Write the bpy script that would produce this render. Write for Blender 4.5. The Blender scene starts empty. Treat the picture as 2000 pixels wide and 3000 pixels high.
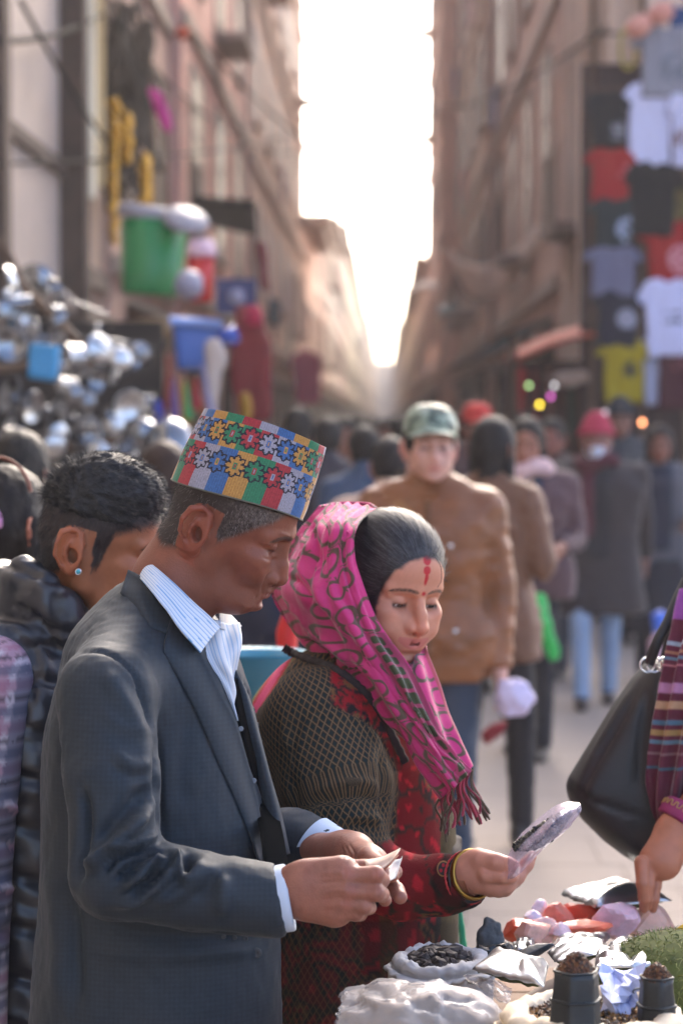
import bpy, bmesh, math, random, time
import numpy as np
from mathutils import Vector, Matrix
from mathutils.bvhtree import BVHTree
T0 = time.time()
SC = bpy.context.scene
COL = SC.collection
random.seed(7)
RNG = np.random.default_rng(11)

# ---------------------------------------------------------------- camera, sky, sun, exposure
F, CX, CY = 7083.0, 1000.0, 1500.0          # focal length and centre of the 2000 x 3000 photograph
EYE = np.array([0.0, 0.0, 1.60])
YAW, PIT = 130 / F, 270 / F
FW = np.array([-math.sin(YAW) * math.cos(PIT), math.cos(YAW) * math.cos(PIT), -math.sin(PIT)])
RT = np.array([math.cos(YAW), math.sin(YAW), 0.0])
UP = np.cross(RT, FW)
cam_data = bpy.data.cameras.new('camera')
cam = bpy.data.objects.new('camera', cam_data)
COL.objects.link(cam)
cam.matrix_world = Matrix(((RT[0], UP[0], -FW[0], EYE[0]), (RT[1], UP[1], -FW[1], EYE[1]),
                           (RT[2], UP[2], -FW[2], EYE[2]), (0, 0, 0, 1)))
cam_data.sensor_fit = 'VERTICAL'
cam_data.sensor_height = 36
cam_data.sensor_width = 24
cam_data.lens = F * 36 / 3000
cam_data.clip_start = 0.1
cam_data.clip_end = 3000
cam_data.dof.use_dof = True
cam_data.dof.focus_distance = 3.26
cam_data.dof.aperture_fstop = 4.3
SC.camera = cam

world = bpy.data.worlds.new('World')
SC.world = world
world.use_nodes = True
wn = world.node_tree
wn.nodes.clear()
w_out = wn.nodes.new('ShaderNodeOutputWorld')
w_bg = wn.nodes.new('ShaderNodeBackground')
w_sky = wn.nodes.new('ShaderNodeTexSky')
w_sky.sky_type = 'NISHITA'
w_sky.sun_disc = False
SUN_EL, SUN_ROT = math.radians(30), math.radians(12)   # beyond the end of the street
w_sky.sun_elevation = SUN_EL
w_sky.sun_rotation = SUN_ROT
w_sky.altitude = 1300
w_sky.air_density = 0.6
w_sky.dust_density = 9.0
w_sky.ozone_density = 0.0
w_bg.inputs['Strength'].default_value = 0.15
wn.links.new(w_sky.outputs[0], w_bg.inputs[0])
wn.links.new(w_bg.outputs[0], w_out.inputs[0])
sun_data = bpy.data.lights.new('sun', 'SUN')
sun_data.energy = 0.5
sun_data.angle = math.radians(30)
sun_data.color = (1.0, 0.9, 0.76)
sun = bpy.data.objects.new('sun', sun_data)
COL.objects.link(sun)
sd = Vector((math.sin(SUN_ROT) * math.cos(SUN_EL), math.cos(SUN_ROT) * math.cos(SUN_EL), math.sin(SUN_EL)))
sun.rotation_euler = (-sd).to_track_quat('-Z', 'Y').to_euler()
SC.view_settings.view_transform = 'Standard'
SC.view_settings.look = 'None'
SC.view_settings.gamma = 1
SC.view_settings.use_curve_mapping = False
SC.view_settings.exposure = 2.7
SC.cycles.max_bounces = 9
SC.cycles.diffuse_bounces = 7
SC.cycles.transparent_max_bounces = 12
SC.cycles.caustics_reflective = False
SC.cycles.caustics_refractive = False

# ---------------------------------------------------------------- helpers
def P(px, py, d):
    """world point seen at photo pixel (px, py) at depth d metres"""
    px, py, d = np.asarray(px, float), np.asarray(py, float), np.asarray(d, float)
    return EYE + d[..., None] * (FW + RT * ((px - CX) / F)[..., None] + UP * ((CY - py) / F)[..., None])
def PL(pts):
    a = np.array(pts, float)
    return P(a[..., 0], a[..., 1], a[..., 2])
def proj(V):
    q = V - EYE
    d = q @ FW
    return CX + F * (q @ RT) / d, CY - F * (q @ UP) / d, d
def lin(*c):
    if len(c) == 1:
        h = c[0]
        c = [int(h[i:i + 2], 16) / 255 for i in (0, 2, 4)]
    return tuple(x / 12.92 if x <= .04045 else ((x + .055) / 1.055) ** 2.4 for x in c)

def tag(o, label=None, cat=None, group=None, kind=None):
    if label: o['label'] = label
    if cat: o['category'] = cat
    if group: o['group'] = group
    if kind: o['kind'] = kind
    return o
def empty(name, loc=(0, 0, 0), label=None, cat=None, group=None):
    o = bpy.data.objects.new(name, None)
    COL.objects.link(o)
    o.location = tuple(loc)
    o.empty_display_size = .1
    return tag(o, label, cat, group)
def mesh(name, V, Fs, mat, parent=None, smooth=True, col=None, uv=None, ccol=None, solid=0, offset=-1, sharp=None):
    """one mesh object; V world coordinates; Fs array (n,3|4) or list of such arrays"""
    V = np.asarray(V, np.float32).reshape(-1, 3)
    if isinstance(Fs, np.ndarray): Fs = [Fs]
    org = np.zeros(3)
    if parent is not None:
        org = np.array(parent.matrix_basis.translation if parent.parent is None else parent['_o'])
    else:
        org = np.array([V[:, 0].mean(), V[:, 1].mean(), V[:, 2].min()])
    me = bpy.data.meshes.new(name)
    me.vertices.add(len(V))
    me.vertices.foreach_set('co', (V - org).astype(np.float32).ravel())
    loops = np.concatenate([np.asarray(f, np.int32).ravel() for f in Fs])
    sizes = np.concatenate([np.full(len(f), np.asarray(f).shape[1], np.int32) for f in Fs])
    starts = np.concatenate([[0], np.cumsum(sizes)[:-1]]).astype(np.int32)
    me.loops.add(len(loops)); me.polygons.add(len(sizes))
    me.loops.foreach_set('vertex_index', loops)
    me.polygons.foreach_set('loop_start', starts)
    me.polygons.foreach_set('loop_total', sizes)
    me.polygons.foreach_set('use_smooth', np.full(len(sizes), bool(smooth)))
    me.update(calc_edges=True)
    me.validate()
    if col is not None:
        a = me.color_attributes.new('Col', 'FLOAT_COLOR', 'POINT')
        c4 = np.ones((len(V), 4), np.float32); c4[:, :3] = col
        a.data.foreach_set('color', c4.ravel())
    if ccol is not None:       # one colour per face
        a = me.color_attributes.new('Col', 'FLOAT_COLOR', 'CORNER')
        c4 = np.ones((len(sizes), 4), np.float32); c4[:, :3] = ccol
        a.data.foreach_set('color', np.repeat(c4, sizes, 0).ravel())
    if uv is not None:
        l = me.uv_layers.new(name='UVMap')
        l.data.foreach_set('uv', np.asarray(uv, np.float32)[loops].ravel())
    if mat is not None: me.materials.append(mat)
    o = bpy.data.objects.new(name, me)
    COL.objects.link(o)
    if parent is not None:
        o.parent = parent
    else:
        o.location = org.tolist()
    o['_o'] = org.tolist()
    if solid:
        m = o.modifiers.new('thickness', 'SOLIDIFY'); m.thickness = solid; m.offset = offset
    return o
def sub(o, par):
    """make a part (already under the thing) a sub-part of one of its parts"""
    o.parent = par
    o.location = (np.array(o['_o']) * 0).tolist()
    return o
def moved(V, M):
    M = np.array(M)
    return V @ M[:3, :3].T + M[:3, 3]
def translucent(m, f=.5):
    """thin cloth that lets light through"""
    nt = m.node_tree; b = nt.nodes['Principled BSDF']; out = [n for n in nt.nodes if n.type == 'OUTPUT_MATERIAL'][0]
    t = nt.nodes.new('ShaderNodeBsdfTranslucent'); mx = nt.nodes.new('ShaderNodeMixShader'); mx.inputs[0].default_value = f
    for l in list(nt.links):
        if l.to_socket == b.inputs['Base Color']: nt.links.new(l.from_socket, t.inputs[0])
    nt.links.new(b.outputs[0], mx.inputs[1]); nt.links.new(t.outputs[0], mx.inputs[2]); nt.links.new(mx.outputs[0], out.inputs[0])
    return m
def copy_tree(o, parent=None):
    c = o.copy(); COL.objects.link(c)
    if parent is not None: c.parent = parent
    for ch in list(o.children): copy_tree(ch, c)
    return c
def join(*parts):
    """merge [(V,F),...]"""
    Vs, Fs, n = [], [], 0
    for V, Fc in parts:
        Fl = [Fc] if isinstance(Fc, np.ndarray) else Fc
        for f in Fl: Fs.append(np.asarray(f) + n)
        Vs.append(V); n += len(V)
    by = {}
    for f in Fs: by.setdefault(f.shape[1], []).append(f)
    return np.concatenate(Vs), [np.concatenate(v) for v in by.values()]

# ---- value noise on arrays of points
_tab = RNG.random((32, 32, 32)).astype(np.float32)
def noise(p, s=1.0, oct=1):
    out = 0; amp = 1; tot = 0
    for o in range(oct):
        q = np.asarray(p, np.float64) / s * 2 ** o + 7.3 * o
        i = np.floor(q).astype(int); f = q - i; f = f * f * (3 - 2 * f)
        r = 0
        for dx in (0, 1):
            for dy in (0, 1):
                for dz in (0, 1):
                    w = (f[..., 0] if dx else 1 - f[..., 0]) * (f[..., 1] if dy else 1 - f[..., 1]) * (f[..., 2] if dz else 1 - f[..., 2])
                    r = r + w * _tab[(i[..., 0] + dx) % 32, (i[..., 1] + dy) % 32, (i[..., 2] + dz) % 32]
        out = out + amp * r; tot += amp; amp *= .5
    return out / tot * 2 - 1
def sstep(a, b, x):
    t = np.clip((x - a) / (b - a), 0, 1)
    return t * t * (3 - 2 * t)

# ---- implicit volume with smooth unions, meshed by surface nets
class Vol:
    def __init__(s, lo, hi, h):
        s.h = h; s.lo = np.array(lo, float)
        s.n = np.ceil((np.array(hi) - s.lo) / h).astype(int) + 1
        s.ax = [s.lo[i] + h * np.arange(s.n[i]) for i in range(3)]
        s.D = np.ones(s.n, np.float32)
    def _r(s, lo, hi, m):
        a = np.clip(np.floor((np.array(lo) - m - s.lo) / s.h).astype(int), 0, s.n)
        b = np.clip(np.ceil((np.array(hi) + m - s.lo) / s.h).astype(int) + 1, 0, s.n)
        sl = tuple(slice(a[i], b[i]) for i in range(3))
        return sl, [s.ax[0][sl[0]][:, None, None], s.ax[1][sl[1]][None, :, None], s.ax[2][sl[2]][None, None, :]]
    def put(s, sl, d, k, op):
        A = s.D[sl]
        d = d.astype(np.float32) if hasattr(d, 'astype') else d
        if op == 'u':
            if k > 0:
                hh = np.maximum(k - np.abs(A - d), 0) / k
                s.D[sl] = np.minimum(A, d) - hh * hh * k * .25
            else: s.D[sl] = np.minimum(A, d)
        else:
            B = -d if op == 's' else d
            if k > 0:
                hh = np.maximum(k - np.abs(A - B), 0) / k
                s.D[sl] = np.maximum(A, B) + hh * hh * k * .25
            else: s.D[sl] = np.maximum(A, B)
    def ell(s, c, r, R=None, k=.01, op='u'):
        c = np.array(c, float); r = np.array(r, float) * np.ones(3)
        m = max(r) if R is not None else r
        sl, (x, y, z) = s._r(c - m, c + m, k + 3 * s.h)
        x = x - c[0]; y = y - c[1]; z = z - c[2]
        if R is not None:
            R = np.array(R)[:3, :3]
            x, y, z = (x * R[0, i] + y * R[1, i] + z * R[2, i] for i in range(3))
        k0 = np.sqrt((x / r[0]) ** 2 + (y / r[1]) ** 2 + (z / r[2]) ** 2) + 1e-9
        k1 = np.sqrt((x / r[0] ** 2) ** 2 + (y / r[1] ** 2) ** 2 + (z / r[2] ** 2) ** 2) + 1e-9
        s.put(sl, k0 * (k0 - 1) / k1, k, op)
        return s
    def cap(s, a, b, ra, rb=None, k=.01, op='u', flat=None, ff=1.0):
        """tapered capsule; flat = direction in which it is thinner by ff"""
        rb = ra if rb is None else rb
        a = np.array(a, float); b = np.array(b, float)
        rm = max(ra, rb) * max(1, ff)
        sl, (x, y, z) = s._r(np.minimum(a, b) - rm, np.maximum(a, b) + rm, k + 3 * s.h)
        ab = b - a; L = ab @ ab + 1e-12
        t = np.clip(((x - a[0]) * ab[0] + (y - a[1]) * ab[1] + (z - a[2]) * ab[2]) / L, 0, 1)
        dx = x - a[0] - t * ab[0]; dy = y - a[1] - t * ab[1]; dz = z - a[2] - t * ab[2]
        d2 = dx * dx + dy * dy + dz * dz
        if flat is not None:
            f = np.array(flat, float); f = f / np.linalg.norm(f)
            w = dx * f[0] + dy * f[1] + dz * f[2]
            d2 = d2 + w * w * (1 / ff ** 2 - 1)
        s.put(sl, np.sqrt(d2) - (ra + (rb - ra) * t), k, op)
        return s
    def tube(s, pts, rad, k=.01, **kw):
        rad = np.ones(len(pts)) * rad
        for i in range(len(pts) - 1): s.cap(pts[i], pts[i + 1], rad[i], rad[i + 1], k, **kw)
        return s
    def loft(s, z, cx, cy, rx, ry, rot=0, p=2.3, k=.02, op='u', cap_r=0):
        """stack of superellipses along z"""
        z = np.array(z, float); o = np.argsort(z)
        f = lambda v: (np.ones(len(z)) * v)[o]
        z0, cx, cy, rx, ry = z[o], f(cx), f(cy), f(rx), f(ry)
        m = max(rx.max(), ry.max())
        sl, (x, y, zz) = s._r((cx.min() - m, cy.min() - m, z0[0]), (cx.max() + m, cy.max() + m, z0[-1]), k + 3 * s.h)
        g = lambda v: csp(z0, v, zz)
        dx, dy = x - g(cx), y - g(cy)
        c, sn = math.cos(rot), math.sin(rot)
        dx, dy = dx * c + dy * sn, -dx * sn + dy * c
        RX, RY = np.maximum(g(rx), 1e-3), np.maximum(g(ry), 1e-3)
        d = ((np.abs(dx / RX) ** p + np.abs(dy / RY) ** p) ** (1 / p) - 1) * np.minimum(RX, RY)
        d = np.maximum(d, np.maximum(z0[0] - zz, zz - z0[-1]))
        s.put(sl, d, k, op)
        return s
    def all(s):
        return tuple(slice(0, n) for n in s.n), [s.ax[0][:, None, None], s.ax[1][None, :, None], s.ax[2][None, None, :]]
    def pts(s):
        return np.stack(np.meshgrid(*s.ax, indexing='ij'), -1)
    def net(s, smooth=1):
        D = s.D; ins = D < 0
        n = s.n
        cnt = np.zeros(n - 1, np.int8)
        for a in (0, 1):
            for b in (0, 1):
                for c in (0, 1):
                    cnt += ins[a:n[0] - 1 + a, b:n[1] - 1 + b, c:n[2] - 1 + c]
        act = np.argwhere((cnt > 0) & (cnt < 8))
        cr = [(a, b, c) for a in (0, 1) for b in (0, 1) for c in (0, 1)]
        vals = np.stack([D[act[:, 0] + a, act[:, 1] + b, act[:, 2] + c] for a, b, c in cr], 1)
        acc = np.zeros((len(act), 3)); num = np.zeros(len(act))
        C = np.array(cr, float)
        for i in range(8):
            for j in range(i + 1, 8):
                if abs(C[i] - C[j]).sum() != 1: continue
                va, vb = vals[:, i], vals[:, j]
                m = (va < 0) != (vb < 0)
                t = np.where(m, va / np.where(m, va - vb, 1), 0)
                acc[m] += (C[i] + t[:, None] * (C[j] - C[i]))[m]
                num += m
        V = s.lo + s.h * (act + acc / num[:, None])
        idx = -np.ones(n - 1, np.int32); idx[tuple(act.T)] = np.arange(len(act))
        Q = []
        for ax in range(3):
            u, v = (ax + 1) % 3, (ax + 2) % 3
            sa = [slice(None)] * 3; sb = [slice(None)] * 3
            sa[ax] = slice(0, n[ax] - 1); sb[ax] = slice(1, n[ax])
            A, B = ins[tuple(sa)], ins[tuple(sb)]
            e = np.argwhere(A != B)
            e = e[(e[:, u] > 0) & (e[:, v] > 0) & (e[:, u] < n[u] - 1) & (e[:, v] < n[v] - 1)]
            eu = np.zeros(3, int); eu[u] = 1; ev = np.zeros(3, int); ev[v] = 1
            q = np.stack([idx[tuple((e - eu - ev).T)], idx[tuple((e - ev).T)], idx[tuple(e.T)], idx[tuple((e - eu).T)]], 1)
            fl = ~A[tuple(e.T)]
            q[fl] = q[fl][:, ::-1]
            Q.append(q)
        Q = np.concatenate(Q); Q = Q[(Q >= 0).all(1)]
        if smooth: V = lap(V, Q, smooth)
        return V, Q
def lap(V, Q, it=1, w=.5):
    for _ in range(it):
        S = np.zeros_like(V); c = np.zeros(len(V))
        for i in range(Q.shape[1]):
            a, b = Q[:, i], Q[:, (i + 1) % Q.shape[1]]
            for k in range(3):
                S[:, k] += np.bincount(a, V[b, k], len(V)) + np.bincount(b, V[a, k], len(V))
            c += np.bincount(a, minlength=len(V)) + np.bincount(b, minlength=len(V))
        V = V * (1 - w) + w * S / np.maximum(c, 1)[:, None]
    return V
def vnorm(V, Q):
    N = np.zeros_like(V)
    Qs = [Q] if isinstance(Q, np.ndarray) else Q
    for q in Qs:
        n = np.cross(V[q[:, 2]] - V[q[:, 0]], V[q[:, -1]] - V[q[:, 1]])
        for i in range(q.shape[1]):
            for k in range(3): N[:, k] += np.bincount(q[:, i], n[:, k], len(V))
    return N / (np.linalg.norm(N, axis=1) + 1e-12)[:, None]
def csp(x0, y0, x):
    """smooth monotone-ish cubic interpolation"""
    x0 = np.asarray(x0, float); y0 = np.asarray(y0, float)
    if len(x0) < 3: return np.interp(x, x0, y0)
    m = np.gradient(y0, x0)
    i = np.clip(np.searchsorted(x0, x) - 1, 0, len(x0) - 2)
    h = x0[i + 1] - x0[i]; t = np.clip((x - x0[i]) / h, 0, 1)
    return ((2 * t**3 - 3 * t**2 + 1) * y0[i] + (t**3 - 2 * t**2 + t) * h * m[i] + (-2 * t**3 + 3 * t**2) * y0[i + 1] + (t**3 - t**2) * h * m[i + 1])
def cr(pts, n, closed=False):
    """Catmull-Rom resample of control points along axis 0"""
    p = np.asarray(pts, float); m = len(p)
    if closed:
        t = np.linspace(0, m, n, endpoint=False)
        i = np.floor(t).astype(int); f = t - i
        g = lambda k: p[(i + k) % m]
    else:
        t = np.linspace(0, m - 1, n); i = np.minimum(np.floor(t).astype(int), m - 2); f = t - i
        e = np.concatenate([[2 * p[0] - p[1]], p, [2 * p[-1] - p[-2]]])
        g = lambda k: e[i + k + 1]
    f = f.reshape((-1,) + (1,) * (p.ndim - 1))
    a, b, c, d = g(-1), g(0), g(1), g(2)
    return .5 * (2 * b + (c - a) * f + (2 * a - 5 * b + 4 * c - d) * f**2 + (3 * b - a - 3 * c + d) * f**3)
def patch(grid, nu, nv, cu=False, cv=False):
    """bicubic surface through a control grid (R,C,3) -> V, quads, uv"""
    g = cr(grid, nu, cu)
    g = np.swapaxes(cr(np.swapaxes(g, 0, 1), nv, cv), 0, 1)
    return gridmesh(g, cu, cv)
def gridmesh(g, cu=False, cv=False):
    nu, nv = g.shape[:2]
    id_ = np.arange(nu * nv).reshape(nu, nv)
    if cu: id_ = np.concatenate([id_, id_[:1]])
    if cv: id_ = np.concatenate([id_, id_[:, :1]], 1)
    q = np.stack([id_[:-1, :-1], id_[1:, :-1], id_[1:, 1:], id_[:-1, 1:]], -1).reshape(-1, 4)
    u, v = np.meshgrid(np.linspace(0, 1, nu), np.linspace(0, 1, nv), indexing='ij')
    return g.reshape(-1, 3), q, np.stack([u.ravel(), v.ravel()], 1)
def tube_mesh(pts, rad, ns=8, capped=True):
    """swept tube along pts (n,3)"""
    p = np.asarray(pts, float); n = len(p); rad = np.ones(n) * rad
    t = np.gradient(p, axis=0); t /= np.linalg.norm(t, axis=1)[:, None] + 1e-12
    ref = np.array([0, 0, 1.]) if abs(t[0][2]) < .9 else np.array([1., 0, 0])
    A = []
    u = np.cross(t[0], ref); u /= np.linalg.norm(u)
    for i in range(n):
        u = u - t[i] * (u @ t[i]); u /= np.linalg.norm(u) + 1e-12
        A.append((u, np.cross(t[i], u)))
    an = np.linspace(0, 2 * math.pi, ns, endpoint=False)
    g = np.stack([p[i] + rad[i] * (np.cos(an)[:, None] * A[i][0] + np.sin(an)[:, None] * A[i][1]) for i in range(n)])
    V, q, _ = gridmesh(g, False, True)
    q = q[:, ::-1]
    if not capped: return V, q
    k = len(V)
    V = np.concatenate([V, p[:1], p[-1:]])
    r = np.arange(ns); r2 = (r + 1) % ns
    t1 = np.stack([np.full(ns, k), r2, r], 1); t2 = np.stack([np.full(ns, k + 1), (n - 1) * ns + r, (n - 1) * ns + r2], 1)
    return V, [q, np.concatenate([t1, t2])[:, ::-1]]
def box(c, s, R=None, bev=0):
    """box centre c, full size s -> V,Q"""
    s = np.array(s, float) / 2
    V = np.array([(x, y, z) for x in (-1, 1) for y in (-1, 1) for z in (-1, 1)], float) * s
    if R is not None: V = V @ np.array(R)[:3, :3].T
    Q = np.array([(0, 1, 3, 2), (4, 6, 7, 5), (0, 4, 5, 1), (2, 3, 7, 6), (0, 2, 6, 4), (1, 5, 7, 3)])
    return V + np.array(c), Q
def lathe(prof, ns=24, c=(0, 0, 0), R=None, sx=1, sy=1):
    """profile [(r,z)] revolved"""
    prof = np.array(prof, float); an = np.linspace(0, 2 * math.pi, ns, endpoint=False)
    g = np.stack([np.stack([r * np.cos(an) * sx, r * np.sin(an) * sy, np.full(ns, z)], 1) for r, z in prof])
    V, q, uv = gridmesh(g, False, True)
    if R is not None: V = V @ np.array(R)[:3, :3].T
    return V + np.array(c), q[:, ::-1]
def eul(rx, ry, rz):
    return np.array((Matrix.Rotation(math.radians(rz), 3, 'Z') @ Matrix.Rotation(math.radians(ry), 3, 'Y') @ Matrix.Rotation(math.radians(rx), 3, 'X')))
def segdist(x, y, poly):
    """distance from points to a 2D polyline and the parameter along it"""
    best = np.full(np.shape(x), 1e9); par = np.zeros(np.shape(x)); n = len(poly) - 1
    for i in range(n):
        ax, ay = poly[i][:2]; bx, by = poly[i + 1][:2]
        L = (bx - ax) ** 2 + (by - ay) ** 2 + 1e-9
        t = np.clip(((x - ax) * (bx - ax) + (y - ay) * (by - ay)) / L, 0, 1)
        d = np.hypot(x - ax - t * (bx - ax), y - ay - t * (by - ay))
        m = d < best
        best = np.where(m, d, best); par = np.where(m, (i + t) / n, par)
    return best, par
def folds(V, Q, lst, spread=1.0):
    """push the camera-facing side of a garment in and out along crease lines given in photo pixels: (polyline, width px, amplitude m)"""
    N = vnorm(V, Q)
    px, py, d = proj(V)
    view = (V - EYE) / np.linalg.norm(V - EYE, axis=1)[:, None]
    m = sstep(-.05, .35, -(N * view).sum(1))
    off = np.zeros(len(V))
    for poly, w, a in lst:
        if spread > 1 and 2330 < np.mean([q[1] for q in poly]) < 2700: a = a * 1.7
        pl = cr(np.array(poly, float), max(8, 5 * len(poly)))
        dd, t = segdist(px, py, pl)
        fade = sstep(0, .25, t) * sstep(0, .25, 1 - t)
        off += a * spread * np.exp(-(dd / w) ** 2) * (.15 + .85 * fade) * np.where(dd > 3 * w, 0, 1)
    return V + N * (off * m)[:, None]
def inpoly(x, y, poly):
    poly = np.array(poly, float)
    c = np.zeros(np.shape(x), bool); j = len(poly) - 1
    for i in range(len(poly)):
        xi, yi = poly[i]; xj, yj = poly[j]
        m = ((yi > y) != (yj > y)) & (x < (xj - xi) * (y - yi) / (yj - yi + 1e-12) + xi)
        c ^= m; j = i
    return c
def bvh(V, Q):
    return BVHTree.FromPolygons([tuple(v) for v in V.tolist()], [tuple(q) for q in Q.tolist()])
def lay_on(tree, grid2, off, dflt=None, lift=None, relax=2):
    """lay a 2-D pixel grid (R,C,2) as cloth on a surface: cast rays from the lens, keep `off` metres above it"""
    R, C = grid2.shape[:2]
    dep = np.full((R, C), np.nan)
    for i in range(R):
        for j in range(C):
            q = P(grid2[i, j, 0], grid2[i, j, 1], 1.0) - EYE
            h = tree.ray_cast(Vector(EYE), Vector(q / np.linalg.norm(q)))
            if h[0] is not None: dep[i, j] = (np.array(h[0]) - EYE) @ FW
    if dflt is not None: dep[np.isnan(dep)] = dflt
    for _ in range(60):                       # fill misses from neighbours
        if not np.isnan(dep).any(): break
        pd = np.pad(dep, 1, constant_values=np.nan)
        nb = np.stack([pd[:-2, 1:-1], pd[2:, 1:-1], pd[1:-1, :-2], pd[1:-1, 2:]])
        cnt = (~np.isnan(nb)).sum(0); sm = np.nansum(nb, 0)
        dep = np.where(np.isnan(dep) & (cnt > 0), sm / np.maximum(cnt, 1), dep)
    for _ in range(relax):                    # cloth bridges small hollows
        pd = np.pad(dep, 1, mode='edge')
        dep = (pd[:-2, 1:-1] + pd[2:, 1:-1] + pd[1:-1, :-2] + pd[1:-1, 2:] + 2 * dep) / 6
    o = off if lift is None else off + lift
    return P(grid2[..., 0], grid2[..., 1], dep - o)
def rails(a, b, nu, nv):
    """2-D or 3-D grid between two polylines"""
    A, B = cr(np.array(a, float), nu), cr(np.array(b, float), nu)
    t = np.linspace(0, 1, nv)[None, :, None]
    return A[:, None] * (1 - t) + B[:, None] * t

# ---- materials
_mats = {}
def mat(name, color=(.5, .5, .5), rough=.6, metal=0, spec=.5, attr=False, bump=0, bscale=300, bdist=.001, var=0, vscale=6,
        sheen=0, weave=0, wscale=900, sss=0, check=0, trans=0, alpha=1, emit=None, coat=0, rvar=0, aniso=None, ior=1.45, coords='Object'):
    if name in _mats: return _mats[name]
    m = bpy.data.materials.new(name); m.use_nodes = True
    nt = m.node_tree; N = nt.nodes; L = nt.links
    b = N['Principled BSDF']
    b.inputs['Roughness'].default_value = rough
    b.inputs['Metallic'].default_value = metal
    b.inputs['Specular IOR Level'].default_value = spec
    b.inputs['IOR'].default_value = ior
    b.inputs['Sheen Weight'].default_value = sheen
    b.inputs['Sheen Roughness'].default_value = .4
    b.inputs['Coat Weight'].default_value = coat
    b.inputs['Transmission Weight'].default_value = trans
    b.inputs['Alpha'].default_value = alpha
    if sss:
        b.inputs['Subsurface Weight'].default_value = sss
        b.inputs['Subsurface Radius'].default_value = (1, .35, .18)
        b.inputs['Subsurface Scale'].default_value = .006
    tc = N.new('ShaderNodeTexCoord')
    src = None
    if attr:
        at = N.new('ShaderNodeAttribute'); at.attribute_name = 'Col'; src = at.outputs['Color']
    else:
        rgb = N.new('ShaderNodeRGB'); rgb.outputs[0].default_value = (*color, 1); src = rgb.outputs[0]
    if var:
        nz = N.new('ShaderNodeTexNoise'); nz.inputs['Scale'].default_value = vscale; nz.inputs['Detail'].default_value = 6
        nz.inputs['Roughness'].default_value = .65
        L.new(tc.outputs[coords], nz.inputs['Vector'])
        mr = N.new('ShaderNodeMapRange'); mr.inputs['From Min'].default_value = .3; mr.inputs['From Max'].default_value = .7
        mr.inputs['To Min'].default_value = 1 - var; mr.inputs['To Max'].default_value = 1 + var
        L.new(nz.outputs[0], mr.inputs[0])
        mx = N.new('ShaderNodeMix'); mx.data_type = 'RGBA'; mx.blend_type = 'MULTIPLY'; mx.inputs[0].default_value = 1
        L.new(src, mx.inputs[6]); L.new(mr.outputs[0], mx.inputs[7]); src = mx.outputs[2]
        if rvar:
            m2 = N.new('ShaderNodeMapRange'); m2.inputs['To Min'].default_value = rough - rvar; m2.inputs['To Max'].default_value = rough + rvar
            L.new(nz.outputs[0], m2.inputs[0]); L.new(m2.outputs[0], b.inputs['Roughness'])
    if check:                     # faint woven check
        for d_ in ('X', 'Z'):
            wv = N.new('ShaderNodeTexWave'); wv.bands_direction = d_; wv.inputs['Scale'].default_value = check; wv.inputs['Distortion'].default_value = .6; wv.inputs['Detail Scale'].default_value = 3
            L.new(tc.outputs[coords], wv.inputs[0]); m3 = N.new('ShaderNodeMapRange'); m3.inputs['To Min'].default_value = .93; m3.inputs['To Max'].default_value = 1.06; L.new(wv.outputs[1], m3.inputs[0])
            m4 = N.new('ShaderNodeMix'); m4.data_type = 'RGBA'; m4.blend_type = 'MULTIPLY'; m4.inputs[0].default_value = 1
            L.new(src, m4.inputs[6]); L.new(m3.outputs[0], m4.inputs[7]); src = m4.outputs[2]
    L.new(src, b.inputs['Base Color'])
    if bump or weave:
        bp = N.new('ShaderNodeBump'); bp.inputs['Strength'].default_value = bump or weave; bp.inputs['Distance'].default_value = bdist
        if weave:
            w1 = N.new('ShaderNodeTexWave'); w1.inputs['Scale'].default_value = wscale; w1.bands_direction = 'Z'; w1.inputs['Distortion'].default_value = 1.5
            w2 = N.new('ShaderNodeTexWave'); w2.inputs['Scale'].default_value = wscale; w2.bands_direction = 'DIAGONAL'; w2.inputs['Distortion'].default_value = 1.5
            L.new(tc.outputs[coords], w1.inputs[0]); L.new(tc.outputs[coords], w2.inputs[0])
            ad = N.new('ShaderNodeMath'); ad.operation = 'ADD'; L.new(w1.outputs[1], ad.inputs[0]); L.new(w2.outputs[1], ad.inputs[1])
            L.new(ad.outputs[0], bp.inputs['Height'])
        else:
            n2 = N.new('ShaderNodeTexNoise'); n2.inputs['Scale'].default_value = bscale; n2.inputs['Detail'].default_value = 5
            L.new(tc.outputs[coords], n2.inputs['Vector']); L.new(n2.outputs[0], bp.inputs['Height'])
        L.new(bp.outputs[0], b.inputs['Normal'])
    if emit:
        b.inputs['Emission Color'].default_value = (*emit[:3], 1); b.inputs['Emission Strength'].default_value = emit[3]
    _mats[name] = m
    return m
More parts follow.
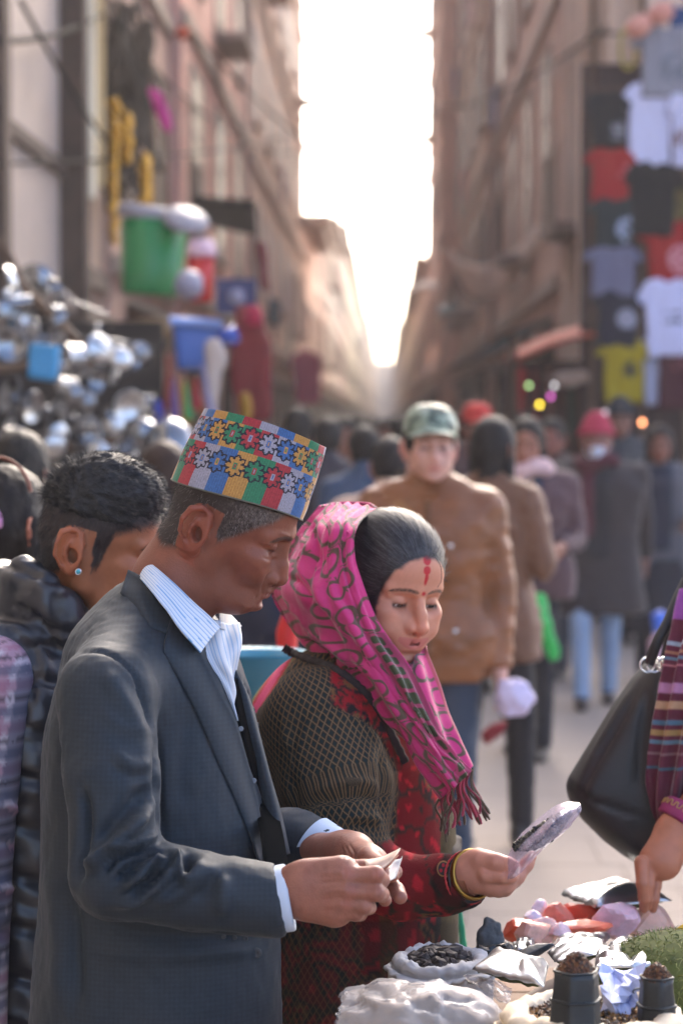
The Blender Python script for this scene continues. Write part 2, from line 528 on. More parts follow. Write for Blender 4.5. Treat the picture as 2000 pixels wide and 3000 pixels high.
# ---------------------------------------------------------------- heads: canonical frame x forward, y left, z up, origin between the ears
HP = dict(nose=(.124, -.034), nb=.0105, alar=.0135, chin=(.090, -.094), chr=.019, jaw=.050, jawz=-.052, cheek=.0, brow=.010, lid=.0022, eye=(.078, .031, .006),
          mouth=(.104, -.063), mw=.024, lips=1.0, mopen=0, occ=.0, skull=1.0, fore=0, ears=1.0, earout=0, earx=-.008, earz=-.010, smile=0)
def head(h=.002, neck=None, neckr=(.055, .060), **kw):
    p = dict(HP); p.update(kw)
    pts = [(-.125, -.10, -.15), (.15, .10, .145)]
    lo, hi = np.array(pts[0]), np.array(pts[1])
    if neck is not None:
        nk = np.array(neck, float)
        lo = np.minimum(lo, nk.min(0) - max(neckr) - .01); hi = np.maximum(hi, nk.max(0) + max(neckr) + .01)
        lo[2] = max(lo[2], nk[:, 2].min() - .02)
    v = Vol(lo, hi, h); s = p['skull']
    v.ell((.004 - p['occ'], 0, .042), (.090 * s, .076 * s, .086 * s), k=.01)
    v.ell((-.020 - p['occ'], 0, .005), (.062 * s, .064 * s, .060), k=.03)
    v.ell((.040 + p['fore'], 0, .048), (.054, .062, .060), k=.02)
    v.ell((.036, 0, -.020), (.056, .058, .058), k=.02)
    v.ell((.046, 0, -.062), (.048, .040, .036), k=.02)
    cx, cz = p['chin']
    for y in (-1, 1):
        v.cap((.006, y * p['jaw'], p['jawz']), (cx - .020, y * .018, cz + .010), .016, .015, k=.022)
        v.cap((.004, y * (p['jaw'] + .006), -.015), (.006, y * p['jaw'], p['jawz']), .014, .016, k=.025)
        v.ell((.068, y * .043, -.012), (.024, .022, .017), k=.02)                       # cheek bone
        v.ell((.070, y * .034, -.040), (.022 + p['cheek'], .020 + p['cheek'], .022), k=.022)
    v.ell((cx - .014, 0, cz + .012), (.019, .021, .018), k=.018)
    v.cap((cx, 0, cz + .006), (cx - .002, 0, cz + .006), p['chr'] * .7, k=.014)
    v.ell((.086, 0, -.055), (.022, .032, .026), k=.016)                                  # muzzle
    ex, ey, ez = p['eye']
    for y in (-1, 1):                                                                    # brow ridge, socket, lids
        v.cap((.092, y * .010, .027), (.074, y * .050, .027), p['brow'], p['brow'] * .8, k=.014)
        v.ell((ex + .024, y * (ey - .002), ez), (.017, .0175, .0135), k=.012, op='s')
        v.ell((ex + .022, y * .015, ez - .002), (.012, .008, .012), k=.010, op='s')
    v.ell((.080, 0, .008), (.013, .013, .018), k=.008); v.ell((.089, 0, -.010), (.017, .0125, .022), k=.010); v.ell((.092, 0, -.028), (.020, .016, .014), k=.010)
    nx, nz = p['nose']
    v.tube([(.090, 0, .024), (.097 + (nx - .124) * .4, 0, .010), (nx - .016, 0, nz + .018), (nx - .0095, 0, nz)], [.0075, .0065, .0082, p['nb']], k=.008)
    for y in (-1, 1):
        v.ell((nx - .020, y * p['alar'], nz - .005), (.0105, .0068, .0085), k=.006)
        v.cap((nx - .028, y * .010, nz - .002), (.088, y * .020, nz + .004), .009, .008, k=.012)
    v.cap((nx - .010, 0, nz - .007), (mx_ := p['mouth'][0] - .006, 0, p['mouth'][1] + .012), .006, .009, k=.010)
    for y in (-1, 1):
        v.ell((nx - .0165, y * .0072, nz - .0125), (.0065, .0036, .0055), k=.0025, op='s')
        v.ell((ex, y * ey, ez), (.0140,) * 3, k=.004)
        v.cap((ex + .004, y * (ey - .017), ez + .0105), (ex - .002, y * (ey + .016), ez + .0095), .0045, .0035, k=.006)   # lid fold
        if p['lid'] > 0: v.ell((ex + .016, y * ey, ez - .0042), (.010, .0150, p['lid']), R=eul(0, 0, y * 8), k=.0010, op='s')
    mx, mz = p['mouth']; mw = p['mw']; li = p['lips']; mo = p['mopen']; sm = p['smile']
    U = [(mx - .015, -mw, mz + .001 + sm), (mx - .0045, -mw * .5, mz + .0045 + mo * .4), (mx - .0015, 0, mz + .0042 + mo * .4), (mx - .0045, mw * .5, mz + .0045 + mo * .4), (mx - .015, mw, mz + .001 + sm)]
    Lw = [(mx - .016, -mw, mz - .001 + sm), (mx - .007, -mw * .5, mz - .0055 - mo * .6), (mx - .0045, 0, mz - .0062 - mo * .6), (mx - .007, mw * .5, mz - .0055 - mo * .6), (mx - .016, mw, mz - .001 + sm)]
    v.tube(U, np.array([.002, .0048, .0052, .0048, .002]) * li, k=.0035)
    v.tube(Lw, np.array([.002, .0054, .0062, .0054, .002]) * li, k=.0035)
    v.tube([(mx - .001 - .011 * (q / .85) ** 2, q * mw, mz - .0005 + sm * q * q * 1.3) for q in (-.85, -.55, -.2, .2, .55, .85)], np.array([.0010, .0011 + mo * .55, .0012 + mo * .9, .0012 + mo * .9, .0011 + mo * .55, .0010]), k=.0018, op='s')
    v.ell((mx - .003, 0, mz - .019 - mo * .6), (.0040, .014, .0040), k=.010, op='s')       # under the lip
    for y in (-1, 1):
        v.cap((nx - .030, y * .021, nz - .003), (mx - .022, y * (mw + .009), mz + .002), .0012, .0012, k=.007, op='s')
    if p.get('jowl'):
        for y in (-1, 1): v.ell((.050, y * .030, -.078), (.034, .024, .024), k=.02)
    # ears
    e = p['ears']
    for y in (-1, 1) if e else ():
        a = math.radians(10); fl = .42
        def E(u, w, o=0):
            u2, w2 = (u * math.cos(a) - w * math.sin(a)) * e, (u * math.sin(a) + w * math.cos(a)) * e
            return (-.002 + u2 + p['earx'], y * (.0735 + o * e + max(0, -u) * fl * e + p['earout']), p['earz'] + w2)
        Re = eul(0, 0, y * 24) @ eul(0, math.degrees(a) * -1, 0)
        v.ell(E(-.011, .009, .001), (.0235 * e, .0055 * e, .0355 * e), R=Re, k=.006)
        v.tube([E(.003, .003, .002), E(.008, .018, .005), E(.004, .033, .007), E(-.009, .041, .008), E(-.022, .036, .007), E(-.030, .020, .006), E(-.029, .002, .005), E(-.021, -.013, .003), E(-.012, -.022, .001)],
               np.array([.0025, .0036, .0042, .0046, .0046, .0042, .0036, .003, .004]) * e, k=.003)
        v.ell(E(-.0065, -.021, .001), (.0095 * e, .0048 * e, .0095 * e), R=Re, k=.005)
        v.ell(E(-.005, .001, .007), (.0090 * e, .0110 * e, .0115 * e), R=Re, k=.003, op='s')
        v.tube([E(-.004, .033, .0085), E(-.016, .029, .0085), E(-.0235, .016, .0080), E(-.0235, .002, .0070), E(-.018, -.009, .006)], .0034 * e, k=.003, op='s')
        v.tube([E(.000, .021, .004), E(-.011, .021, .0062), E(-.0165, .012, .0068), E(-.0170, .002, .0062), E(-.012, -.009, .004)], .0030 * e, k=.003)
        v.tube([E(-.006, .028, .006), E(-.013, .020, .0066)], .0022 * e, k=.003)
        v.ell(E(.004, -.001, .001), (.0045 * e, .005 * e, .0060 * e), k=.004)
    for c_, r_ in p.get('extra', ()): v.ell(c_, (r_,) * 3, k=.02)
    if neck is not None:
        R = np.linspace(neckr[0], neckr[1], len(nk))
        for i in range(len(nk) - 1): v.cap(nk[i], nk[i + 1], R[i], R[i + 1], k=.022)
    V, Q = v.net(1)
    return V, Q, p
def frame(pos, yaw=0, pitch=0, roll=0, s=1.0):
    """yaw: + turns from screen-right towards away; pitch: + looks down"""
    M = Matrix.Translation(Vector(pos)) @ (Matrix.Rotation(math.radians(yaw), 4, 'Z') @ Matrix.Rotation(math.radians(pitch), 4, 'Y') @ Matrix.Rotation(math.radians(roll), 4, 'X')) @ Matrix.Scale(s, 4)
    return np.array(M)
def inv_pts(M, W):
    return moved(np.asarray(W, float).reshape(-1, 3), np.linalg.inv(M))
def paint_head(V, p, skin, lip, brow=(.02, .015, .012), stub=None, hairf=None, haircol=(.015, .013, .012), bw=.0052):
    """natural colours of skin, lips, brows and cropped hair, by place on the head"""
    x, y, z = V.T; ay = np.abs(y)
    sk = np.array(skin); C = np.tile(sk, (len(V), 1)).astype(float)
    n1 = noise(V, .018, 3)[:, None]; n2 = noise(V, .004, 2)[:, None]
    C *= 1 + .13 * n1 + .06 * n2
    red = np.clip(np.exp(-((x - p['nose'][0] + .008) ** 2 + y**2 + (z - p['nose'][1]) ** 2) / .014**2) + .7 * np.exp(-((x - .07) ** 2 + (ay - .045) ** 2 + (z + .02) ** 2) / .02**2) + .8 * (ay > .078) * (np.abs(z) < .06), 0, 1)[:, None]
    C *= 1 + red * np.array([.16, -.06, -.08])
    ex, ey, ez = p['eye']
    dk = np.exp(-((ay - ey) ** 2 / .016**2 + (z - ez + .006) ** 2 / .008**2)) * (x > .06)
    C *= 1 - dk[:, None] * np.array([.30, .34, .34])                     # darker skin round the eyes
    mx, mz = p['mouth']
    if stub is not None:
        f = sstep(-.02, -.05, z) * sstep(-.01, .03, x) * np.clip(sstep(.0, .008, np.hypot(ay / 1.6, z - mz)) , 0, 1) * .55
        C = C * (1 - f[:, None]) + f[:, None] * C * np.array(stub)
    inner = sstep(1.3, .7, np.abs(z - (mz - .0005 + p['smile'] * (ay / p['mw']) ** 2)) / (.0012 + p['mopen'] * .45 * (1 - (ay / p['mw']) ** 2).clip(0))) * (ay < p['mw'] * .9) * (x > mx - .03) * (x < mx - .0065 - .010 * (ay / p['mw']) ** 2)
    b = sstep(.001, -.0012, np.maximum(np.abs(z - (mz - .0005 + p['smile'] * (ay / p['mw']) ** 2)) - .0088 * p['lips'] * (1 - (ay / p['mw']) ** 2 * .8) - p['mopen'] * .5, ay - p['mw'])) * (x > mx - .026)
    C = C * (1 - b[:, None]) + b[:, None] * np.array(lip)
    C = C * (1 - inner[:, None] * .8)  # shade of the mouth opening put into the colour between the lips
    tb = np.clip((ay - .01) / .045, 0, 1); zb = .0275 + .0035 * np.sin(tb * 3.14) - .0045 * tb ** 2
    wb = bw * sstep(.060, .045, ay) * sstep(.006, .014, ay)
    bb = sstep(1.1, .55, np.abs(z - zb) / np.maximum(wb, 1e-4)) * (x > .05) * (wb > 1e-3) * (.8 + .3 * noise(V * [1, 1, .4], .0018, 1))
    bb = np.clip(bb, 0, 1)[:, None]
    C = C * (1 - bb) + bb * np.array(brow)
    # lash line
    ls = np.exp(-((z - ez + .0042) / (p['lid'] + .0012)) ** 2) * sstep(.0155, .0125, np.abs(ay - ey)) * (x > ex + .004)
    C = C * (1 - .9 * ls[:, None]) + .9 * ls[:, None] * np.array((.012, .008, .007))
    if hairf is not None:
        hm = np.clip(hairf(V), 0, 1)[:, None]
        hc = np.array(haircol) if np.ndim(haircol) == 1 else haircol
        C = C * (1 - hm) + hm * hc
    return np.clip(C, .003, 1)
def eyeballs(M, p, parent, look=0):
    me_ = mat('eye_white', (.55, .50, .46), rough=.15, attr=True)
    g, q = lathe([(.0001, 1), (.18, .984), (.40, .917), (.62, .785), (.8, .6), (.95, .31), (1, 0), (.8, -.6), (.0001, -1)], 20)
    ex, ey, ez = p['eye']
    for y in (-1, 1):
        V = g * .0128
        r = np.hypot(g[:, 0], g[:, 1]); c = np.where((r < .62)[:, None] & (g[:, 2:3] > 0), [.015, .009, .006], [.5, .45, .42])
        V = V @ (eul(0, 90 + look, 0)).T + np.array([ex, y * ey, ez])
        mesh('eyeball', moved(V, M), q, me_, parent, col=c)
def strands(roots, dirs, length, width, droop=0, seg=3, jit=.3, rng=None):
    """thin hair ribbons: roots (n,3), dirs (n,3)"""
    rng = rng or RNG
    n = len(roots)
    d = dirs + jit * rng.normal(size=(n, 3)); d /= np.linalg.norm(d, axis=1)[:, None]
    L = (length * (.6 + .8 * rng.random(n)))[:, None]
    w = np.cross(d, rng.normal(size=(n, 3))); w /= np.linalg.norm(w, axis=1)[:, None] + 1e-9
    rows = []
    for i in range(seg + 1):
        t = i / seg
        c = roots + d * L * t - np.array([0, 0, droop]) * (t * t) * L
        ww = width * (1 - .75 * t)
        rows += [c - w * ww, c + w * ww]
    V = np.stack(rows, 1).reshape(-1, 3)
    k = 2 * (seg + 1); b = np.arange(n)[:, None] * k
    Q = np.concatenate([np.stack([b[:, 0] + 2 * i, b[:, 0] + 2 * i + 1, b[:, 0] + 2 * i + 3, b[:, 0] + 2 * i + 2], 1) for i in range(seg)])
    return V, Q

def legs(root, c, ztop, half, col, yaw):
    """two trouser legs and shoes standing on the street below the clothes"""
    v = Vol((c[0] - .22, c[1] - .25, .05), (c[0] + .22, c[1] + .25, ztop + .04), .014)
    for s in (-1, 1): v.tube([(c[0], c[1] + s * half * .8, ztop), (c[0] + .02, c[1] + s * half, ztop * .52), (c[0] - .01, c[1] + s * half, .08)], [.095, .075, .062], k=.02)
    V, Q = v.net(2); V = V + vnorm(V, Q) * (.006 * noise(V, .05, 2))[:, None]
    mesh('trousers', V, Q, mat('trousers_%.3f' % col[0], col, rough=.8, var=.1, vscale=12), root)
    for s in (-1, 1):
        a = np.array([c[0] - .01, c[1] + s * half, .085]); w = Vol(a + [-.12, -.08, -.10], a + [.24, .08, .06], .007)
        w.ell(a + [.07, 0, -.052], (.135, .045, .036), k=.02); w.ell(a + [-.01, 0, -.02], (.055, .042, .055), k=.02)
        x, y, z = w.all()[1]; w.put(w.all()[0], (.004 - z) * np.ones(w.n, np.float32), 0, 'i')
        sV, sQ = w.net(1); mesh('shoe', sV, sQ, mat('shoe_black', lin('17171a'), rough=.35), root)
# ---------------------------------------------------------------- the street
def build_setting():
    g = np.array([(x, y, 0) for y in (-60, -6, 0, 6, 14, 40, 120, 400, 1500) for x in (-600, -30, -3, 0, 3, 30, 600)], float).reshape(9, 7, 3)
    V, Q, _ = gridmesh(g)
    st = mat('street_paving', lin('8c8076'), rough=.85, var=.12, vscale=1.3, bump=.4, bscale=25, bdist=.01)
    tag(mesh('street', V, Q[:, ::-1], st, smooth=False), kind='structure')
    # stone slabs of the lane, each its own piece in the nearer part
    rg = np.random.default_rng(2)
    slab = mat('stone_slab', rough=.85, attr=True, bump=.3, bscale=40, bdist=.004)
    lane = tag(mesh('lane', *box((0, 14, .004), (4.4, 20, .004)), st, smooth=False), kind='structure')
    y = 4.6
    while y < 13:
        dy = .42 + .2 * rg.random(); x = -1.9
        while x < 1.8:
            dx = min(.5 + .4 * rg.random(), 1.95 - x)
            Vb, Qb = box((x + dx / 2, y + dy / 2, .0035 + .001 * rg.random()), (dx - .006, dy - .006, .010))
            mesh('stone', Vb, Qb, slab, lane, smooth=False, col=np.tile(np.array(lin('8c8076')) * (.98 + .04 * rg.random()), (8, 1)))
            x += dx
        y += dy

def building(label, side, xf, y0, y1, h, wallc, name='building', storey=2.9, win=(1.0, 1.5), pitch=2.4, framec='8a7a6a', panec='b8b4ae', bands='9a8a7c', brick=False, pilaster=None, lit=.0, seed=0, depth=6, y_off=.8, cornice=True):
    """a terraced house whose front stands at x = xf, facing the lane; side -1 left, +1 right"""
    rg = np.random.default_rng(seed)
    root = empty(name, (xf, (y0 + y1) / 2, 0), label, 'building')
    wm = mat('wall_' + wallc, tuple(min(.74, (c * .95 + .05 * sum(lin(wallc)) / 3) * 2.15) for c in lin(wallc)), rough=.9, var=.22, vscale=1.1, bump=.5, bscale=12, bdist=.02)
    mesh('wall', *box((xf + side * depth / 2, (y0 + y1) / 2, h / 2), (depth, y1 - y0, h)), wm, root, smooth=False)
    fm, pm, bm = mat('frame_' + framec, lin(framec), rough=.7), mat('pane_' + panec, lin(panec), rough=.35, spec=.5), mat('band_' + bands, lin(bands), rough=.85, var=.15, vscale=3)
    hm = mat('window_dark', lin('2c2826'), rough=.3)
    nz = int(h / storey)
    mesh('roof', *box((xf + side * (depth / 2 - .25), (y0 + y1) / 2, h + .08), (depth + .5, y1 - y0 + .1, .16)), bm, root, smooth=False)
    for k in range(1, nz + 1):
        z = k * storey
        if cornice and z < h - .2: mesh('cornice', *box((xf - side * .03, (y0 + y1) / 2, z), (.07, y1 - y0 - .02, .16)), bm, root, smooth=False)
        n = max(1, int((y1 - y0 - .6) / pitch)); gap = (y1 - y0) / n
        for i in range(n):
            yc = y0 + (i + .5) * gap; zc = z + y_off + win[1] / 2
            if zc + win[1] / 2 > h: continue
            w_, h_ = win[0] * (.85 + .3 * rg.random()), win[1]
            parts = [box((xf - side * .018, yc + s * w_ / 2, zc), (.035, .09, h_ + .1)) for s in (-1, 1)] + [box((xf - side * .018, yc, zc + s * h_ / 2), (.030, w_ - .09, .09)) for s in (-1, 1)] + [box((xf - side * .017, yc, zc), (.028, .05, h_ - .09))] + [box((xf - side * .017, yc + q * w_ / 4, zc + h_ * .1), (.026, w_ / 2 - .07, .04)) for q in (-1, 1)]
            fr = mesh('window', *join(*parts), fm, root, smooth=False)
            pc = pm if rg.random() > .35 else hm
            sub(mesh('pane', *box((xf - side * .012, yc, zc), (.02, w_ - .09, h_ - .09)), pc, root, smooth=False), fr)
            sub(mesh('sill', *box((xf - side * .03, yc, zc - h_ / 2 - .09), (.07, w_ + .25, .08)), bm, root, smooth=False), fr)
            if rg.random() < .16 and y0 > 17:          # small iron balcony
                bl = mesh('balcony', *box((xf - side * .22, yc, zc - h_ / 2 - .22), (.42, w_ + .5, .09)), bm, root, smooth=False)
                rl = [box((xf - side * .41, yc, zc - h_ / 2 + .55), (.03, w_ + .5, .04))] + [box((xf - side * .41, yc + q * (w_ + .44) / 2, zc - h_ / 2 + .18), (.02, .02, .70)) for q in (-1, -.6, -.2, .2, .6, 1)]
                sub(mesh('railing', *join(*rl), fm, root, smooth=False), bl)
            if rg.random() < .14 and y0 > 20:          # cloth drying from the sill
                cl_ = ('a04a48', 'c8c2b8', '4a5a80', 'b08a50', '7a3a5a', '8a9a90')[int(rg.integers(0, 6))]
                mesh('drying_cloth', *box((xf - side * .13, yc + .1, zc - h_ / 2 - .40), (.05, w_ * .7, .62)), mat('drying_' + cl_, lin(cl_), rough=.9, var=.1), root, smooth=False)
            if rg.random() < .3:
                sh = mat('shutter', lin('6b4a34'), rough=.8)
                for s in (-1, 1): sub(mesh('shutter', *box((xf - side * .03, yc + s * (w_ / 2 + .22), zc), (.05, .32, h_)), sh, root, smooth=False), fr)
    if pilaster:
        for py_ in pilaster: mesh('pilaster', *box((xf - side * .10, py_, h / 2), (.22, .42, h - .1)), mat('pil_' + framec, lin('c0aa98'), rough=.85, var=.12, vscale=2), root, smooth=False)
    # shop openings at street level: dark panels stand in for shaded interiors
    n = max(1, int((y1 - y0) / 3)); gap = (y1 - y0) / n
    for i in range(n):
        yc = y0 + (i + .5) * gap
        mesh('shop_front_shade', *box((xf - side * .008, yc, 1.2), (.03, gap * .7, 2.3)), mat('shop_shade', lin('2a2320'), rough=.9), root, smooth=False)
        ac_ = ('8a4038', '5a6a70', 'a89a80', '3e4a44', 'b07048')[int(rg.integers(0, 5))]
        if y0 > 20: mesh('shop_awning', *box((xf - side * .30, yc, 2.62), (.62, gap * .6, .05), R=eul(0, -side * 22, 0)), mat('awn_' + ac_, lin(ac_), rough=.85, var=.15), root, smooth=False)
        mesh('shop_beam', *box((xf - side * .08, yc, 2.43), (.14, gap * .78, .12)), fm, root, smooth=False)
    return root

def build_buildings():
    B = building
    a = B('weathered beige concrete house nearest on the left, with a dark groove across', -1, -2.40, 13.6, 18.1, 6.6, '7d7066', storey=20, pitch=9, win=(.9, 1.3), framec='6d6058', seed=1, y_off=1.1, bands='5e5148', cornice=False)
    mesh('groove', *box((-2.38, 15.85, 3.44), (.06, 4.3, .10)), mat('dark_pier_groove', lin('4a3a30'), rough=.9, var=.3, vscale=4), a, smooth=False)  # dark strip laid on the wall as the shade in a groove
    for yy in (14.2, 17.95): mesh('pier', *box((-2.31, yy, 3.2), (.2, .24, 6.4)), mat('dark_pier_groove', lin('4a3a30'), rough=.9, var=.3, vscale=4), a, smooth=False)
    B('unseen plain house added left of the camera to dim the foreground', -1, -4.3, -22, 13.3, 12.5, 'a89484', storey=3, pitch=3.2, seed=21)  # out-of-view house, added to cut the sky light on the foreground
    B('narrow house with cream drainpipes beside the beige concrete house', -1, -2.52, 18.15, 21.6, 6.9, '8c7868', storey=2.8, pitch=1.9, seed=2, panec='9a948c', bands='75665a')
    B('brown house with a dark corrugated canopy left of the bright window', -1, -2.46, 21.65, 27.5, 8.2, '8f7466', storey=3.0, pitch=2.2, seed=3, win=(1.0, 1.5), panec='c9bfa8', framec='7a6656')
    B('dusky pink brick house with bright tall windows on the left', -1, -2.32, 27.6, 40, 10.2, 'a2786a', storey=3.1, pitch=3.2, win=(1.5, 1.9), panec='e0d2b4', framec='8f8478', seed=4)
    B('tall pink brick house that bounds the sky on the left', -1, -2.25, 40.2, 67, 14.4, 'b98472', storey=3.0, pitch=3.4, win=(1.3, 1.5), panec='c8c0c4', framec='c4b4ac', seed=5, bands='b59a8a')
    B('lowest brick house just beyond the tall pink house', -1, -2.22, 67.2, 77, 6.9, 'a88272', storey=2.4, pitch=3.4, seed=26)
    B('slightly taller brick house behind the lowest one', -1, -2.22, 77.2, 90, 8.0, 'a88272', storey=2.8, pitch=3.4, seed=6, panec='c0b8b4')
    B('stepped brick house in the middle distance on the left', -1, -2.2, 110.3, 132, 10.4, 'a8887a', storey=3, pitch=4, seed=7)
    B('pale pinkish house before the stepped brick house', -1, -2.2, 90.2, 110, 9.0, 'b0907e', storey=3, pitch=4, seed=27)
    B('hazy ochre house far down the left side', -1, -2.2, 132.5, 225, 10.8, 'b0967e', storey=3, pitch=6, seed=8)
    B('farthest house row on the left side', -1, -2.0, 226, 480, 11, 'a89488', storey=3.2, pitch=12, seed=9)
    B('house with cream pilasters behind the hanging shirts', 1, 2.05, 19.5, 26, 7.4, '8e7a6c', storey=2.9, pitch=2.6, seed=11, pilaster=(20.1, 21.8, 23.4, 25.0), bands='75655a')
    B('brown brick house on the right with tall grey windows', 1, 1.86, 26.2, 41, 10.0, '806a5c', storey=3.1, pitch=3.4, win=(1.3, 1.9), seed=12, panec='a8a098', framec='6e5c50')
    B('dark timbered house on the right behind the sagging canvas', 1, 1.72, 41.2, 58, 13.0, '78604f', storey=3.0, pitch=3.2, win=(1.2, 1.6), seed=13, framec='584438', panec='a39a94')
    B('tall tan house that bounds the sky on the right', 1, 1.30, 58.2, 76, 15.6, '947560', storey=3, pitch=3.6, win=(1.3, 1.4), seed=14, panec='cbbfb4')
    B('low house beyond the tall tan house', 1, 1.36, 76.2, 112, 6.6, '8a7668', storey=2.6, pitch=3.6, seed=15)
    B('hazy house far down the right side', 1, 1.45, 112.3, 210, 7.6, '94806f', storey=3, pitch=6, seed=16)
    B('farthest house row on the right side', 1, 1.5, 211, 480, 10, '9c8c80', storey=3.2, pitch=12, seed=17)
    r = empty('building', (0, 500, 0), 'far house closing the end of the lane', 'building')
    mesh('wall', *box((0, 503, 6.8), (60, 6, 13.6)), mat('wall_end', lin('a8988c'), rough=.9), r, smooth=False)
    # canopy, pipes, awnings
    dk = mat('corrugated', lin('1d1916'), rough=.9, bump=.4, bscale=8, bdist=.03)
    def sheet3(name, pts, nu, nv, m_, th, label, cat, wav=0, group=None):
        V, Q, uv = patch(np.array(pts, float), nu, nv)
        if wav: V = V + np.array([0, 0, 1]) * (wav * np.sin(uv[:, 1] * 60))[:, None]
        return tag(mesh(name, V, Q, m_, solid=th), label, cat, group)
    c = sheet3('canopy', [PL([(560, 585, 25.6), (740, 600, 26)]), PL([(580, 655, 27), (745, 690, 27.4)])], 8, 60, dk, .05, 'dark corrugated canopy jutting above the hanging wares', 'canopy', .006)
    for i, (x, w) in enumerate(((252, .085), (284, .065))):
        d = 18.6 + i * .6; q = P(x, 560, d)
        V, Q = tube_mesh([(q[0], q[1], 5.9 - 2.6 + .15 * i), (q[0], q[1], 6.8)], w, 14)
        tag(mesh('drainpipe', V, Q, mat('pipe_cream' + str(i), lin('cdbfa0' if i == 0 else 'b99a62'), rough=.5)), ('thick cream drainpipe left of the yellow one', 'thin ochre drainpipe right of the cream one')[i], 'pipe', 'drainpipes')
    cv = translucent(mat('canvas', lin('f0e8de'), rough=.9, var=.08, vscale=5), .6)
    sheet3('canvas', [PL([(1318, 735, 40), (1352, 765, 38), (1420, 775, 35), (1500, 735, 32), (1560, 670, 30), (1640, 560, 28), (1722, 420, 26)]), PL([(1336, 800, 39.5), (1372, 862, 37.5), (1432, 868, 34.5), (1512, 812, 31.5), (1568, 712, 29.5), (1650, 600, 27.5), (1726, 440, 25.6)])], 6, 60, cv, .03, 'pale sagging canvas strung across the right side of the lane', 'canvas')
    rd = translucent(mat('red_tarp', lin('d05844'), rough=.7, var=.12, vscale=6), .4)
    sheet3('awning', [PL([(1478, 1075, 20.5), (1560, 1040, 19.8), (1650, 1005, 19.2), (1742, 985, 18.6)]), PL([(1500, 1045, 21.8), (1560, 1010, 21.4), (1650, 975, 21), (1740, 958, 20.4)])], 6, 30, rd, .03, 'faded red awning sloping over a stall on the right', 'awning')
    sheet3('awning', [PL([(1185, 860, 62), (1260, 850, 60), (1330, 885, 58)]), PL([(1230, 830, 64), (1260, 828, 62), (1320, 850, 60)])], 6, 20, mat('brown_tarp', lin('7d655c'), rough=.8), .05, 'brown awning jutting into the sky gap on the right', 'awning')
    sheet3('awning', [PL([(1285, 930, 50), (1345, 915, 48)]), PL([(1290, 900, 51), (1345, 885, 49)])], 4, 10, mat('teal_tarp', lin('3a5560'), rough=.8), .05, 'small teal awning below the brown one', 'awning')
    # overhead wires
    wm = mat('wire', lin('100f0e'), rough=.9, spec=.1)
    for i, (a, b, sag) in enumerate([((0, 480, 14), (880, 380, 60), 30), ((60, 0, 14), (420, 540, 22), 40), ((0, 120, 14), (330, 20, 20), 30), ((300, 60, 20), (905, 430, 64), 90), ((230, 0, 18), (380, 420, 22), 20), ((1260, 300, 60), (1800, 60, 20), 60), ((1330, 740, 40), (1260, 700, 60), 5), ((560, 90, 26), (1250, 520, 66), 120), ((330, 0, 19), (470, 500, 23), 0), ((690, 660, 40), (905, 420, 66), 30)]):
        t = np.linspace(0, 1, 24)[:, None]; A, Bq = np.array(a, float), np.array(b, float)
        # spaced in world space
        p0, p1 = P(*A), P(*Bq); L = p0 + (p1 - p0) * t; L[:, 2] -= (sag / F * (A[2] + Bq[2]) / 2) * 4 * (t * (1 - t))[:, 0]
        tag(mesh('wire', *tube_mesh(L, .012 + .004 * (i % 3), 5), wm), ('lowest left wire running from the left edge above the metal ware towards the lane', 'wire crossing the beige house steeply from upper left', 'short wire near the top left corner', 'wire dipping from the cable tangle to the pink house', 'steep wire beside the cream drainpipe', 'wire from the tan house across to the hanging shirts', 'short wire end holding the canvas', 'long black wire crossing the sky gap', 'nearly straight wire in front of the cable tangle', 'short wire left of the sky at mid height')[i], 'wire', 'overhead wires')
    # bundle of climbing cables and dry creeper on the brown house
    rg = np.random.default_rng(6); parts = []
    for i in range(70):
        x0 = 300 + 130 * rg.random(); y0 = -20 + 200 * rg.random(); d = 19.5 + 2 * rg.random()
        k = [(x0 + 22 * rg.normal() , y0 + j * 110, d + .12 * rg.normal()) for j in range(5)]
        parts.append(tube_mesh(cr(PL(k), 18), .010 + .014 * rg.random(), 5))
    V, Q = join(*parts); tag(mesh('cable_tangle', V, Q, mat('cable_tangle', lin('4a4034'), rough=.9)), 'tangle of dark cables and dry creeper on the left wall', 'cables', kind='stuff')
    hz = mesh('haze', *box((0, 262, 10.5), (56, 536, 24)), None, smooth=False)
    hm = bpy.data.materials.new('haze'); hm.use_nodes = True; hm.node_tree.nodes.clear()
    o = hm.node_tree.nodes.new('ShaderNodeOutputMaterial'); pv = hm.node_tree.nodes.new('ShaderNodeVolumePrincipled')
    pv.inputs['Color'].default_value = (.95, .88, .84, 1); pv.inputs['Density'].default_value = .0020; pv.inputs['Anisotropy'].default_value = .1
    hm.node_tree.links.new(pv.outputs[0], o.inputs['Volume']); hz.data.materials.append(hm); tag(hz, kind='stuff')
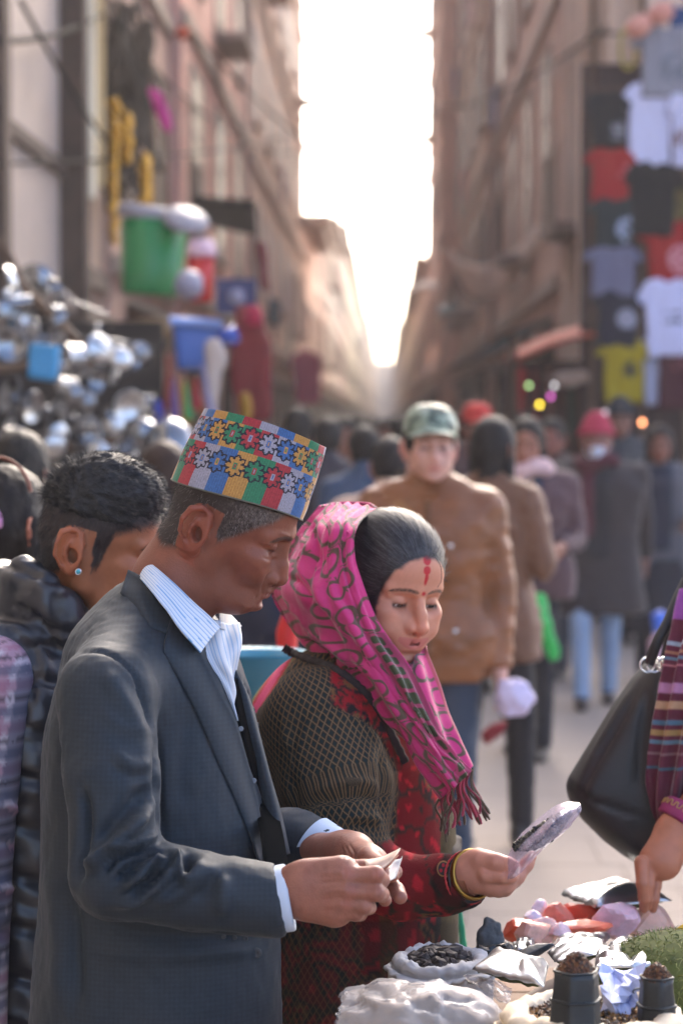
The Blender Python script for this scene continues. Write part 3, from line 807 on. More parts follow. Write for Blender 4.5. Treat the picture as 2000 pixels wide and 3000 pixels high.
# ---------------------------------------------------------------- the man in the grey suit
def build_man():
    root = empty('person', P(430, 3600, 3.30) * [1, 1, 0], 'man in a dark grey suit and a patterned cap counting banknotes, head bowed', 'person')
    skin_m = mat('skin_dark', rough=.46, attr=True, sss=.05, bump=.5, bscale=420, bdist=.0011, spec=.45)
    M = frame(P(659, 1526, 3.285), yaw=-6, pitch=28, roll=12, s=.90)
    npt = inv_pts(M, PL([(560, 1600, 3.285), (512, 1710, 3.295), (480, 1860, 3.31)]))
    ext = [(inv_pts(M, [P(x_, y_, 3.28)])[0], r_) for x_, y_, r_ in ((665, 1748, .024), (702, 1752, .021), (620, 1725, .030), (640, 1700, .03), (590, 1700, .03))]
    V, Q, p = head(.0018, neck=npt, extra=ext, neckr=(.056, .068), nose=(.124, -.036), chin=(.097, -.096), jaw=.052, nb=.0115, alar=.0150, lid=0, eye=(.078, .031, .010), mouth=(.110, -.066),
                   brow=.012, lips=.95, mw=.025, earout=.002, ears=1.06, smile=-.003)
    # cropped hair: nape, temples and side whiskers show under the cap
    def hairf(W):
        x, y, z = W.T
        n = noise(W, .006, 2) * .004
        line = np.interp(x + n, [-.12, -.06, -.036, -.024, .002, .012, .028, .056, .072, .09], [-.052, -.062, -.050, .026, .024, -.016, .000, .032, .046, .070])
        ear = (np.abs(y) > .0742) & (x > -.048) & (x < .006) & (z > -.045) & (z < .036)
        return sstep(-.004, .012, z - line + n) * .94 * ~ear
    grey = np.clip(noise(V, .0022, 2) * 1.2 + .2 + 8 * (V[:, 0] - .01), 0, 1)[:, None] * sstep(-.03, .03, V[:, 0])[:, None]
    hc = np.array([.016, .015, .016]) * (1 - grey * .8) + np.array([.13, .115, .105]) * grey * .8
    C = paint_head(V, p, lin('7a4635'), lin('784338'), stub=(.62, .66, .72), hairf=hairf, haircol=hc)
    W = moved(V, M)
    W = folds(W, Q, [([(800, 1672), (782, 1690), (770, 1718), (766, 1750)], 5, -.0022), ([(762, 1600), (782, 1612), (812, 1620)], 3, -.0016), ([(758, 1590), (785, 1594), (815, 1604)], 4, .0016), ([(765, 1630), (790, 1640), (815, 1636)], 5, -.0012),
                     ([(735, 1590), (722, 1600), (712, 1612)], 3, -.0008), ([(738, 1604), (724, 1618)], 3, -.0008), ([(690, 1690), (715, 1700), (740, 1740)], 16, -.0015), ([(745, 1655), (765, 1680), (758, 1720)], 12, .0022), ([(700, 1770), (730, 1778), (752, 1768)], 6, .0012),
                     ([(640, 1640), (650, 1700), (640, 1750)], 14, -.0015), ([(812, 1560), (835, 1566), (850, 1574)], 6, .0012), ([(752, 1742), (748, 1756)], 3, -.0012)])
    # the skull narrows where the cap sits on it
    rim0, rim1 = P(505, 1400, 3.275), P(886, 1523, 3.265); ux_ = (rim1 - rim0) / np.linalg.norm(rim1 - rim0); un = np.cross(ux_, [0, 1, 0]); un = un * np.sign(un[2]); cc_ = (rim0 + rim1) / 2
    hgt = (W - cc_) @ un; kk = np.clip((hgt - .001) / .02, 0, 1)[:, None]
    ctr_ = cc_ + un * hgt[:, None]
    W = W + kk * (ctr_ - W) * (.16 + .6 * np.clip((hgt - .07) / .04, 0, 1)[:, None])
    # hands are grown into the same body mesh
    HV, HQ, HC = man_hands()
    AV, AQ = body_core([PL([(455, 1850, 3.31), (470, 2300, 3.32), (470, 2800, 3.32)])], [.10],
                       [PL([(320, 2020, 3.12), (335, 2400, 3.06), (350, 2570, 3.03), (600, 2615, 3.02), (835, 2630, 3.02)]), PL([(440, 2010, 3.50), (600, 2340, 3.56), (700, 2475, 3.50), (860, 2462, 3.37), (965, 2497, 3.322)])], .025)
    AC = np.tile(lin('834c38'), (len(AV), 1))
    VV, QQ = join((W, Q), (HV, HQ), (AV, AQ))
    mesh('body', VV, QQ, skin_m, root, col=np.concatenate([C, HC, AC]))
    # short grey-black hairs on the cropped part
    fl = np.where((hairf(V) > .6) & (V[:, 2] < .075) & (np.abs(V[:, 1]) < .0795))[0]
    Nn = vnorm(V, Q); rg = np.random.default_rng(3)
    pick = rg.choice(fl, 5200)
    sel = V[pick] + rg.normal(size=(5200, 3)) * .0007
    SV, SQ = strands(sel, Nn[pick] * .55 + np.array([.1, 0, -.8]), .0055, .00022, jit=.25, rng=rg)
    g = np.repeat((rg.random(5200) < .12 + .45 * sstep(-.0, .04, sel[:, 0])), 8)[:, None]
    hk_ = (moved(sel, M) - cc_) @ un < -.002
    hk_ = np.repeat(hk_, 8); okq = hk_[SQ[:, 0]]; SQ = SQ[okq]
    mesh('hair', moved(SV, M), SQ, mat('hair_strand', rough=.5, attr=True), root, col=np.where(g, [.28, .26, .25], [.014, .013, .014]))
    build_topi(M, root)
    build_suit(root)
    legs(root, P(430, 3050, 3.32), .84, .095, lin('20282f'), 0)
    return root
def body_core(trunk, tr, limbs, lr):
    """plain trunk and limb tubes under the clothes, part of the body mesh"""
    out = []
    for t, r in zip(trunk, tr): out.append(tube_mesh(cr(t, 8), r, 12))
    for l in limbs: out.append(tube_mesh(cr(l, 10), lr, 10))
    return join(*out)
def man_hands():
    v = Vol((-.13, 2.93, .95), (.16, 3.36, 1.20), .0018)
    v.D[:] = 1
    # right hand, nearer the lens
    W = lambda x, y, d: P(830 + x * .2679, 2380 + y * .2679, d)
    v.cap(P(835, 2606, 3.02), W(180, 850, 3.005), .0275, .026, k=.02, flat=RT * .2 - FW, ff=.85)
    v.cap(W(200, 850, 3.005), W(620, 800, 2.99), .030, .028, k=.02, flat=FW, ff=.62)
    v.cap(W(260, 880, 3.005), W(560, 1010, 2.995), .030, .026, k=.02, flat=FW, ff=.62)
    v.cap(W(300, 720, 3.0), W(640, 640, 2.995), .020, .018, k=.02, flat=FW, ff=.8)
    v.cap(W(350, 980, 3.01), W(560, 1080, 3.0), .018, .014, k=.018)
    fg = [([W(690, 700, 2.985), W(1010, 680, 2.978), W(1075, 740, 2.998), W(980, 760, 3.030)], [.0118, .0108, .0098, .0085]),
          ([W(700, 860, 2.982), W(1020, 880, 2.975), W(1075, 900, 2.998), W(960, 900, 3.030)], [.0115, .0106, .0096, .0085]),
          ([W(650, 990, 2.985), W(880, 1030, 2.978), W(935, 1040, 2.998), W(840, 1040, 3.028)], [.0108, .0098, .0090, .008]),
          ([W(560, 1085, 2.99), W(790, 1115, 2.984), W(840, 1120, 3.000), W(760, 1120, 3.024)], [.0098, .0086, .0080, .0072])]
    for pts, r in fg:
        f = Vol(np.min(pts, 0) - .02, np.max(pts, 0) + .02, .0018)
        v.cap(pts[0], pts[1], r[0], r[1], k=.005); v.cap(pts[1], pts[2], r[1], r[2], k=.003); v.cap(pts[2], pts[3], r[2], r[3], k=.002)
        v.ell(pts[0], (.0128,) * 3, k=.008)
    v.tube([W(330, 680, 3.03), W(620, 600, 3.035), W(900, 625, 3.03), W(1080, 650, 3.02)], [.016, .0125, .0112, .009], k=.008)
    # left hand, behind
    v.cap(P(930, 2492, 3.31), W(760, 460, 3.24), .026, .0275, k=.02, flat=(0, 1, .3), ff=.85)
    v.cap(W(700, 430, 3.26), W(960, 560, 3.16), .026, .022, k=.02)
    v.tube([W(780, 440, 3.23), W(940, 500, 3.13), W(1060, 590, 3.08), W(1120, 660, 3.05)], [.019, .0135, .0115, .009], k=.008)
    v.cap(W(900, 620, 3.17), W(1060, 760, 3.12), .024, .018, k=.02)
    for pts, r in [([W(1020, 650, 3.13), W(1150, 600, 3.09), W(1215, 650, 3.06), W(1180, 700, 3.045)], [.012, .010, .009, .0082]),
                   ([W(1030, 740, 3.13), W(1170, 780, 3.09), W(1235, 850, 3.06), W(1275, 925, 3.045)], [.012, .0105, .0098, .0092]),
                   ([W(1000, 820, 3.15), W(1080, 900, 3.12), W(1110, 960, 3.10)], [.011, .0095, .0085])]:
        for i in range(len(pts) - 1): v.cap(pts[i], pts[i + 1], r[i], r[i + 1], k=.004)
    V, Q = v.net(1)
    # wrinkles and knuckle folds
    V = folds(V, Q, [([(1006, 2540), (1010, 2560), (1006, 2585)], 3, -.0010), ([(1098, 2540), (1101, 2560), (1098, 2580)], 2.5, -.0008), ([(1094, 2540), (1096, 2560), (1093, 2580)], 2, -.0006),
                     ([(1104, 2598), (1107, 2615), (1104, 2632)], 2.5, -.0007), ([(1010, 2475), (1020, 2500), (1016, 2520)], 3, -.0018), ([(1022, 2470), (1036, 2500), (1034, 2522)], 3, -.0018),
                     ([(1000, 2478), (1006, 2500), (1004, 2520)], 3, -.0010), ([(930, 2560), (980, 2556), (1020, 2560)], 7, .0012), ([(940, 2620), (990, 2608), (1025, 2610)], 7, .0012), ([(930, 2590), (980, 2584), (1015, 2586)], 7, -.0012),
                     ([(940, 2660), (985, 2650), (1005, 2648)], 7, .0010), ([(935, 2640), (985, 2630), (1012, 2632)], 6, -.0010)])
    n = noise(V, .012, 3)[:, None]; sk = np.array(lin('8a5848'))
    C = sk * (1 + .22 * n + .08 * noise(V, .003, 2)[:, None])
    px, py, d = proj(V)
    C *= 1 - .22 * sstep(.15, .55, noise(V * [1, 1, .55], .0075, 2))[:, None] * np.array([.5, .8, .8])
    kn = sum(np.exp(-((px - a) ** 2 + (py - b) ** 2) / 260) for a, b in ((1020, 2562), (1030, 2612), (1015, 2650), (1100, 2560)))
    C *= 1 + np.clip(kn, 0, 1)[:, None] * np.array([.12, -.02, 0])
    return V, Q, C

TOPI = {'r': lin('a3343c'), 'w': lin('9896a4'), 'b': lin('3c659c'), 'y': lin('b98a48'), 'g': lin('2f7a58'), 'k': lin('23232e')}
def topi_colors(nu, nv):
    """woven pattern cell by cell: upright colour bands and two rows of stepped flowers edged with dark steps"""
    order = 'rwbyg'; pit = nu // 22
    i, j = np.meshgrid(np.arange(nu), np.arange(nv), indexing='ij')
    C = np.zeros((nu, nv, 3)); who = np.zeros((nu, nv), int)
    rows = [(.235, 3, 4), (.60, 0, 2)]
    zones = [(-1, .10, 4, 8), (.10, .415, 3, 5), (.415, 2, 2, 1)]
    for a, b, sh, off in zones:
        m = (j / nv >= a) & (j / nv < b); idx = ((i + off) // pit + sh) % 5
        for q in range(5): C[m & (idx == q)] = TOPI[order[q]]
    bm = ['.......', '......#', '..##..#', '..#####', '...####', '....###', '.######', '#######']
    T = np.array([[c == '#' for c in r] + [r[6] == '#' or True] for r in bm])          # one quarter, mirrored both ways
    T[0, 7] = T[1, 7] = True; T[2, 7] = T[3, 7] = True
    def shape(ax, ay): return (ax <= 7) & (ay <= 7) & T[7 - np.minimum(ay, 7), 7 - np.minimum(ax, 7)]
    def out(ax, ay):
        d = np.zeros(ax.shape, bool)
        for ox in (-1, 0, 1):
            for oy in (-1, 0, 1): d |= shape(np.abs(ax - ox), np.abs(ay - oy))
        return d & ~shape(ax, ay)
    D = np.zeros((nu, nv), bool); S = np.zeros((nu, nv), int)
    for fy, off, sh in rows:
        for k in range(22):
            dx = (i - (k * pit + off) + nu // 2) % nu - nu // 2
            ax, ay = np.abs(dx), np.abs(j - int(fy * nv))
            s_ = shape(ax, ay); D |= out(ax, ay)
            c = (k + sh) % 5
            S = np.where(s_, c + 1, S)
            S = np.where((ax <= 1) & (ay <= 2), (c + 1) % 5 + 1, S)
            S = np.where((ax <= 0) & (ay <= 1), (c + 2) % 5 + 1, S)
    C[D] = TOPI['k']
    for q in range(5): C[S == 1 + q] = TOPI[order[q]]
    return C
def build_topi(M, root):
    nu, nv = 330, 60
    bb, bf, tb, tf = PL([(505, 1400, 3.275), (886, 1523, 3.265), (597, 1196, 3.265), (954, 1311, 3.255)])
    a = np.linspace(0, 2 * math.pi, nu, endpoint=False)      # 0 = front
    g = np.zeros((nu, nv, 3)); rg = np.random.default_rng(5)
    wd = np.array([.02, 1, -.035])
    for j in range(nv):
        t = j / (nv - 1)            # 0 top .. 1 bottom
        B, Fr = tb + (bb - tb) * t, tf + (bf - tf) * t
        c = (B + Fr) / 2; hl = np.linalg.norm(Fr - B) / 2; ux = (Fr - B) / (2 * hl)
        wy = .068 + .014 * t
        x = hl * np.cos(a); y = wy * np.sin(a)
        upz = np.cross(ux, [0, 1, 0]); upz = upz * (1 if upz[2] > 0 else -1)
        sag = .007 * (1 - t) * np.sin(a) ** 2 - .003 * t * np.sin(2 * a + .4)
        wob = .0030 * noise(np.stack([np.cos(a) * 2, np.sin(a) * 2, np.full(nu, t * 1.5)], 1), .7, 2) + .0016 * math.sin(t * math.pi)
        rr = 1 + wob / .08
        g[:, j] = c + ux * (x * rr)[:, None] + wd * (y * rr)[:, None] + upz * sag[:, None]
    V, q, uv = gridmesh(g, True, False)
    q = q[:, ::-1]
    C = topi_colors(nu, nv)
    cc = C[:, :nv - 1].reshape(-1, 3)
    ii = np.repeat(np.arange(nu), nv - 1)
    cc = cc * (1 + .10 * rg.normal(size=(len(cc), 1)).clip(-1.5, 1.5)) * (1 - .14 * (ii % 2 == 0)[:, None])
    cap = mesh('cap', V, q, mat('topi_cloth', rough=.8, attr=True, sheen=.2, bump=.35, bscale=1800, bdist=.0006), root, ccol=np.clip(cc * .85, 0, 1), solid=.004)
    rim = g[:, 0]; cen = rim.mean(0) - np.array([0, 0, .010])
    rows = [rim * (1 - t) + cen * t + np.array([0, 0, -.006]) * math.sin(t * 3) for t in np.linspace(.01, .98, 10)]
    V2, q2, _ = gridmesh(np.stack(rows, 1), True, False)
    sub(mesh('cap_top', V2, q2[:, ::-1], mat('topi_top', lin('3c659c'), rough=.8, var=.2, vscale=60), root), cap)
    pv, pq = tube_mesh(np.concatenate([g[:, -1], g[:1, -1]])[::4], .0011, 6, False)
    sub(mesh('cap_edging', pv, pq, mat('topi_edge', lin('5b5a50'), rough=.8), root), cap)

JK = dict(near=[(433, 1640), (410, 1689), (450, 1745), (505, 1808), (588, 1910), (648, 2029), (689, 2106), (725, 2225), (761, 2374), (779, 2523), (785, 2700), (790, 3000), (792, 3200)],
          far=[(520, 1700), (600, 1790), (640, 1850), (660, 1900), (677, 1957), (710, 2020), (743, 2076), (773, 2195), (800, 2300), (826, 2386), (850, 2481), (905, 2520), (905, 3000), (905, 3200)])
def build_suit(root):
    suit = mat('suit_wool', lin('222c35'), rough=.62, weave=.07, wscale=420, bdist=.0005, sheen=.05, check=48, var=.14, vscale=240, spec=.28)
    lo = P(60, 3150, 3.75); hi = P(900, 1600, 3.75)
    v = Vol((-.52, 2.85, EYE[2] - .82), (-.02, 3.72, 1.56), .0052)
    L = [(1700, 395, 520, .07), (1770, 320, 590, .10), (1850, 262, 655, .145), (1950, 200, 700, .175), (2100, 150, 745, .185), (2250, 133, 778, .185),
         (2400, 130, 812, .18), (2520, 128, 838, .178), (2700, 116, 850, .18), (2850, 104, 850, .19), (3000, 96, 852, .20), (3150, 90, 855, .21)]
    def torso(vol, inset=0.0, k=.02, op='u', p=2.25):
        z, cx, cy, rx, ry = [], [], [], [], []
        for vv, a, b, wy in L:
            A, B = P(a, vv, 3.32), P(b, vv, 3.32)
            c = (A + B) / 2
            z.append(c[2]); cx.append(c[0]); cy.append(c[1]); rx.append(np.linalg.norm(B - A) / 2 - inset); ry.append(wy - inset)
        vol.loft(z, cx, cy, rx, ry, rot=-.10, p=p, k=k, op=op)
        return vol
    torso(v)
    inner = Vol(v.lo, v.lo + (v.n - 1) * v.h, v.h); inner.D = np.ones(v.n, np.float32)
    torso(inner, .016, k=0)
    X, Y, Z = v.all()[1]
    pts = v.pts()
    px, py, dd = proj(pts.reshape(-1, 3)); px, py, dd = px.reshape(v.n), py.reshape(v.n), dd.reshape(v.n)
    # yoke and shoulders
    v.cap(P(430, 1835, 3.30), P(318, 2030, 3.12), .055, .064, k=.035)
    v.cap(P(430, 1835, 3.30), P(470, 2010, 3.50), .055, .064, k=.035)
    v.ell(P(330, 1900, 3.34), (.06, .13, .05), k=.04)
    nx = np.interp(py, [a[1] for a in JK['near']], [a[0] for a in JK['near']]); fx = np.interp(py, [a[1] for a in JK['far']], [a[0] for a in JK['far']])
    wedge = np.maximum((nx - px), (px - fx)) * dd / F
    wedge = np.maximum(wedge, 3.26 - dd + (py > 2500) * 0)  # only the front
    cut = np.maximum(wedge, -inner.D)
    v.D = np.maximum(v.D, -cut.astype(np.float32))
    # sleeves
    near = [P(312, 2045, 3.095), P(330, 2280, 3.05), P(340, 2560, 3.02), P(570, 2608, 3.02), P(800, 2640, 3.02)]
    v.cap(near[0], near[1], .063, .059, k=.018); v.cap(near[1], near[2], .059, .057, k=.01)
    v.cap(near[2], near[3], .055, .050, k=.012); v.cap(near[3], near[4], .050, .0465, k=.006)
    # the cuff end is cut straight
    c0, cn = P(822, 2640, 3.02), np.array([1, 0, -.16])
    # far sleeve
    far = [P(470, 2020, 3.52), P(600, 2350, 3.54), P(700, 2470, 3.44), P(860, 2462, 3.37), P(990, 2506, 3.31)]
    v.cap(far[0], far[1], .06, .057, k=.02); v.cap(far[1], far[2], .057, .05, k=.01); v.cap(far[2], far[3], .048, .044, k=.01); v.cap(far[3], far[4], .044, .039, k=.01)
    for c_, n_, rad in ((P(826, 2640, 3.02), RT * 1.0 + UP * .17, .085), (P(958, 2492, 3.325), RT * .75 - FW * .45 - UP * .5, .07)):
        n_ = n_ / np.linalg.norm(n_)
        q_ = pts - c_; sdp = q_ @ n_; rr_ = np.linalg.norm(q_, axis=-1)
        v.D = np.where((rr_ < rad), np.maximum(v.D, sdp.astype(np.float32)), v.D)
        v.D = np.where((rr_ >= rad) & (rr_ < rad + .05) & (sdp > .03) & (px > 800), np.maximum(v.D, .01), v.D)
    V, Q = v.net(2)
    # remove surfaces of the inner cut faces by keeping them: they are the lining side
    V = V + vnorm(V, Q) * (.0022 * noise(V * [1, 1, .7], .035, 3) + .0012 * noise(V, .011, 2))[:, None]
    V = folds(V, Q, [
        ([(243, 2540), (300, 2515), (370, 2440), (445, 2352)], 20, .012), ([(300, 2560), (335, 2512), (400, 2490), (469, 2463)], 10, -.012),
        ([(350, 2480), (344, 2493), (420, 2470), (466, 2445)], 9, .006),
        ([(270, 2480), (330, 2420), (400, 2350), (450, 2300)], 26, -.006), ([(352, 2612), (400, 2570), (440, 2530), (487, 2512)], 13, .010),
        ([(335, 2590), (380, 2545), (430, 2508), (480, 2495)], 12, -.009), ([(320, 2652), (400, 2632), (470, 2590), (520, 2520), (505, 2500)], 14, .009),
        ([(380, 2610), (430, 2585), (480, 2545)], 10, -.007), ([(505, 2500), (520, 2545), (546, 2580), (575, 2550), (600, 2515)], 12, .007),
        ([(540, 2500), (548, 2530), (556, 2560)], 12, -.009), ([(430, 2660), (520, 2620), (590, 2570), (640, 2530)], 20, .005), ([(640, 2560), (655, 2620), (640, 2690)], 24, .005),
        ([(560, 2640), (610, 2600), (640, 2560)], 14, -.004), ([(300, 1960), (340, 2020), (390, 2100), (430, 2180)], 26, .006), ([(390, 1990), (430, 2060), (452, 2150)], 20, -.004),
        ([(300, 2080), (360, 2130), (420, 2150)], 16, .003), ([(330, 2200), (390, 2240), (450, 2235)], 15, .004), ([(320, 2240), (390, 2275), (450, 2262)], 13, -.004),
        ([(240, 2300), (250, 2400), (236, 2520), (225, 2600)], 14, -.008), ([(458, 2140), (462, 2250), (468, 2360), (474, 2470)], 9, -.008),
        ([(260, 2690), (420, 2735), (600, 2745), (780, 2760)], 16, -.006), ([(240, 2790), (420, 2800), (640, 2790), (760, 2775)], 22, .004), ([(140, 2500), (170, 2650), (180, 2800), (160, 3000)], 34, .008),
        ([(200, 2600), (220, 2750), (225, 3000)], 22, -.008), ([(160, 2100), (170, 2250), (165, 2420)], 30, .004), ([(560, 2050), (540, 2200), (530, 2400)], 30, -.004),
        ([(177, 1945), (249, 1908), (326, 1917), (398, 1983), (445, 2112), (452, 2171)], 5, -.0045), ([(250, 1830), (262, 1860), (245, 1900)], 4, -.0015),
    ], 1.3)
    jacket = mesh('jacket', V, Q, suit, root)
    tree = bvh(V, Q)
    # lapels, laid on the chest
    lap_in = [(505, 1800), (588, 1910), (648, 2029), (689, 2106), (725, 2225), (761, 2374), (779, 2520)]
    lap_out = [(478, 1910), (517, 1981), (576, 2094), (636, 2231), (683, 2332), (725, 2433), (762, 2522)]
    def sheet(name, a, b, nu, nv, off, m, th=.003, par=root, lift=None, dflt=3.16):
        g = rails(a, b, nu, nv)
        g3 = lay_on(tree, g, off, dflt=None, lift=lift, relax=14)
        Vs, qs, uv = gridmesh(g3)
        n = vnorm(Vs, qs)
        if ((Vs - EYE) * n).sum() > 0: qs = qs[:, ::-1]
        return mesh(name, Vs, qs, m, par, uv=uv, solid=th, offset=-1)
    roll = lambda nu, nv, h: (h * np.sin(np.linspace(0, 1, nv) * math.pi * .5 + .0))[None, :] * np.ones((nu, 1))
    sheet('lapel', lap_out, lap_in, 40, 12, .006, suit, lift=roll(40, 12, .006))
    sheet('collar', [(352, 1738), (398, 1785), (433, 1838), (452, 1845), (497, 1862)], [(376, 1668), (412, 1690), (452, 1748), (500, 1803), (510, 1815)], 26, 10, .005, suit, lift=roll(26, 10, .008))
    # lining strip of the far front edge, and its lapel
    # shirt, waistcoat: the inner torso
    shirt = mat('shirt_cotton', rough=.7, attr=True, bump=.15, bscale=1200, bdist=.0004)
    vi = Vol((-.50, 2.95, .95), (-.02, 3.66, 1.50), .006)
    torso(vi, .020, k=0)
    Vi, Qi = vi.net(1)
    vest_m = mat('waistcoat_wool', lin('0c0e10'), rough=1, spec=0)
    vest = mesh('waistcoat', Vi, Qi, vest_m, root)
    t2 = bvh(Vi, Qi)
    def dep(tr, x, y, dflt):
        h = tr.ray_cast(Vector(EYE), Vector(P(x, y, 1) - EYE))
        return (np.array(h[0]) - EYE) @ FW if h[0] is not None else dflt
    def front(name, near, midl, farl, dd_, m_, nu=50, nv=40, wr=0, **kw):
        A = PL([(x, y, dep(tree, x - 14, y, 3.2) + dd_[0]) for x, y in near])
        B = PL([(x, y, dep(tree, a_[0] - 14, a_[1], 3.2) + dd_[1]) for (x, y), a_ in zip(midl, near)])
        Cc = PL([(x, y, dep(tree, a_[0] - 14, a_[1], 3.2) + dd_[2]) for (x, y), a_ in zip(farl, near)])
        V_, q_, uv_ = patch(np.stack([A, B, Cc], 1), nu, nv)
        n_ = vnorm(V_, q_)
        if ((V_ - EYE) * n_).sum() > 0: q_ = q_[:, ::-1]; n_ = -n_
        if wr: V_ = V_ + n_ * (wr * np.sin(uv_[:, 1] * 14 + 2 * np.sin(uv_[:, 0] * 5)) + wr * noise(np.stack([uv_[:, 1] * 5, uv_[:, 0] * 2, uv_[:, 0] * 0], 1), 1, 2))[:, None]
        kw2 = dict(kw)
        if 'cf' in kw2: kw2['col'] = kw2.pop('cf')(uv_)
        return mesh(name, V_, q_, m_, root, **kw2)
    def cf(uv_):
        st = np.abs((uv_[:, 1] * 11) % 1 - .5) < .13
        return np.where(st[:, None], np.array(lin('7d9cbd')), np.array(lin('b9bec6')))
    front('shirt_front', [(578, 1815), (600, 1910), (650, 2010), (692, 2112)], [(628, 1818), (655, 1925), (680, 2005), (700, 2112)], [(700, 1828), (710, 1885), (690, 1985), (708, 2112)], (.012, .020, .06), shirt, wr=.0016, solid=.001, cf=cf)
    front('waistcoat_front', [(655, 1990), (680, 2106), (715, 2225), (751, 2374), (772, 2523), (778, 2700)], [(690, 1990), (708, 2106), (738, 2225), (772, 2374), (790, 2523), (800, 2700)],
          [(700, 1980), (740, 2090), (775, 2215), (815, 2380), (840, 2510), (848, 2700)], (.022, .026, .07), vest_m, solid=.002)
    front('lapel', [(668, 1945), (690, 2018), (714, 2115), (742, 2228), (776, 2374), (800, 2500)], [(690, 1955), (722, 2030), (748, 2130), (778, 2245), (812, 2380), (834, 2505)],
          [(700, 1990), (738, 2060), (762, 2150), (790, 2260), (826, 2386), (850, 2500)], (.016, .014, .05), suit, nu=40, nv=8, solid=.003)
    # shirt collar: near leaf stands round the neck
    rimt = PL([(445, 1628, 3.38), (433, 1640, 3.28), (470, 1672, 3.222), (517, 1713, 3.205), (565, 1760, 3.20), (612, 1802, 3.215), (648, 1838, 3.24)])
    rimb = PL([(405, 1690, 3.38), (408, 1692, 3.25), (445, 1735, 3.185), (490, 1790, 3.165), (525, 1840, 3.16), (560, 1880, 3.165), (589, 1912, 3.175)])
    t = np.linspace(0, 1, 40)[None, :, None]
    A, B = cr(rimt, 70)[:, None], cr(rimb, 70)[:, None]
    mid = (A + B) / 2 + np.array([0, -.006, .004])
    gg = A * (1 - t) ** 2 + 2 * mid * t * (1 - t) + B * t * t
    Vc, qc, uvc = gridmesh(gg)
    w = uvc[:, 1] + .02 * np.sin(uvc[:, 0] * 3)
    st = np.abs((w * 8.5) % 1 - .5) < .12
    n = vnorm(Vc, qc)
    if ((Vc - EYE) * n).sum() > 0: qc = qc[:, ::-1]
    mesh('shirt_collar', Vc, qc, shirt, root, col=np.where(st[:, None], np.array(lin('6a97c4')), np.array(lin('c3ccd8'))), solid=.0022)
    # far leaf of the collar and the open neck edge of the shirt
    for ra, rb, nm, c0_ in (([(640, 1800, 3.29), (664, 1795, 3.32), (706, 1836, 3.33)], [(640, 1842, 3.25), (664, 1850, 3.275), (692, 1846, 3.305)], 'shirt_collar', 'a3a4a8'),):
        Vc, qc, uvc = gridmesh(rails([P(*q_) for q_ in ra], [P(*q_) for q_ in rb], 24, 14))
        st = np.abs((uvc[:, 0] * 7) % 1 - .5) < .14
        Vc = Vc - FW * (.003 * np.sin(uvc[:, 0] * 9))[:, None]
        mesh(nm, Vc, qc, shirt, root, col=np.where(st[:, None], np.array(lin('8798ae')), np.array(lin(c0_))), solid=.002)
    # buttons
    gl = mat('button_horn', lin('6c7580'), rough=.25)
    def button(px_, py_, d, r, nm='button', mt=gl):
        Vb, qb = lathe([(.0001, .0), (.0001, .0016), (r * .5, .0012), (r * .8, .0022), (r, .0012), (r, 0)], 14, R=np.array(Vector((0, -1, .1)).to_track_quat('Z', 'Y').to_matrix()), c=P(px_, py_, d))
        mesh(nm, Vb, qb, mt, root)
    for bx, by in ((706, 2135), (744, 2287), (774, 2443)):
        button(bx, by, dep(tree, bx - 40, by, 3.2) + .018, .0036)
    for bx, by in ((656, 2744), (688, 2747), (720, 2750)):
        h = tree.ray_cast(Vector(EYE), Vector(P(bx, by, 1) - EYE)); dd_ = (np.array(h[0]) - EYE) @ FW - .001 if h[0] else 3.05
        button(bx, by, dd_, .0032, mt=mat('button_dark', lin('30343a'), rough=.3))
    h = tree.ray_cast(Vector(EYE), Vector(P(752, 2792, 1) - EYE))
    button(752, 2792, ((np.array(h[0]) - EYE) @ FW - .001) if h[0] else 3.1, .007, mt=mat('button_dark'))
    # shirt cuffs
    for a_, ax, r0 in ((P(832, 2632, 3.02), RT * 1.0 + UP * .17, .0435), (P(962, 2496, 3.322), RT * .75 - FW * .45 - UP * .5, .0385)):
        ax = ax / np.linalg.norm(ax)
        R = np.array(Vector(ax).to_track_quat('Z', 'Y').to_matrix())
        Vb, qb = lathe([(r0 * .93, -.03), (r0 * .97, .0), (r0 * .97, .006), (r0 * .93, .0085), (r0 * .90, .006), (r0 * .88, -.02)], 40, R=R, c=a_)
        mesh('shirt_cuff', Vb, qb, mat('cuff_cotton', lin('b4c0d0'), rough=.7), root)
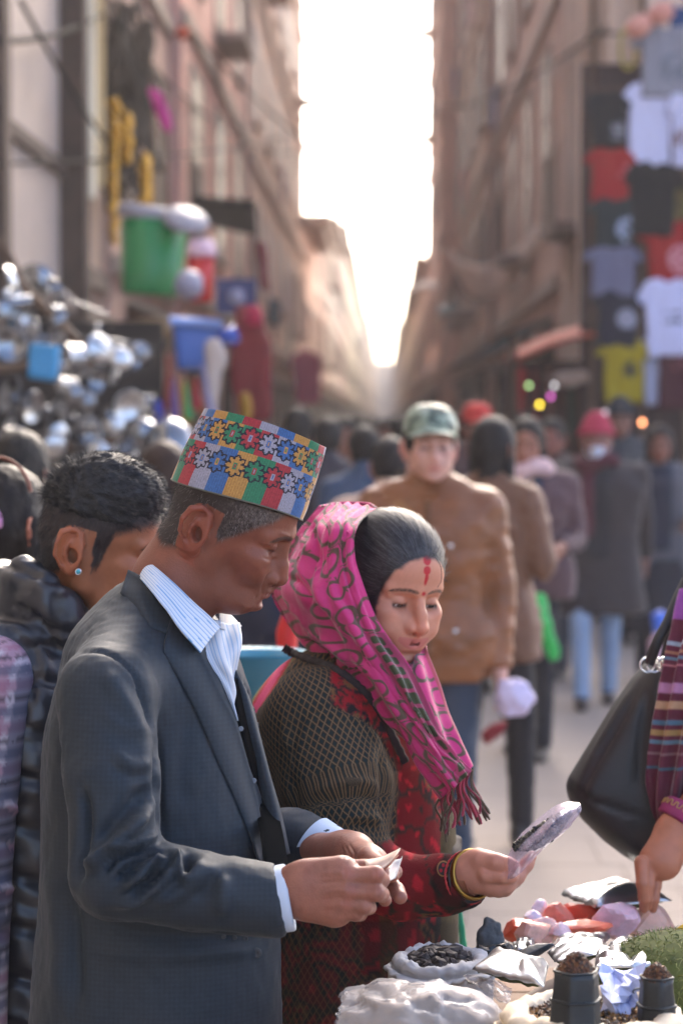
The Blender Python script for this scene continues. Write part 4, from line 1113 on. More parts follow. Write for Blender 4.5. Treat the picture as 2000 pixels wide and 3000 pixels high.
# ---------------------------------------------------------------- the woman in the pink headscarf
def cellnoise(u, v, seed=0, jit=.8):
    """F1, F2 and id of a jittered lattice of points"""
    iu, iv = np.floor(u).astype(int), np.floor(v).astype(int)
    F1 = np.full(u.shape, 9.); F2 = F1.copy(); I = np.zeros(u.shape)
    for a in (-1, 0, 1):
        for b in (-1, 0, 1):
            cu, cv = iu + a, iv + b
            h1 = np.sin(cu * 127.1 + cv * 311.7 + seed) * 43758.5; h2 = np.sin(cu * 269.5 + cv * 183.3 + seed) * 28001.8
            h1 -= np.floor(h1); h2 -= np.floor(h2)
            d = np.hypot(cu + .5 + (h1 - .5) * jit - u, cv + .5 + (h2 - .5) * jit - v)
            m = d < F1
            F2 = np.where(m, F1, np.minimum(F2, d)); I = np.where(m, h1, I); F1 = np.where(m, d, F1)
    return F1, F2, I
def scarf_color(a, b, deep, border):
    """pink cloth with a green network of drops; a, b metres along and across"""
    F1, F2, I = cellnoise(a / .072 + .2 * np.sin(b * 50), b / .044 + .15 * np.sin(a * 40), 3.1, .6)
    e = F2 - F1
    pink, wine, green = np.array(lin('c23272')), np.array(lin('b02560')), np.array(lin('44452c'))
    base = pink * (1 - deep[:, None]) + wine * deep[:, None]
    base = base * (1 + .07 * noise(np.stack([a, b, a * 0], 1), .008, 2)[:, None])
    rr = .40 + .06 * (I - .5)
    line = np.maximum(sstep(.082, .056, np.abs(F1 - rr)), sstep(.05, .03, e) * (F1 > rr) * (F1 < .56))
    star = (e < .05) & (F1 > .50)
    C = base * (1 - .92 * line[:, None]) + .92 * line[:, None] * green
    if border is not None:
        bz, pa = border            # bz: 0..1 across the border band (nan outside), pa along
        m = (bz >= 0) & (bz <= 1)
        bc = np.array(lin('a03a5c')) * (1 - .25 * bz[:, None].clip(0, 1))
        rect = (np.abs(bz - .45) < .27) & (np.abs((pa / .045) % 1 - .5) < .36)
        rect2 = np.maximum(np.abs(bz - .45) / .28, np.abs((pa / .045) % 1 - .5) / .38)
        rr = sstep(1.02, .92, ((np.abs(bz - .45) / .29) ** 5 + (np.abs((pa / .045) % 1 - .5) / .39) ** 5) ** .2)
        bc = bc * (1 - rr[:, None]) + rr[:, None] * np.array(lin('333a1e'))
        C = np.where(m[:, None], bc, C)
    return C
def build_woman():
    root = empty('person', P(1080, 3700, 3.75) * [1, 1, 0], 'woman in a pink headscarf with red forehead marks holding a clear packet', 'person')
    skin_m = mat('skin_light', rough=.5, attr=True, sss=.07, bump=.35, bscale=500, bdist=.0008)
    M = frame(P(1127, 1728, 3.70), yaw=-55, pitch=15, roll=-4, s=.935)
    npt = inv_pts(M, PL([(1090, 1800, 3.72), (1050, 1900, 3.74), (1010, 2010, 3.76)]))
    V, Q, p = head(.0019, neck=npt, neckr=(.048, .058), nose=(.124, -.025), nb=.0098, alar=.0145, chin=(.089, -.092), jaw=.053, chr=.015, lid=.0030, brow=.007, mouth=(.104, -.056), mw=.030,
                   lips=.88, mopen=.0042, ears=0, cheek=.007, fore=.003, smile=.0065)
    C = paint_head(V, p, lin('bd8065'), lin('b4685c'), brow=lin('2a1c18'), bw=.0034)
    x, y, z = V.T
    red = np.array(lin('b01020'))
    mk = np.maximum.reduce([sstep(.0045, .0030, np.hypot(y, z - .027)) , sstep(1, .7, ((y / .0085) ** 2 + ((z - .081) / .009) ** 2)),
                            sstep(1, .7, ((y / .0080) ** 2 + ((z - .065) / .0075) ** 2)), sstep(1, .6, ((y / .0042) ** 2 + ((z - .053) / .014) ** 2))]) * (x > .05)
    C = C * (1 - mk[:, None]) + mk[:, None] * red
    hl = sstep(.004, -.004, hair_edge(V) + .003 * noise(V, .008, 2))[:, None]
    C = C * (1 - hl) + hl * np.array([.02, .018, .018])
    HV, HQ, HC = woman_hand()
    AV, AQ = body_core([PL([(1015, 2000, 3.77), (1030, 2400, 3.78), (1040, 2900, 3.8)])], [.09],
                       [PL([(940, 2070, 3.60), (1000, 2300, 3.58), (1040, 2560, 3.54), (1200, 2595, 3.50), (1385, 2575, 3.44)])], .024)
    VV, QQ = join((moved(V, M), Q), (HV, HQ), (AV, AQ))
    mesh('body', VV, QQ, skin_m, root, col=np.concatenate([C, HC, np.tile(lin('bd8065'), (len(AV), 1))]))
    eyeballs(M, p, root, 24)
    # teeth behind the parted lips
    mx, mz = p['mouth']
    tv, tq = gridmesh(cr(np.array([[(mx - .0125 - .010 * abs(s), s * .017, mz + .0042), (mx - .0105 - .010 * abs(s), s * .017, mz - .0010)] for s in (-1, -.5, 0, .5, 1)]), 16))[:2]
    mesh('teeth', moved(tv, M), tq, mat('teeth', lin('b8aca0'), rough=.25), root, solid=.002)
    # hair: combed back shell and lying strands
    hv = Vol((-.12, -.10, -.07), (.12, .10, .15), .003)
    hv.ell((.002, 0, .044), (.0985, .0815, .0915), k=.01)
    hv.ell((-.02, 0, .0), (.075, .078, .06), k=.02)
    hv.put(hv.all()[0], hair_edge_g(*hv.all()[1]), .006, 'i')
    V2, Q2 = hv.net(2)
    V2 = V2 + vnorm(V2, Q2) * (.0010 * noise(V2 * [.25, 1, 1], .004, 2))[:, None]
    st = noise(V2 * [.2, 1, 1], .003, 2)
    gr = np.clip(st * 1.2 + .1 + 10 * (V2[:, 0] - .045), 0, 1)[:, None]
    hm = mat('hair_combed', rough=.5, attr=True, bump=.3, bscale=500, bdist=.001, spec=.6)
    ha = mesh('hair', moved(V2, M), Q2, hm, root, col=np.array([.016, .016, .020]) * (1 - gr * .5) + gr * .5 * np.array([.06, .06, .065]))
    rg = np.random.default_rng(8); n = 6500
    N2 = vnorm(V2, Q2); ok = np.where((V2[:, 0] > -.06) & (V2[:, 2] > -.02))[0]; pk = rg.choice(ok, n)
    r0 = V2[pk] + rg.normal(size=(n, 3)) * .0012; nn = N2[pk]
    back = np.array([-1, 0, .12]) - nn * (nn @ np.array([-1, 0, .12]))[:, None]
    back /= np.linalg.norm(back, axis=1)[:, None] + 1e-9
    seg = []
    # strands hug the shell: three steps projected along the surface curvature
    L = .020 + .018 * rg.random(n); w = np.cross(back, nn) * .00028
    c0 = r0 + nn * .0006; c1 = c0 + back * (L / 2)[:, None] + nn * .0002; c2 = c0 + back * L[:, None] - nn * (L ** 2 / .19)[:, None]
    SV = np.stack([c0 - w, c0 + w, c1 - w, c1 + w, c2 - w * .3, c2 + w * .3], 1).reshape(-1, 3)
    b = np.arange(n)[:, None] * 6; SQ = np.concatenate([b + [0, 1, 3, 2], b + [2, 3, 5, 4]])
    g_ = np.repeat(rg.random(n) < .14 + .25 * (r0[:, 0] > .05), 6)[:, None]
    sub(mesh('hair_strand', moved(SV, M), SQ, mat('hair_strand', rough=.5, attr=True), root, col=np.where(g_, [.075, .072, .078], [.015, .014, .018])), ha)
    # loose wisp by the far temple
    wv, wq = tube_mesh(cr(PL([(1268, 1620, 3.62), (1290, 1660, 3.60), (1292, 1700, 3.60), (1280, 1722, 3.60)]), 12), np.linspace(.0008, .0003, 12), 6)
    sub(mesh('hair_strand', wv, wq, mat('hair_strand'), root, col=np.tile([.02, .02, .02], (len(wv), 1))), ha)
    woman_scarf(root)
    woman_sweater(root)
    return root
def hair_edge_g(x, y, z):
    """negative in the hair, positive in the face opening (canonical frame)"""
    k0 = np.sqrt(((x - .118) / .072) ** 2 + (y / .082) ** 2 + ((z + .004) / .094) ** 2)
    return (1 - k0) * .075
def hair_edge(V):
    return hair_edge_g(V[:, 0], V[:, 1], V[:, 2]) - np.where(V[:, 2] < -.03, -.05, 0)
def woman_hand():
    v = Vol(P(1340, 2680, 3.50) - .02, P(1600, 2440, 3.50) + .03, .0019)
    v = Vol((.08, 3.33, .88), (.31, 3.56, 1.06), .0019)
    W = lambda x, y, d: P(1280 + x * .2806, 2300 + y * .2806, d)
    v.cap(P(1350, 2575, 3.46), W(380, 900, 3.44), .0265, .024, k=.02, flat=FW, ff=.8)
    v.cap(W(400, 900, 3.44), W(560, 920, 3.43), .027, .024, k=.02, flat=FW, ff=.75)
    v.cap(W(430, 780, 3.43), W(540, 790, 3.42), .015, .0135, k=.012)
    v.tube([W(470, 790, 3.42), W(620, 805, 3.405), W(730, 835, 3.40), W(800, 850, 3.40)], [.0150, .0120, .0112, .0090], k=.006)
    v.cap(W(500, 980, 3.43), W(640, 1060, 3.42), .020, .016, k=.015)
    v.tube([W(520, 940, 3.41), W(680, 945, 3.40), W(770, 950, 3.405), W(800, 900, 3.43)], [.013, .0108, .010, .009], k=.005)
    v.tube([W(560, 1020, 3.42), W(720, 1050, 3.415), W(830, 960, 3.425), W(930, 830, 3.435), W(985, 740, 3.44)], [.015, .0115, .0105, .0095, .0075], k=.006)
    v.tube([W(560, 1060, 3.44), W(700, 1080, 3.445), W(810, 990, 3.455), W(900, 860, 3.46)], [.014, .011, .0098, .008], k=.006)
    v.tube([W(560, 1080, 3.46), W(660, 1090, 3.47), W(760, 1010, 3.475)], [.013, .010, .008], k=.006)
    V, Q = v.net(1)
    V = folds(V, Q, [([(1410, 2540), (1440, 2552), (1480, 2554)], 4, -.0022), ([(1470, 2516), (1474, 2530), (1472, 2545)], 2.5, -.0006), ([(1440, 2562), (1443, 2572), (1440, 2584)], 3, -.0006)])
    n = noise(V, .012, 3)[:, None]
    return V, Q, np.array(lin('b67b66')) * (1 + .12 * n + .05 * noise(V, .003, 2)[:, None])
def woman_scarf(root):
    cloth = mat('scarf_wool', rough=.85, attr=True, sheen=.35, weave=.25, wscale=500, bdist=.0006)
    st = [[(939, 1484, 3.76), (985, 1474, 3.745), (1040, 1474, 3.74), (1100, 1488, 3.74)],
          [(882, 1555, 3.76), (935, 1545, 3.65), (990, 1535, 3.60), (1048, 1538, 3.60)],
          [(834, 1622, 3.78), (905, 1640, 3.63), (975, 1640, 3.58), (1038, 1620, 3.575)],
          [(799, 1722, 3.78), (880, 1740, 3.61), (975, 1735, 3.56), (1062, 1706, 3.565)],
          [(826, 1794, 3.78), (920, 1810, 3.61), (1010, 1800, 3.55), (1098, 1800, 3.56)],
          [(880, 1872, 3.75), (960, 1880, 3.61), (1050, 1870, 3.545), (1140, 1870, 3.555)],
          [(960, 1932, 3.68), (1020, 1940, 3.58), (1095, 1925, 3.54), (1180, 1922, 3.55)],
          [(1040, 1978, 3.61), (1090, 1990, 3.55), (1150, 1985, 3.53), (1217, 1980, 3.545)],
          [(1100, 2064, 3.58), (1145, 2065, 3.54), (1195, 2060, 3.525), (1258, 2065, 3.545)],
          [(1160, 2155, 3.57), (1205, 2150, 3.53), (1250, 2145, 3.52), (1298, 2155, 3.54)],
          [(1222, 2252, 3.56), (1265, 2240, 3.52), (1305, 2225, 3.52), (1342, 2218, 3.54)],
          [(1290, 2340, 3.56), (1325, 2312, 3.52), (1355, 2284, 3.52), (1384, 2256, 3.54)]]
    G = np.array([PL(r) for r in st])
    nu, nv = 430, 170
    V, Q, uv = patch(G, nu, nv)
    n = vnorm(V, Q)
    if ((V - EYE) * n).sum() > 0: Q = Q[:, ::-1]; n = -n
    u, v = uv.T
    # long soft pleats running with the cloth
    pl = .004 * np.sin(v * 17 + 3 * np.sin(u * 7) + u * 6) * sstep(0, .2, u) + .0022 * np.sin(v * 38 + 6 * u + 2 * np.sin(u * 11))
    V = V + n * (pl * sstep(1, .9, v))[:, None]
    V = V + n * (.0018 * noise(V * [1, 1, .6], .02, 3))[:, None]
    V = folds(V, Q, [([(997, 1485), (1003, 1560), (1006, 1641), (1035, 1756), (1083, 1880), (1159, 2000), (1250, 2143), (1340, 2236)], 5, -.0045),
                     ([(1010, 1490), (1018, 1560), (1022, 1641), (1050, 1750), (1098, 1870), (1172, 1990), (1262, 2132)], 7, .003),
                     ([(905, 1500), (915, 1560), (930, 1640), (925, 1720)], 12, -.008), ([(885, 1560), (890, 1600), (880, 1650), (885, 1700)], 9, .006),
                     ([(950, 1500), (960, 1600), (955, 1720), (975, 1830)], 12, -.005), ([(832, 1690), (870, 1700), (900, 1740), (905, 1800)], 10, -.008),
                     ([(880, 1870), (930, 1890), (990, 1950), (1020, 1960)], 9, -.010), ([(895, 1850), (950, 1880), (1010, 1930)], 9, .007), ([(830, 1770), (880, 1800), (900, 1850)], 9, .006),
                     ([(1010, 1930), (1060, 1980), (1110, 2060), (1170, 2150), (1230, 2240)], 12, -.006), ([(1030, 1850), (1090, 1950), (1150, 2060), (1200, 2150)], 14, .004),
                     ([(1180, 1990), (1220, 2070), (1260, 2140), (1300, 2200)], 8, -.005)])
    a = u * .92; b = v * .17
    px, py, d = proj(V)
    deep = np.clip(sstep(.30, 1.0, u) * .85 + .2 * sstep(.7, .9, v) * sstep(.3, .5, u), 0, 1)
    seam = np.interp(py, [1485, 1641, 1756, 1880, 2000, 2143, 2236], [997, 1006, 1035, 1083, 1159, 1250, 1340])
    edge = np.interp(py, [1488, 1538, 1620, 1706, 1800, 1870, 1922, 1980, 2065, 2155, 2218, 2256], [1100, 1048, 1038, 1062, 1098, 1140, 1180, 1217, 1258, 1298, 1342, 1384])
    bz = (px - seam) / np.maximum(edge - seam, 12)
    # hem: the woven border runs inside the fold line from the cheek downwards
    g0 = sstep(.36, .5, u)
    bz = np.where(g0 > .5, (px - seam + 6) / np.maximum(edge - seam, 20) , -1)
    col = scarf_color(a, b, deep, (bz * .95, a))
    mesh('headscarf', V, Q, cloth, root, col=col, solid=.0028)
    # far half of the hood, rounding the other side of the head
    far = [[(1100, 1488, 3.74), (1075, 1476, 3.80), (1000, 1474, 3.84), (939, 1484, 3.76)],
           [(1100, 1520, 3.86), (1040, 1520, 3.92), (950, 1530, 3.90), (882, 1555, 3.76)],
           [(1110, 1640, 3.90), (1030, 1640, 3.96), (920, 1640, 3.92), (834, 1622, 3.78)],
           [(1140, 1760, 3.88), (1040, 1760, 3.96), (920, 1750, 3.93), (799, 1722, 3.78)],
           [(1180, 1860, 3.84), (1080, 1860, 3.94), (960, 1850, 3.92), (826, 1794, 3.78)],
           [(1190, 1930, 3.80), (1100, 1930, 3.90), (1000, 1910, 3.88), (880, 1872, 3.75)]]
    V2, Q2, uv2 = patch(np.array([PL(r) for r in far]), 60, 60)
    mesh('headscarf', V2, Q2, cloth, root, col=scarf_color(uv2[:, 0] * .45, uv2[:, 1] * .3, uv2[:, 0] * .2, None), solid=.0028, offset=1)
    # far tail falling behind the chin
    ft = [[(1165, 1945, 3.66), (1195, 1935, 3.67), (1217, 1905, 3.68), (1238, 1864, 3.69)],
          [(1170, 1975, 3.60), (1205, 1965, 3.60), (1232, 1945, 3.62), (1257, 1925, 3.65)],
          [(1200, 2040, 3.58), (1232, 2040, 3.59), (1262, 2025, 3.61), (1285, 2005, 3.64)],
          [(1240, 2120, 3.57), (1268, 2120, 3.58), (1292, 2105, 3.60), (1310, 2086, 3.63)],
          [(1280, 2200, 3.57), (1305, 2200, 3.58), (1328, 2185, 3.60), (1348, 2166, 3.62)],
          [(1340, 2270, 3.57), (1360, 2270, 3.58), (1374, 2255, 3.59), (1386, 2240, 3.61)]]
    V3, Q3, uv3 = patch(np.array([PL(r) for r in ft]), 190, 60)
    n3 = vnorm(V3, Q3)
    if ((V3 - EYE) * n3).sum() > 0: Q3 = Q3[:, ::-1]; n3 = -n3
    V3 = V3 + n3 * (.003 * np.sin(uv3[:, 1] * 12 + uv3[:, 0] * 4))[:, None]
    c3 = scarf_color(uv3[:, 0] * .42 + 3, uv3[:, 1] * .09 + 1, uv3[:, 0] * .25, None)
    c3 = np.where((uv3[:, 1] > .93)[:, None], np.array(lin('a03a4c')), c3)
    mesh('headscarf', V3, Q3, cloth, root, col=c3, solid=.0028)
    # knotted fringe
    rg = np.random.default_rng(4); parts = []; cols = []
    for i in range(34):
        t = rg.random(); d = 3.53 + .06 * rg.random()
        x0, y0 = 1288 + 96 * t, 2340 - 84 * t
        L = 95 + 35 * rg.random() if t < .75 else 120 + 25 * rg.random()
        ex = x0 + (12 * rg.normal() + (38 if t > .7 else 5)); ey = y0 + L
        tv, tq = tube_mesh(cr(PL([(x0, y0 - 6, d), (x0 + 8 * rg.normal(), y0 + L * .3, d - .004), ((x0 + ex) / 2 + 6 * rg.normal(), y0 + L * .65, d), (ex, ey, d)]), 12), np.array([.0024] * 3 + [.0019] * 7 + [.0026, .0014]), 6)
        parts.append((tv, tq)); cols.append(np.tile(np.array(lin('8f2c40')) * (.6 + .6 * rg.random()) if rg.random() < .7 else np.array(lin('4c4030')), (len(tv), 1)))
    FV, FQ = join(*parts)
    mesh('fringe', FV, FQ, cloth, root, col=np.concatenate(cols))
def knit_mat():
    m = bpy.data.materials.new('patterned_knit'); m.use_nodes = True; _mats['patterned_knit'] = m
    nt = m.node_tree; N = nt.nodes; L = nt.links; b = N['Principled BSDF']; b.inputs['Roughness'].default_value = .9; b.inputs['Specular IOR Level'].default_value = .2
    def mth(op, a, b_=None, c=None):
        n = N.new('ShaderNodeMath'); n.operation = op
        for i, v in enumerate((a, b_, c)):
            if v is None: continue
            if isinstance(v, (int, float)): n.inputs[i].default_value = v
            else: L.new(v, n.inputs[i])
        return n.outputs[0]
    uv = N.new('ShaderNodeUVMap'); uv.uv_map = 'UVMap'; sp = N.new('ShaderNodeSeparateXYZ'); L.new(uv.outputs[0], sp.inputs[0])
    nz = N.new('ShaderNodeTexNoise'); nz.inputs['Scale'].default_value = 60; L.new(uv.outputs[0], nz.inputs[0])
    u = mth('MULTIPLY', sp.outputs[0], 1 / .0112); v = mth('MULTIPLY', sp.outputs[1], 1 / .0168)
    w = mth('MULTIPLY', mth('SUBTRACT', nz.outputs[0], .5), .25)
    p_ = mth('ADD', mth('ADD', u, v), w); q = mth('ADD', mth('SUBTRACT', u, v), w)
    e1 = mth('ABSOLUTE', mth('SUBTRACT', mth('FRACT', p_), .5)); e2 = mth('ABSOLUTE', mth('SUBTRACT', mth('FRACT', q), .5))
    e = mth('MAXIMUM', e1, e2)
    cr_ = N.new('ShaderNodeValToRGB'); L.new(e, cr_.inputs[0]); el = cr_.color_ramp.elements
    el[0].position = 0; el[0].color = (*lin('18262a'), 1); el[1].position = .26; el[1].color = (*lin('1c2626'), 1)
    for pos, c in ((.33, '33291c'), (.40, '3c3020'), (.45, '66503a'), (.5, '765e44')):
        n = el.new(pos); n.color = (*lin(c), 1)
    at = N.new('ShaderNodeAttribute'); at.attribute_name = 'Col'; mk = N.new('ShaderNodeAttribute'); mk.attribute_name = 'zone'
    mx = N.new('ShaderNodeMix'); mx.data_type = 'RGBA'; L.new(mk.outputs['Fac'], mx.inputs[0]); L.new(at.outputs['Color'], mx.inputs[6]); L.new(cr_.outputs[0], mx.inputs[7])
    L.new(mx.outputs[2], b.inputs['Base Color'])
    tc = N.new('ShaderNodeTexCoord'); n2 = N.new('ShaderNodeTexNoise'); n2.inputs['Scale'].default_value = 420; L.new(tc.outputs['Object'], n2.inputs[0])
    bp = N.new('ShaderNodeBump'); bp.inputs['Strength'].default_value = .5; bp.inputs['Distance'].default_value = .002; L.new(n2.outputs[0], bp.inputs['Height']); L.new(bp.outputs[0], b.inputs['Normal'])
    return m
def paisley(V, dark=0.0):
    """red ground with dark scrolls, tan rings and red dots"""
    q = V * [1, .6, 1]
    w = np.stack([noise(q + i * 3.3, .05, 2) for i in range(2)], 1) * .035
    a, b = (V[:, 0] + w[:, 0]) / .050, (V[:, 2] + w[:, 1]) / .062
    F1, F2, I = cellnoise(a, b, 1.7, .7)
    C = np.tile(lin('8c1420'), (len(V), 1)); C = np.where((I > .6)[:, None], np.array(lin('6e1018')), C)
    blk, tan, rd = np.array(lin('1d1a1e')), np.array(lin('6d4a2c')), np.array(lin('b31a2a'))
    ring = np.abs(F1 - .33) < .06; C = np.where((ring & (I < .55))[:, None], blk, C)
    C = np.where(((np.abs(F1 - .20) < .05) & (I < .4))[:, None], tan, C)
    C = np.where((F1 < .13)[:, None], np.where((I < .5)[:, None], blk, rd), C)
    G1, G2, J = cellnoise(V[:, 0] / .018, V[:, 2] / .018, 9., .9)
    C = np.where(((G1 < .2) & (F1 > .4))[:, None], rd, C)
    C = np.where(((F2 - F1 < .10) & (F1 > .35))[:, None], np.array(lin('33221c')), C)
    return C * (1 - dark)
def woman_sweater(root):
    v = Vol((-.26, 3.37, .62), (.26, 4.02, 1.46), .0060)
    L = [(1885, 940, 1120, .07), (1930, 850, 1180, .12), (1990, 785, 1215, .165), (2080, 728, 1245, .19), (2200, 715, 1290, .20), (2400, 735, 1328, .195), (2600, 760, 1335, .19), (2800, 765, 1340, .195), (3000, 768, 1345, .20), (3100, 768, 1345, .2)]
    z, cx, cy, rx, ry = [], [], [], [], []
    for vv, a, b, wy in L:
        A, B = P(a, vv, 3.76), P(b, vv, 3.76); c = (A + B) / 2
        z.append(c[2]); cx.append(c[0]); cy.append(c[1]); rx.append(np.linalg.norm(B - A) / 2); ry.append(wy)
    v.loft(z, cx, cy, rx, ry, p=2.2, rot=-.15)
    arm = [P(930, 2110, 3.60), P(985, 2300, 3.56), P(1020, 2530, 3.545), P(1180, 2600, 3.52), P(1300, 2592, 3.49), P(1378, 2588, 3.455)]
    rad = [.082, .080, .060, .047, .043, .036]
    v.cap(arm[0], arm[1], rad[0], rad[1], k=.03); v.cap(arm[1], arm[2], rad[1], rad[2], k=.015)
    for i in (2, 3, 4): v.cap(arm[i], arm[i + 1], rad[i], rad[i + 1], k=.012)
    # open cuff
    n_ = arm[5] - arm[4]; n_ /= np.linalg.norm(n_); q_ = v.pts() - (arm[5] + n_ * .004); sp = q_ @ n_
    v.D = np.where(np.linalg.norm(q_, axis=-1) < .055, np.maximum(v.D, sp.astype(np.float32)), v.D)
    V, Q = v.net(2)
    V = folds(V, Q, [([(900, 2330), (980, 2300), (1060, 2290), (1110, 2310)], 13, .010), ([(890, 2370), (980, 2345), (1060, 2335), (1110, 2350)], 9, -.010), ([(940, 2440), (1020, 2390), (1090, 2395), (1115, 2420)], 12, .011),
                     ([(950, 2470), (1030, 2425), (1095, 2430)], 8, -.011), ([(990, 2500), (1050, 2455), (1110, 2475)], 10, .009), ([(1000, 2530), (1060, 2490), (1120, 2515)], 8, -.008), ([(830, 2160), (850, 2260), (870, 2380)], 18, -.008),
                     ([(1120, 2180), (1130, 2300), (1122, 2420)], 14, -.012), ([(850, 2250), (880, 2122), (930, 2084), (985, 2076), (1060, 2106), (1120, 2164), (1150, 2235)], 5, -.005), ([(862, 2250), (892, 2132), (936, 2096), (985, 2090), (1052, 2118), (1108, 2172), (1138, 2240)], 8, .004),
                     ([(830, 2120), (840, 2200), (860, 2300)], 12, .006), ([(1080, 2200), (1060, 2270), (1000, 2290)], 14, .005)])
    px, py, d = proj(V)
    # coordinates: along and around the arm, or plain on the trunk
    A = np.array(arm); best = np.full(len(V), 9.); s0 = 0; Lc = np.zeros(len(V)); An = np.zeros(len(V)); rr = np.zeros(len(V))
    for i in range(5):
        ab = A[i + 1] - A[i]; l = np.linalg.norm(ab); traw = (V - A[i]) @ ab / l ** 2; t = np.clip(traw, 0, 1); c = A[i] + t[:, None] * ab
        dd = np.linalg.norm(V - c, axis=1) - (rad[i] + (rad[i + 1] - rad[i]) * t); m = dd < best
        ax = ab / l; ref = np.cross(ax, -FW); ref /= np.linalg.norm(ref); r2 = np.cross(ref, ax); w = V - c
        ang = np.arctan2(w @ ref, w @ r2)
        best = np.where(m, dd, best); Lc = np.where(m, s0 + (np.minimum(traw, 1) if i == 0 else t) * l, Lc); An = np.where(m, ang * .078, An); s0 += l
    on_arm = best < .016
    uv = np.stack([np.where(on_arm, An, V[:, 0] - .3 * V[:, 1]), np.where(on_arm, Lc, V[:, 2] - .12 * V[:, 0])], 1)
    seam = np.interp(py, [1950, 2000, 2090, 2110, 2300], [1000, 985, 965, 960, 960])
    zone = np.where(on_arm, (Lc < .235).astype(float), ((px < seam) & (px > 845 - (py - 1950) * .75) | ((px < 1060) & (py > 2550)) & (py > 2400)).astype(float))
    arcy = np.interp(px, [700, 840, 880, 930, 985, 1060, 1120, 1160], [2400, 2260, 2120, 2082, 2074, 2104, 2162, 2240])
    top = (py < arcy) & (py < 2240); zone = np.where(top & (px > 968 - .02 * py + 42) , 0., np.where(top & (px > 850 - (py - 1950) * .72), 1., zone))
    zone = np.where((py < 2110) & (px < 850 - (py - 1950) * .72), 0., zone)
    zone = np.where((px > 850) & (px < 1085) & (py > 2120) & (py < 2490), 1., zone)
    C = paisley(V)
    pk = (px < 850 - (py - 1950) * .72) & (py < 2140)
    strp = np.sin((px + py * .6) / 9.)
    C[pk] = np.where((strp[pk] > .35)[:, None], np.array(lin('c03a6a')), np.where((strp[pk] < -.5)[:, None], np.array(lin('5a5a34')), np.array(lin('a02030'))))
    tn = (~on_arm) & (px > 1110) & (px < 1165) & (py > 2100); C[tn] = C[tn] * .4 + np.array(lin('5c4426')) * .6 * (.5 + .5 * noise(V[tn], .03, 2)[:, None].clip(-.5, 1))
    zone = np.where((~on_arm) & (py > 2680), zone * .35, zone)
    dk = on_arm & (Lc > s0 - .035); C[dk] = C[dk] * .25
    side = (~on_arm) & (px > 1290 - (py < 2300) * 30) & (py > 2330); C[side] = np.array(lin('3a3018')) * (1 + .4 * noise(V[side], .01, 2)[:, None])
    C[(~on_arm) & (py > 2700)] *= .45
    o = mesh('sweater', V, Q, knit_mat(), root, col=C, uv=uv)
    a = o.data.attributes.new('zone', 'FLOAT', 'POINT'); a.data.foreach_set('value', zone.astype(np.float32))
    # a ring motif on the forearm, embroidered flat
    tr = bvh(V, Q)
    g = np.array([[(1298 + r * 24 * math.cos(t) * .8, 2545 + r * 24 * math.sin(t)) for t in np.linspace(0, 2 * math.pi, 40)] for r in np.linspace(.02, 1, 14)])
    g3 = lay_on(tr, g, .0012)
    Vm, qm, um = gridmesh(g3); r_ = um[:, 0]
    th = um[:, 1] * 2 * math.pi
    cm = np.where((r_ > .78)[:, None], np.array(lin('8a6038')), np.array(lin('1d1a1e')))
    for k in (0.5, 2.6, 4.7):
        dot = np.hypot(r_ * np.cos(th) - .42 * math.cos(k), r_ * np.sin(th) - .42 * math.sin(k)) < .22; cm[dot] = lin('a01428')
    sub(mesh('ring_motif', Vm, qm, mat('wool_flat', rough=.9, attr=True), root, col=cm), o)
    # dark braided piping of the neckline
    pts = cr(np.array([(829, 1895), (858, 1914), (906, 1933), (968, 1955), (1025, 1992), (1073, 2035), (1111, 2088), (1150, 2160), (1190, 2240)], float), 90)
    g3 = lay_on(tr, pts[:, None], .004)[:, 0]
    k = np.ones(7) / 7; g3 = np.stack([np.convolve(np.pad(g3[:, i], 3, mode='edge'), k, 'valid') for i in range(3)], 1)
    tv, tq = tube_mesh(g3, .0068 * (1 + .12 * np.sin(np.arange(90) * 1.6)), 8)
    sub(mesh('piping', tv, tq, mat('braid', lin('2a2224'), rough=.9, bump=.4, bscale=700, bdist=.001), root), o)
    # bangles on the wrist
    gold = mat('gold', lin('a8853e'), rough=.28, metal=1)
    ax = P(1420, 2572, 3.43) - P(1370, 2582, 3.46); R = np.array(Vector(ax).to_track_quat('Z', 'Y').to_matrix()) @ eul(0, -12, 0)
    def ring(name, c, r, prof, m_):
        Vb, qb = lathe([(r + a_, b_) for a_, b_ in prof], 48, R=R, c=c, sx=1.0, sy=1.08); mesh(name, Vb, np.concatenate([qb]), m_, root)
    ring('gold_bangle', P(1383, 2562, 3.446), .0315, [(-.0012, -.0065), (.0018, -.006), (.0028, -.003), (.0028, .003), (.0018, .006), (-.0012, .0065), (-.0012, -.0065)], gold)
    th = np.linspace(0, 2 * math.pi, 90)
    for i, (c_, r_, w_, col_) in enumerate(((P(1367, 2572, 3.452), .0345, .0016, 'b01820'), (P(1374, 2570, 3.450), .0325, .0022, '141014'))):
        pr = np.stack([np.cos(th) * r_, np.sin(th) * r_ * 1.08, 0 * th], 1) @ R.T + c_
        tv, tq = tube_mesh(pr, w_ * (1 + .25 * np.sin(th * 60) * (i == 0)), 6, False)
        mesh('beaded_bangle' if i == 0 else 'dark_bangle', tv, tq, mat('bead_' + col_, lin(col_), rough=.4), root)
    # trousers and shoes below, as far as the frame and a step to the side could show
    legs(root, P(1055, 2950, 3.78), .5, .075, lin('20191c'), -.5)
    lv = Vol((-.12, 3.5, 0), (.26, 4.05, .95), .016)
    lv.loft([.95, .7, .4, .12], *zip(*[(P(1055, 2950, 3.78)[0], 3.78, .15, .15)] * 4), k=.02)
    lv.D[:] = 1; c = P(1055, 2950, 3.78)
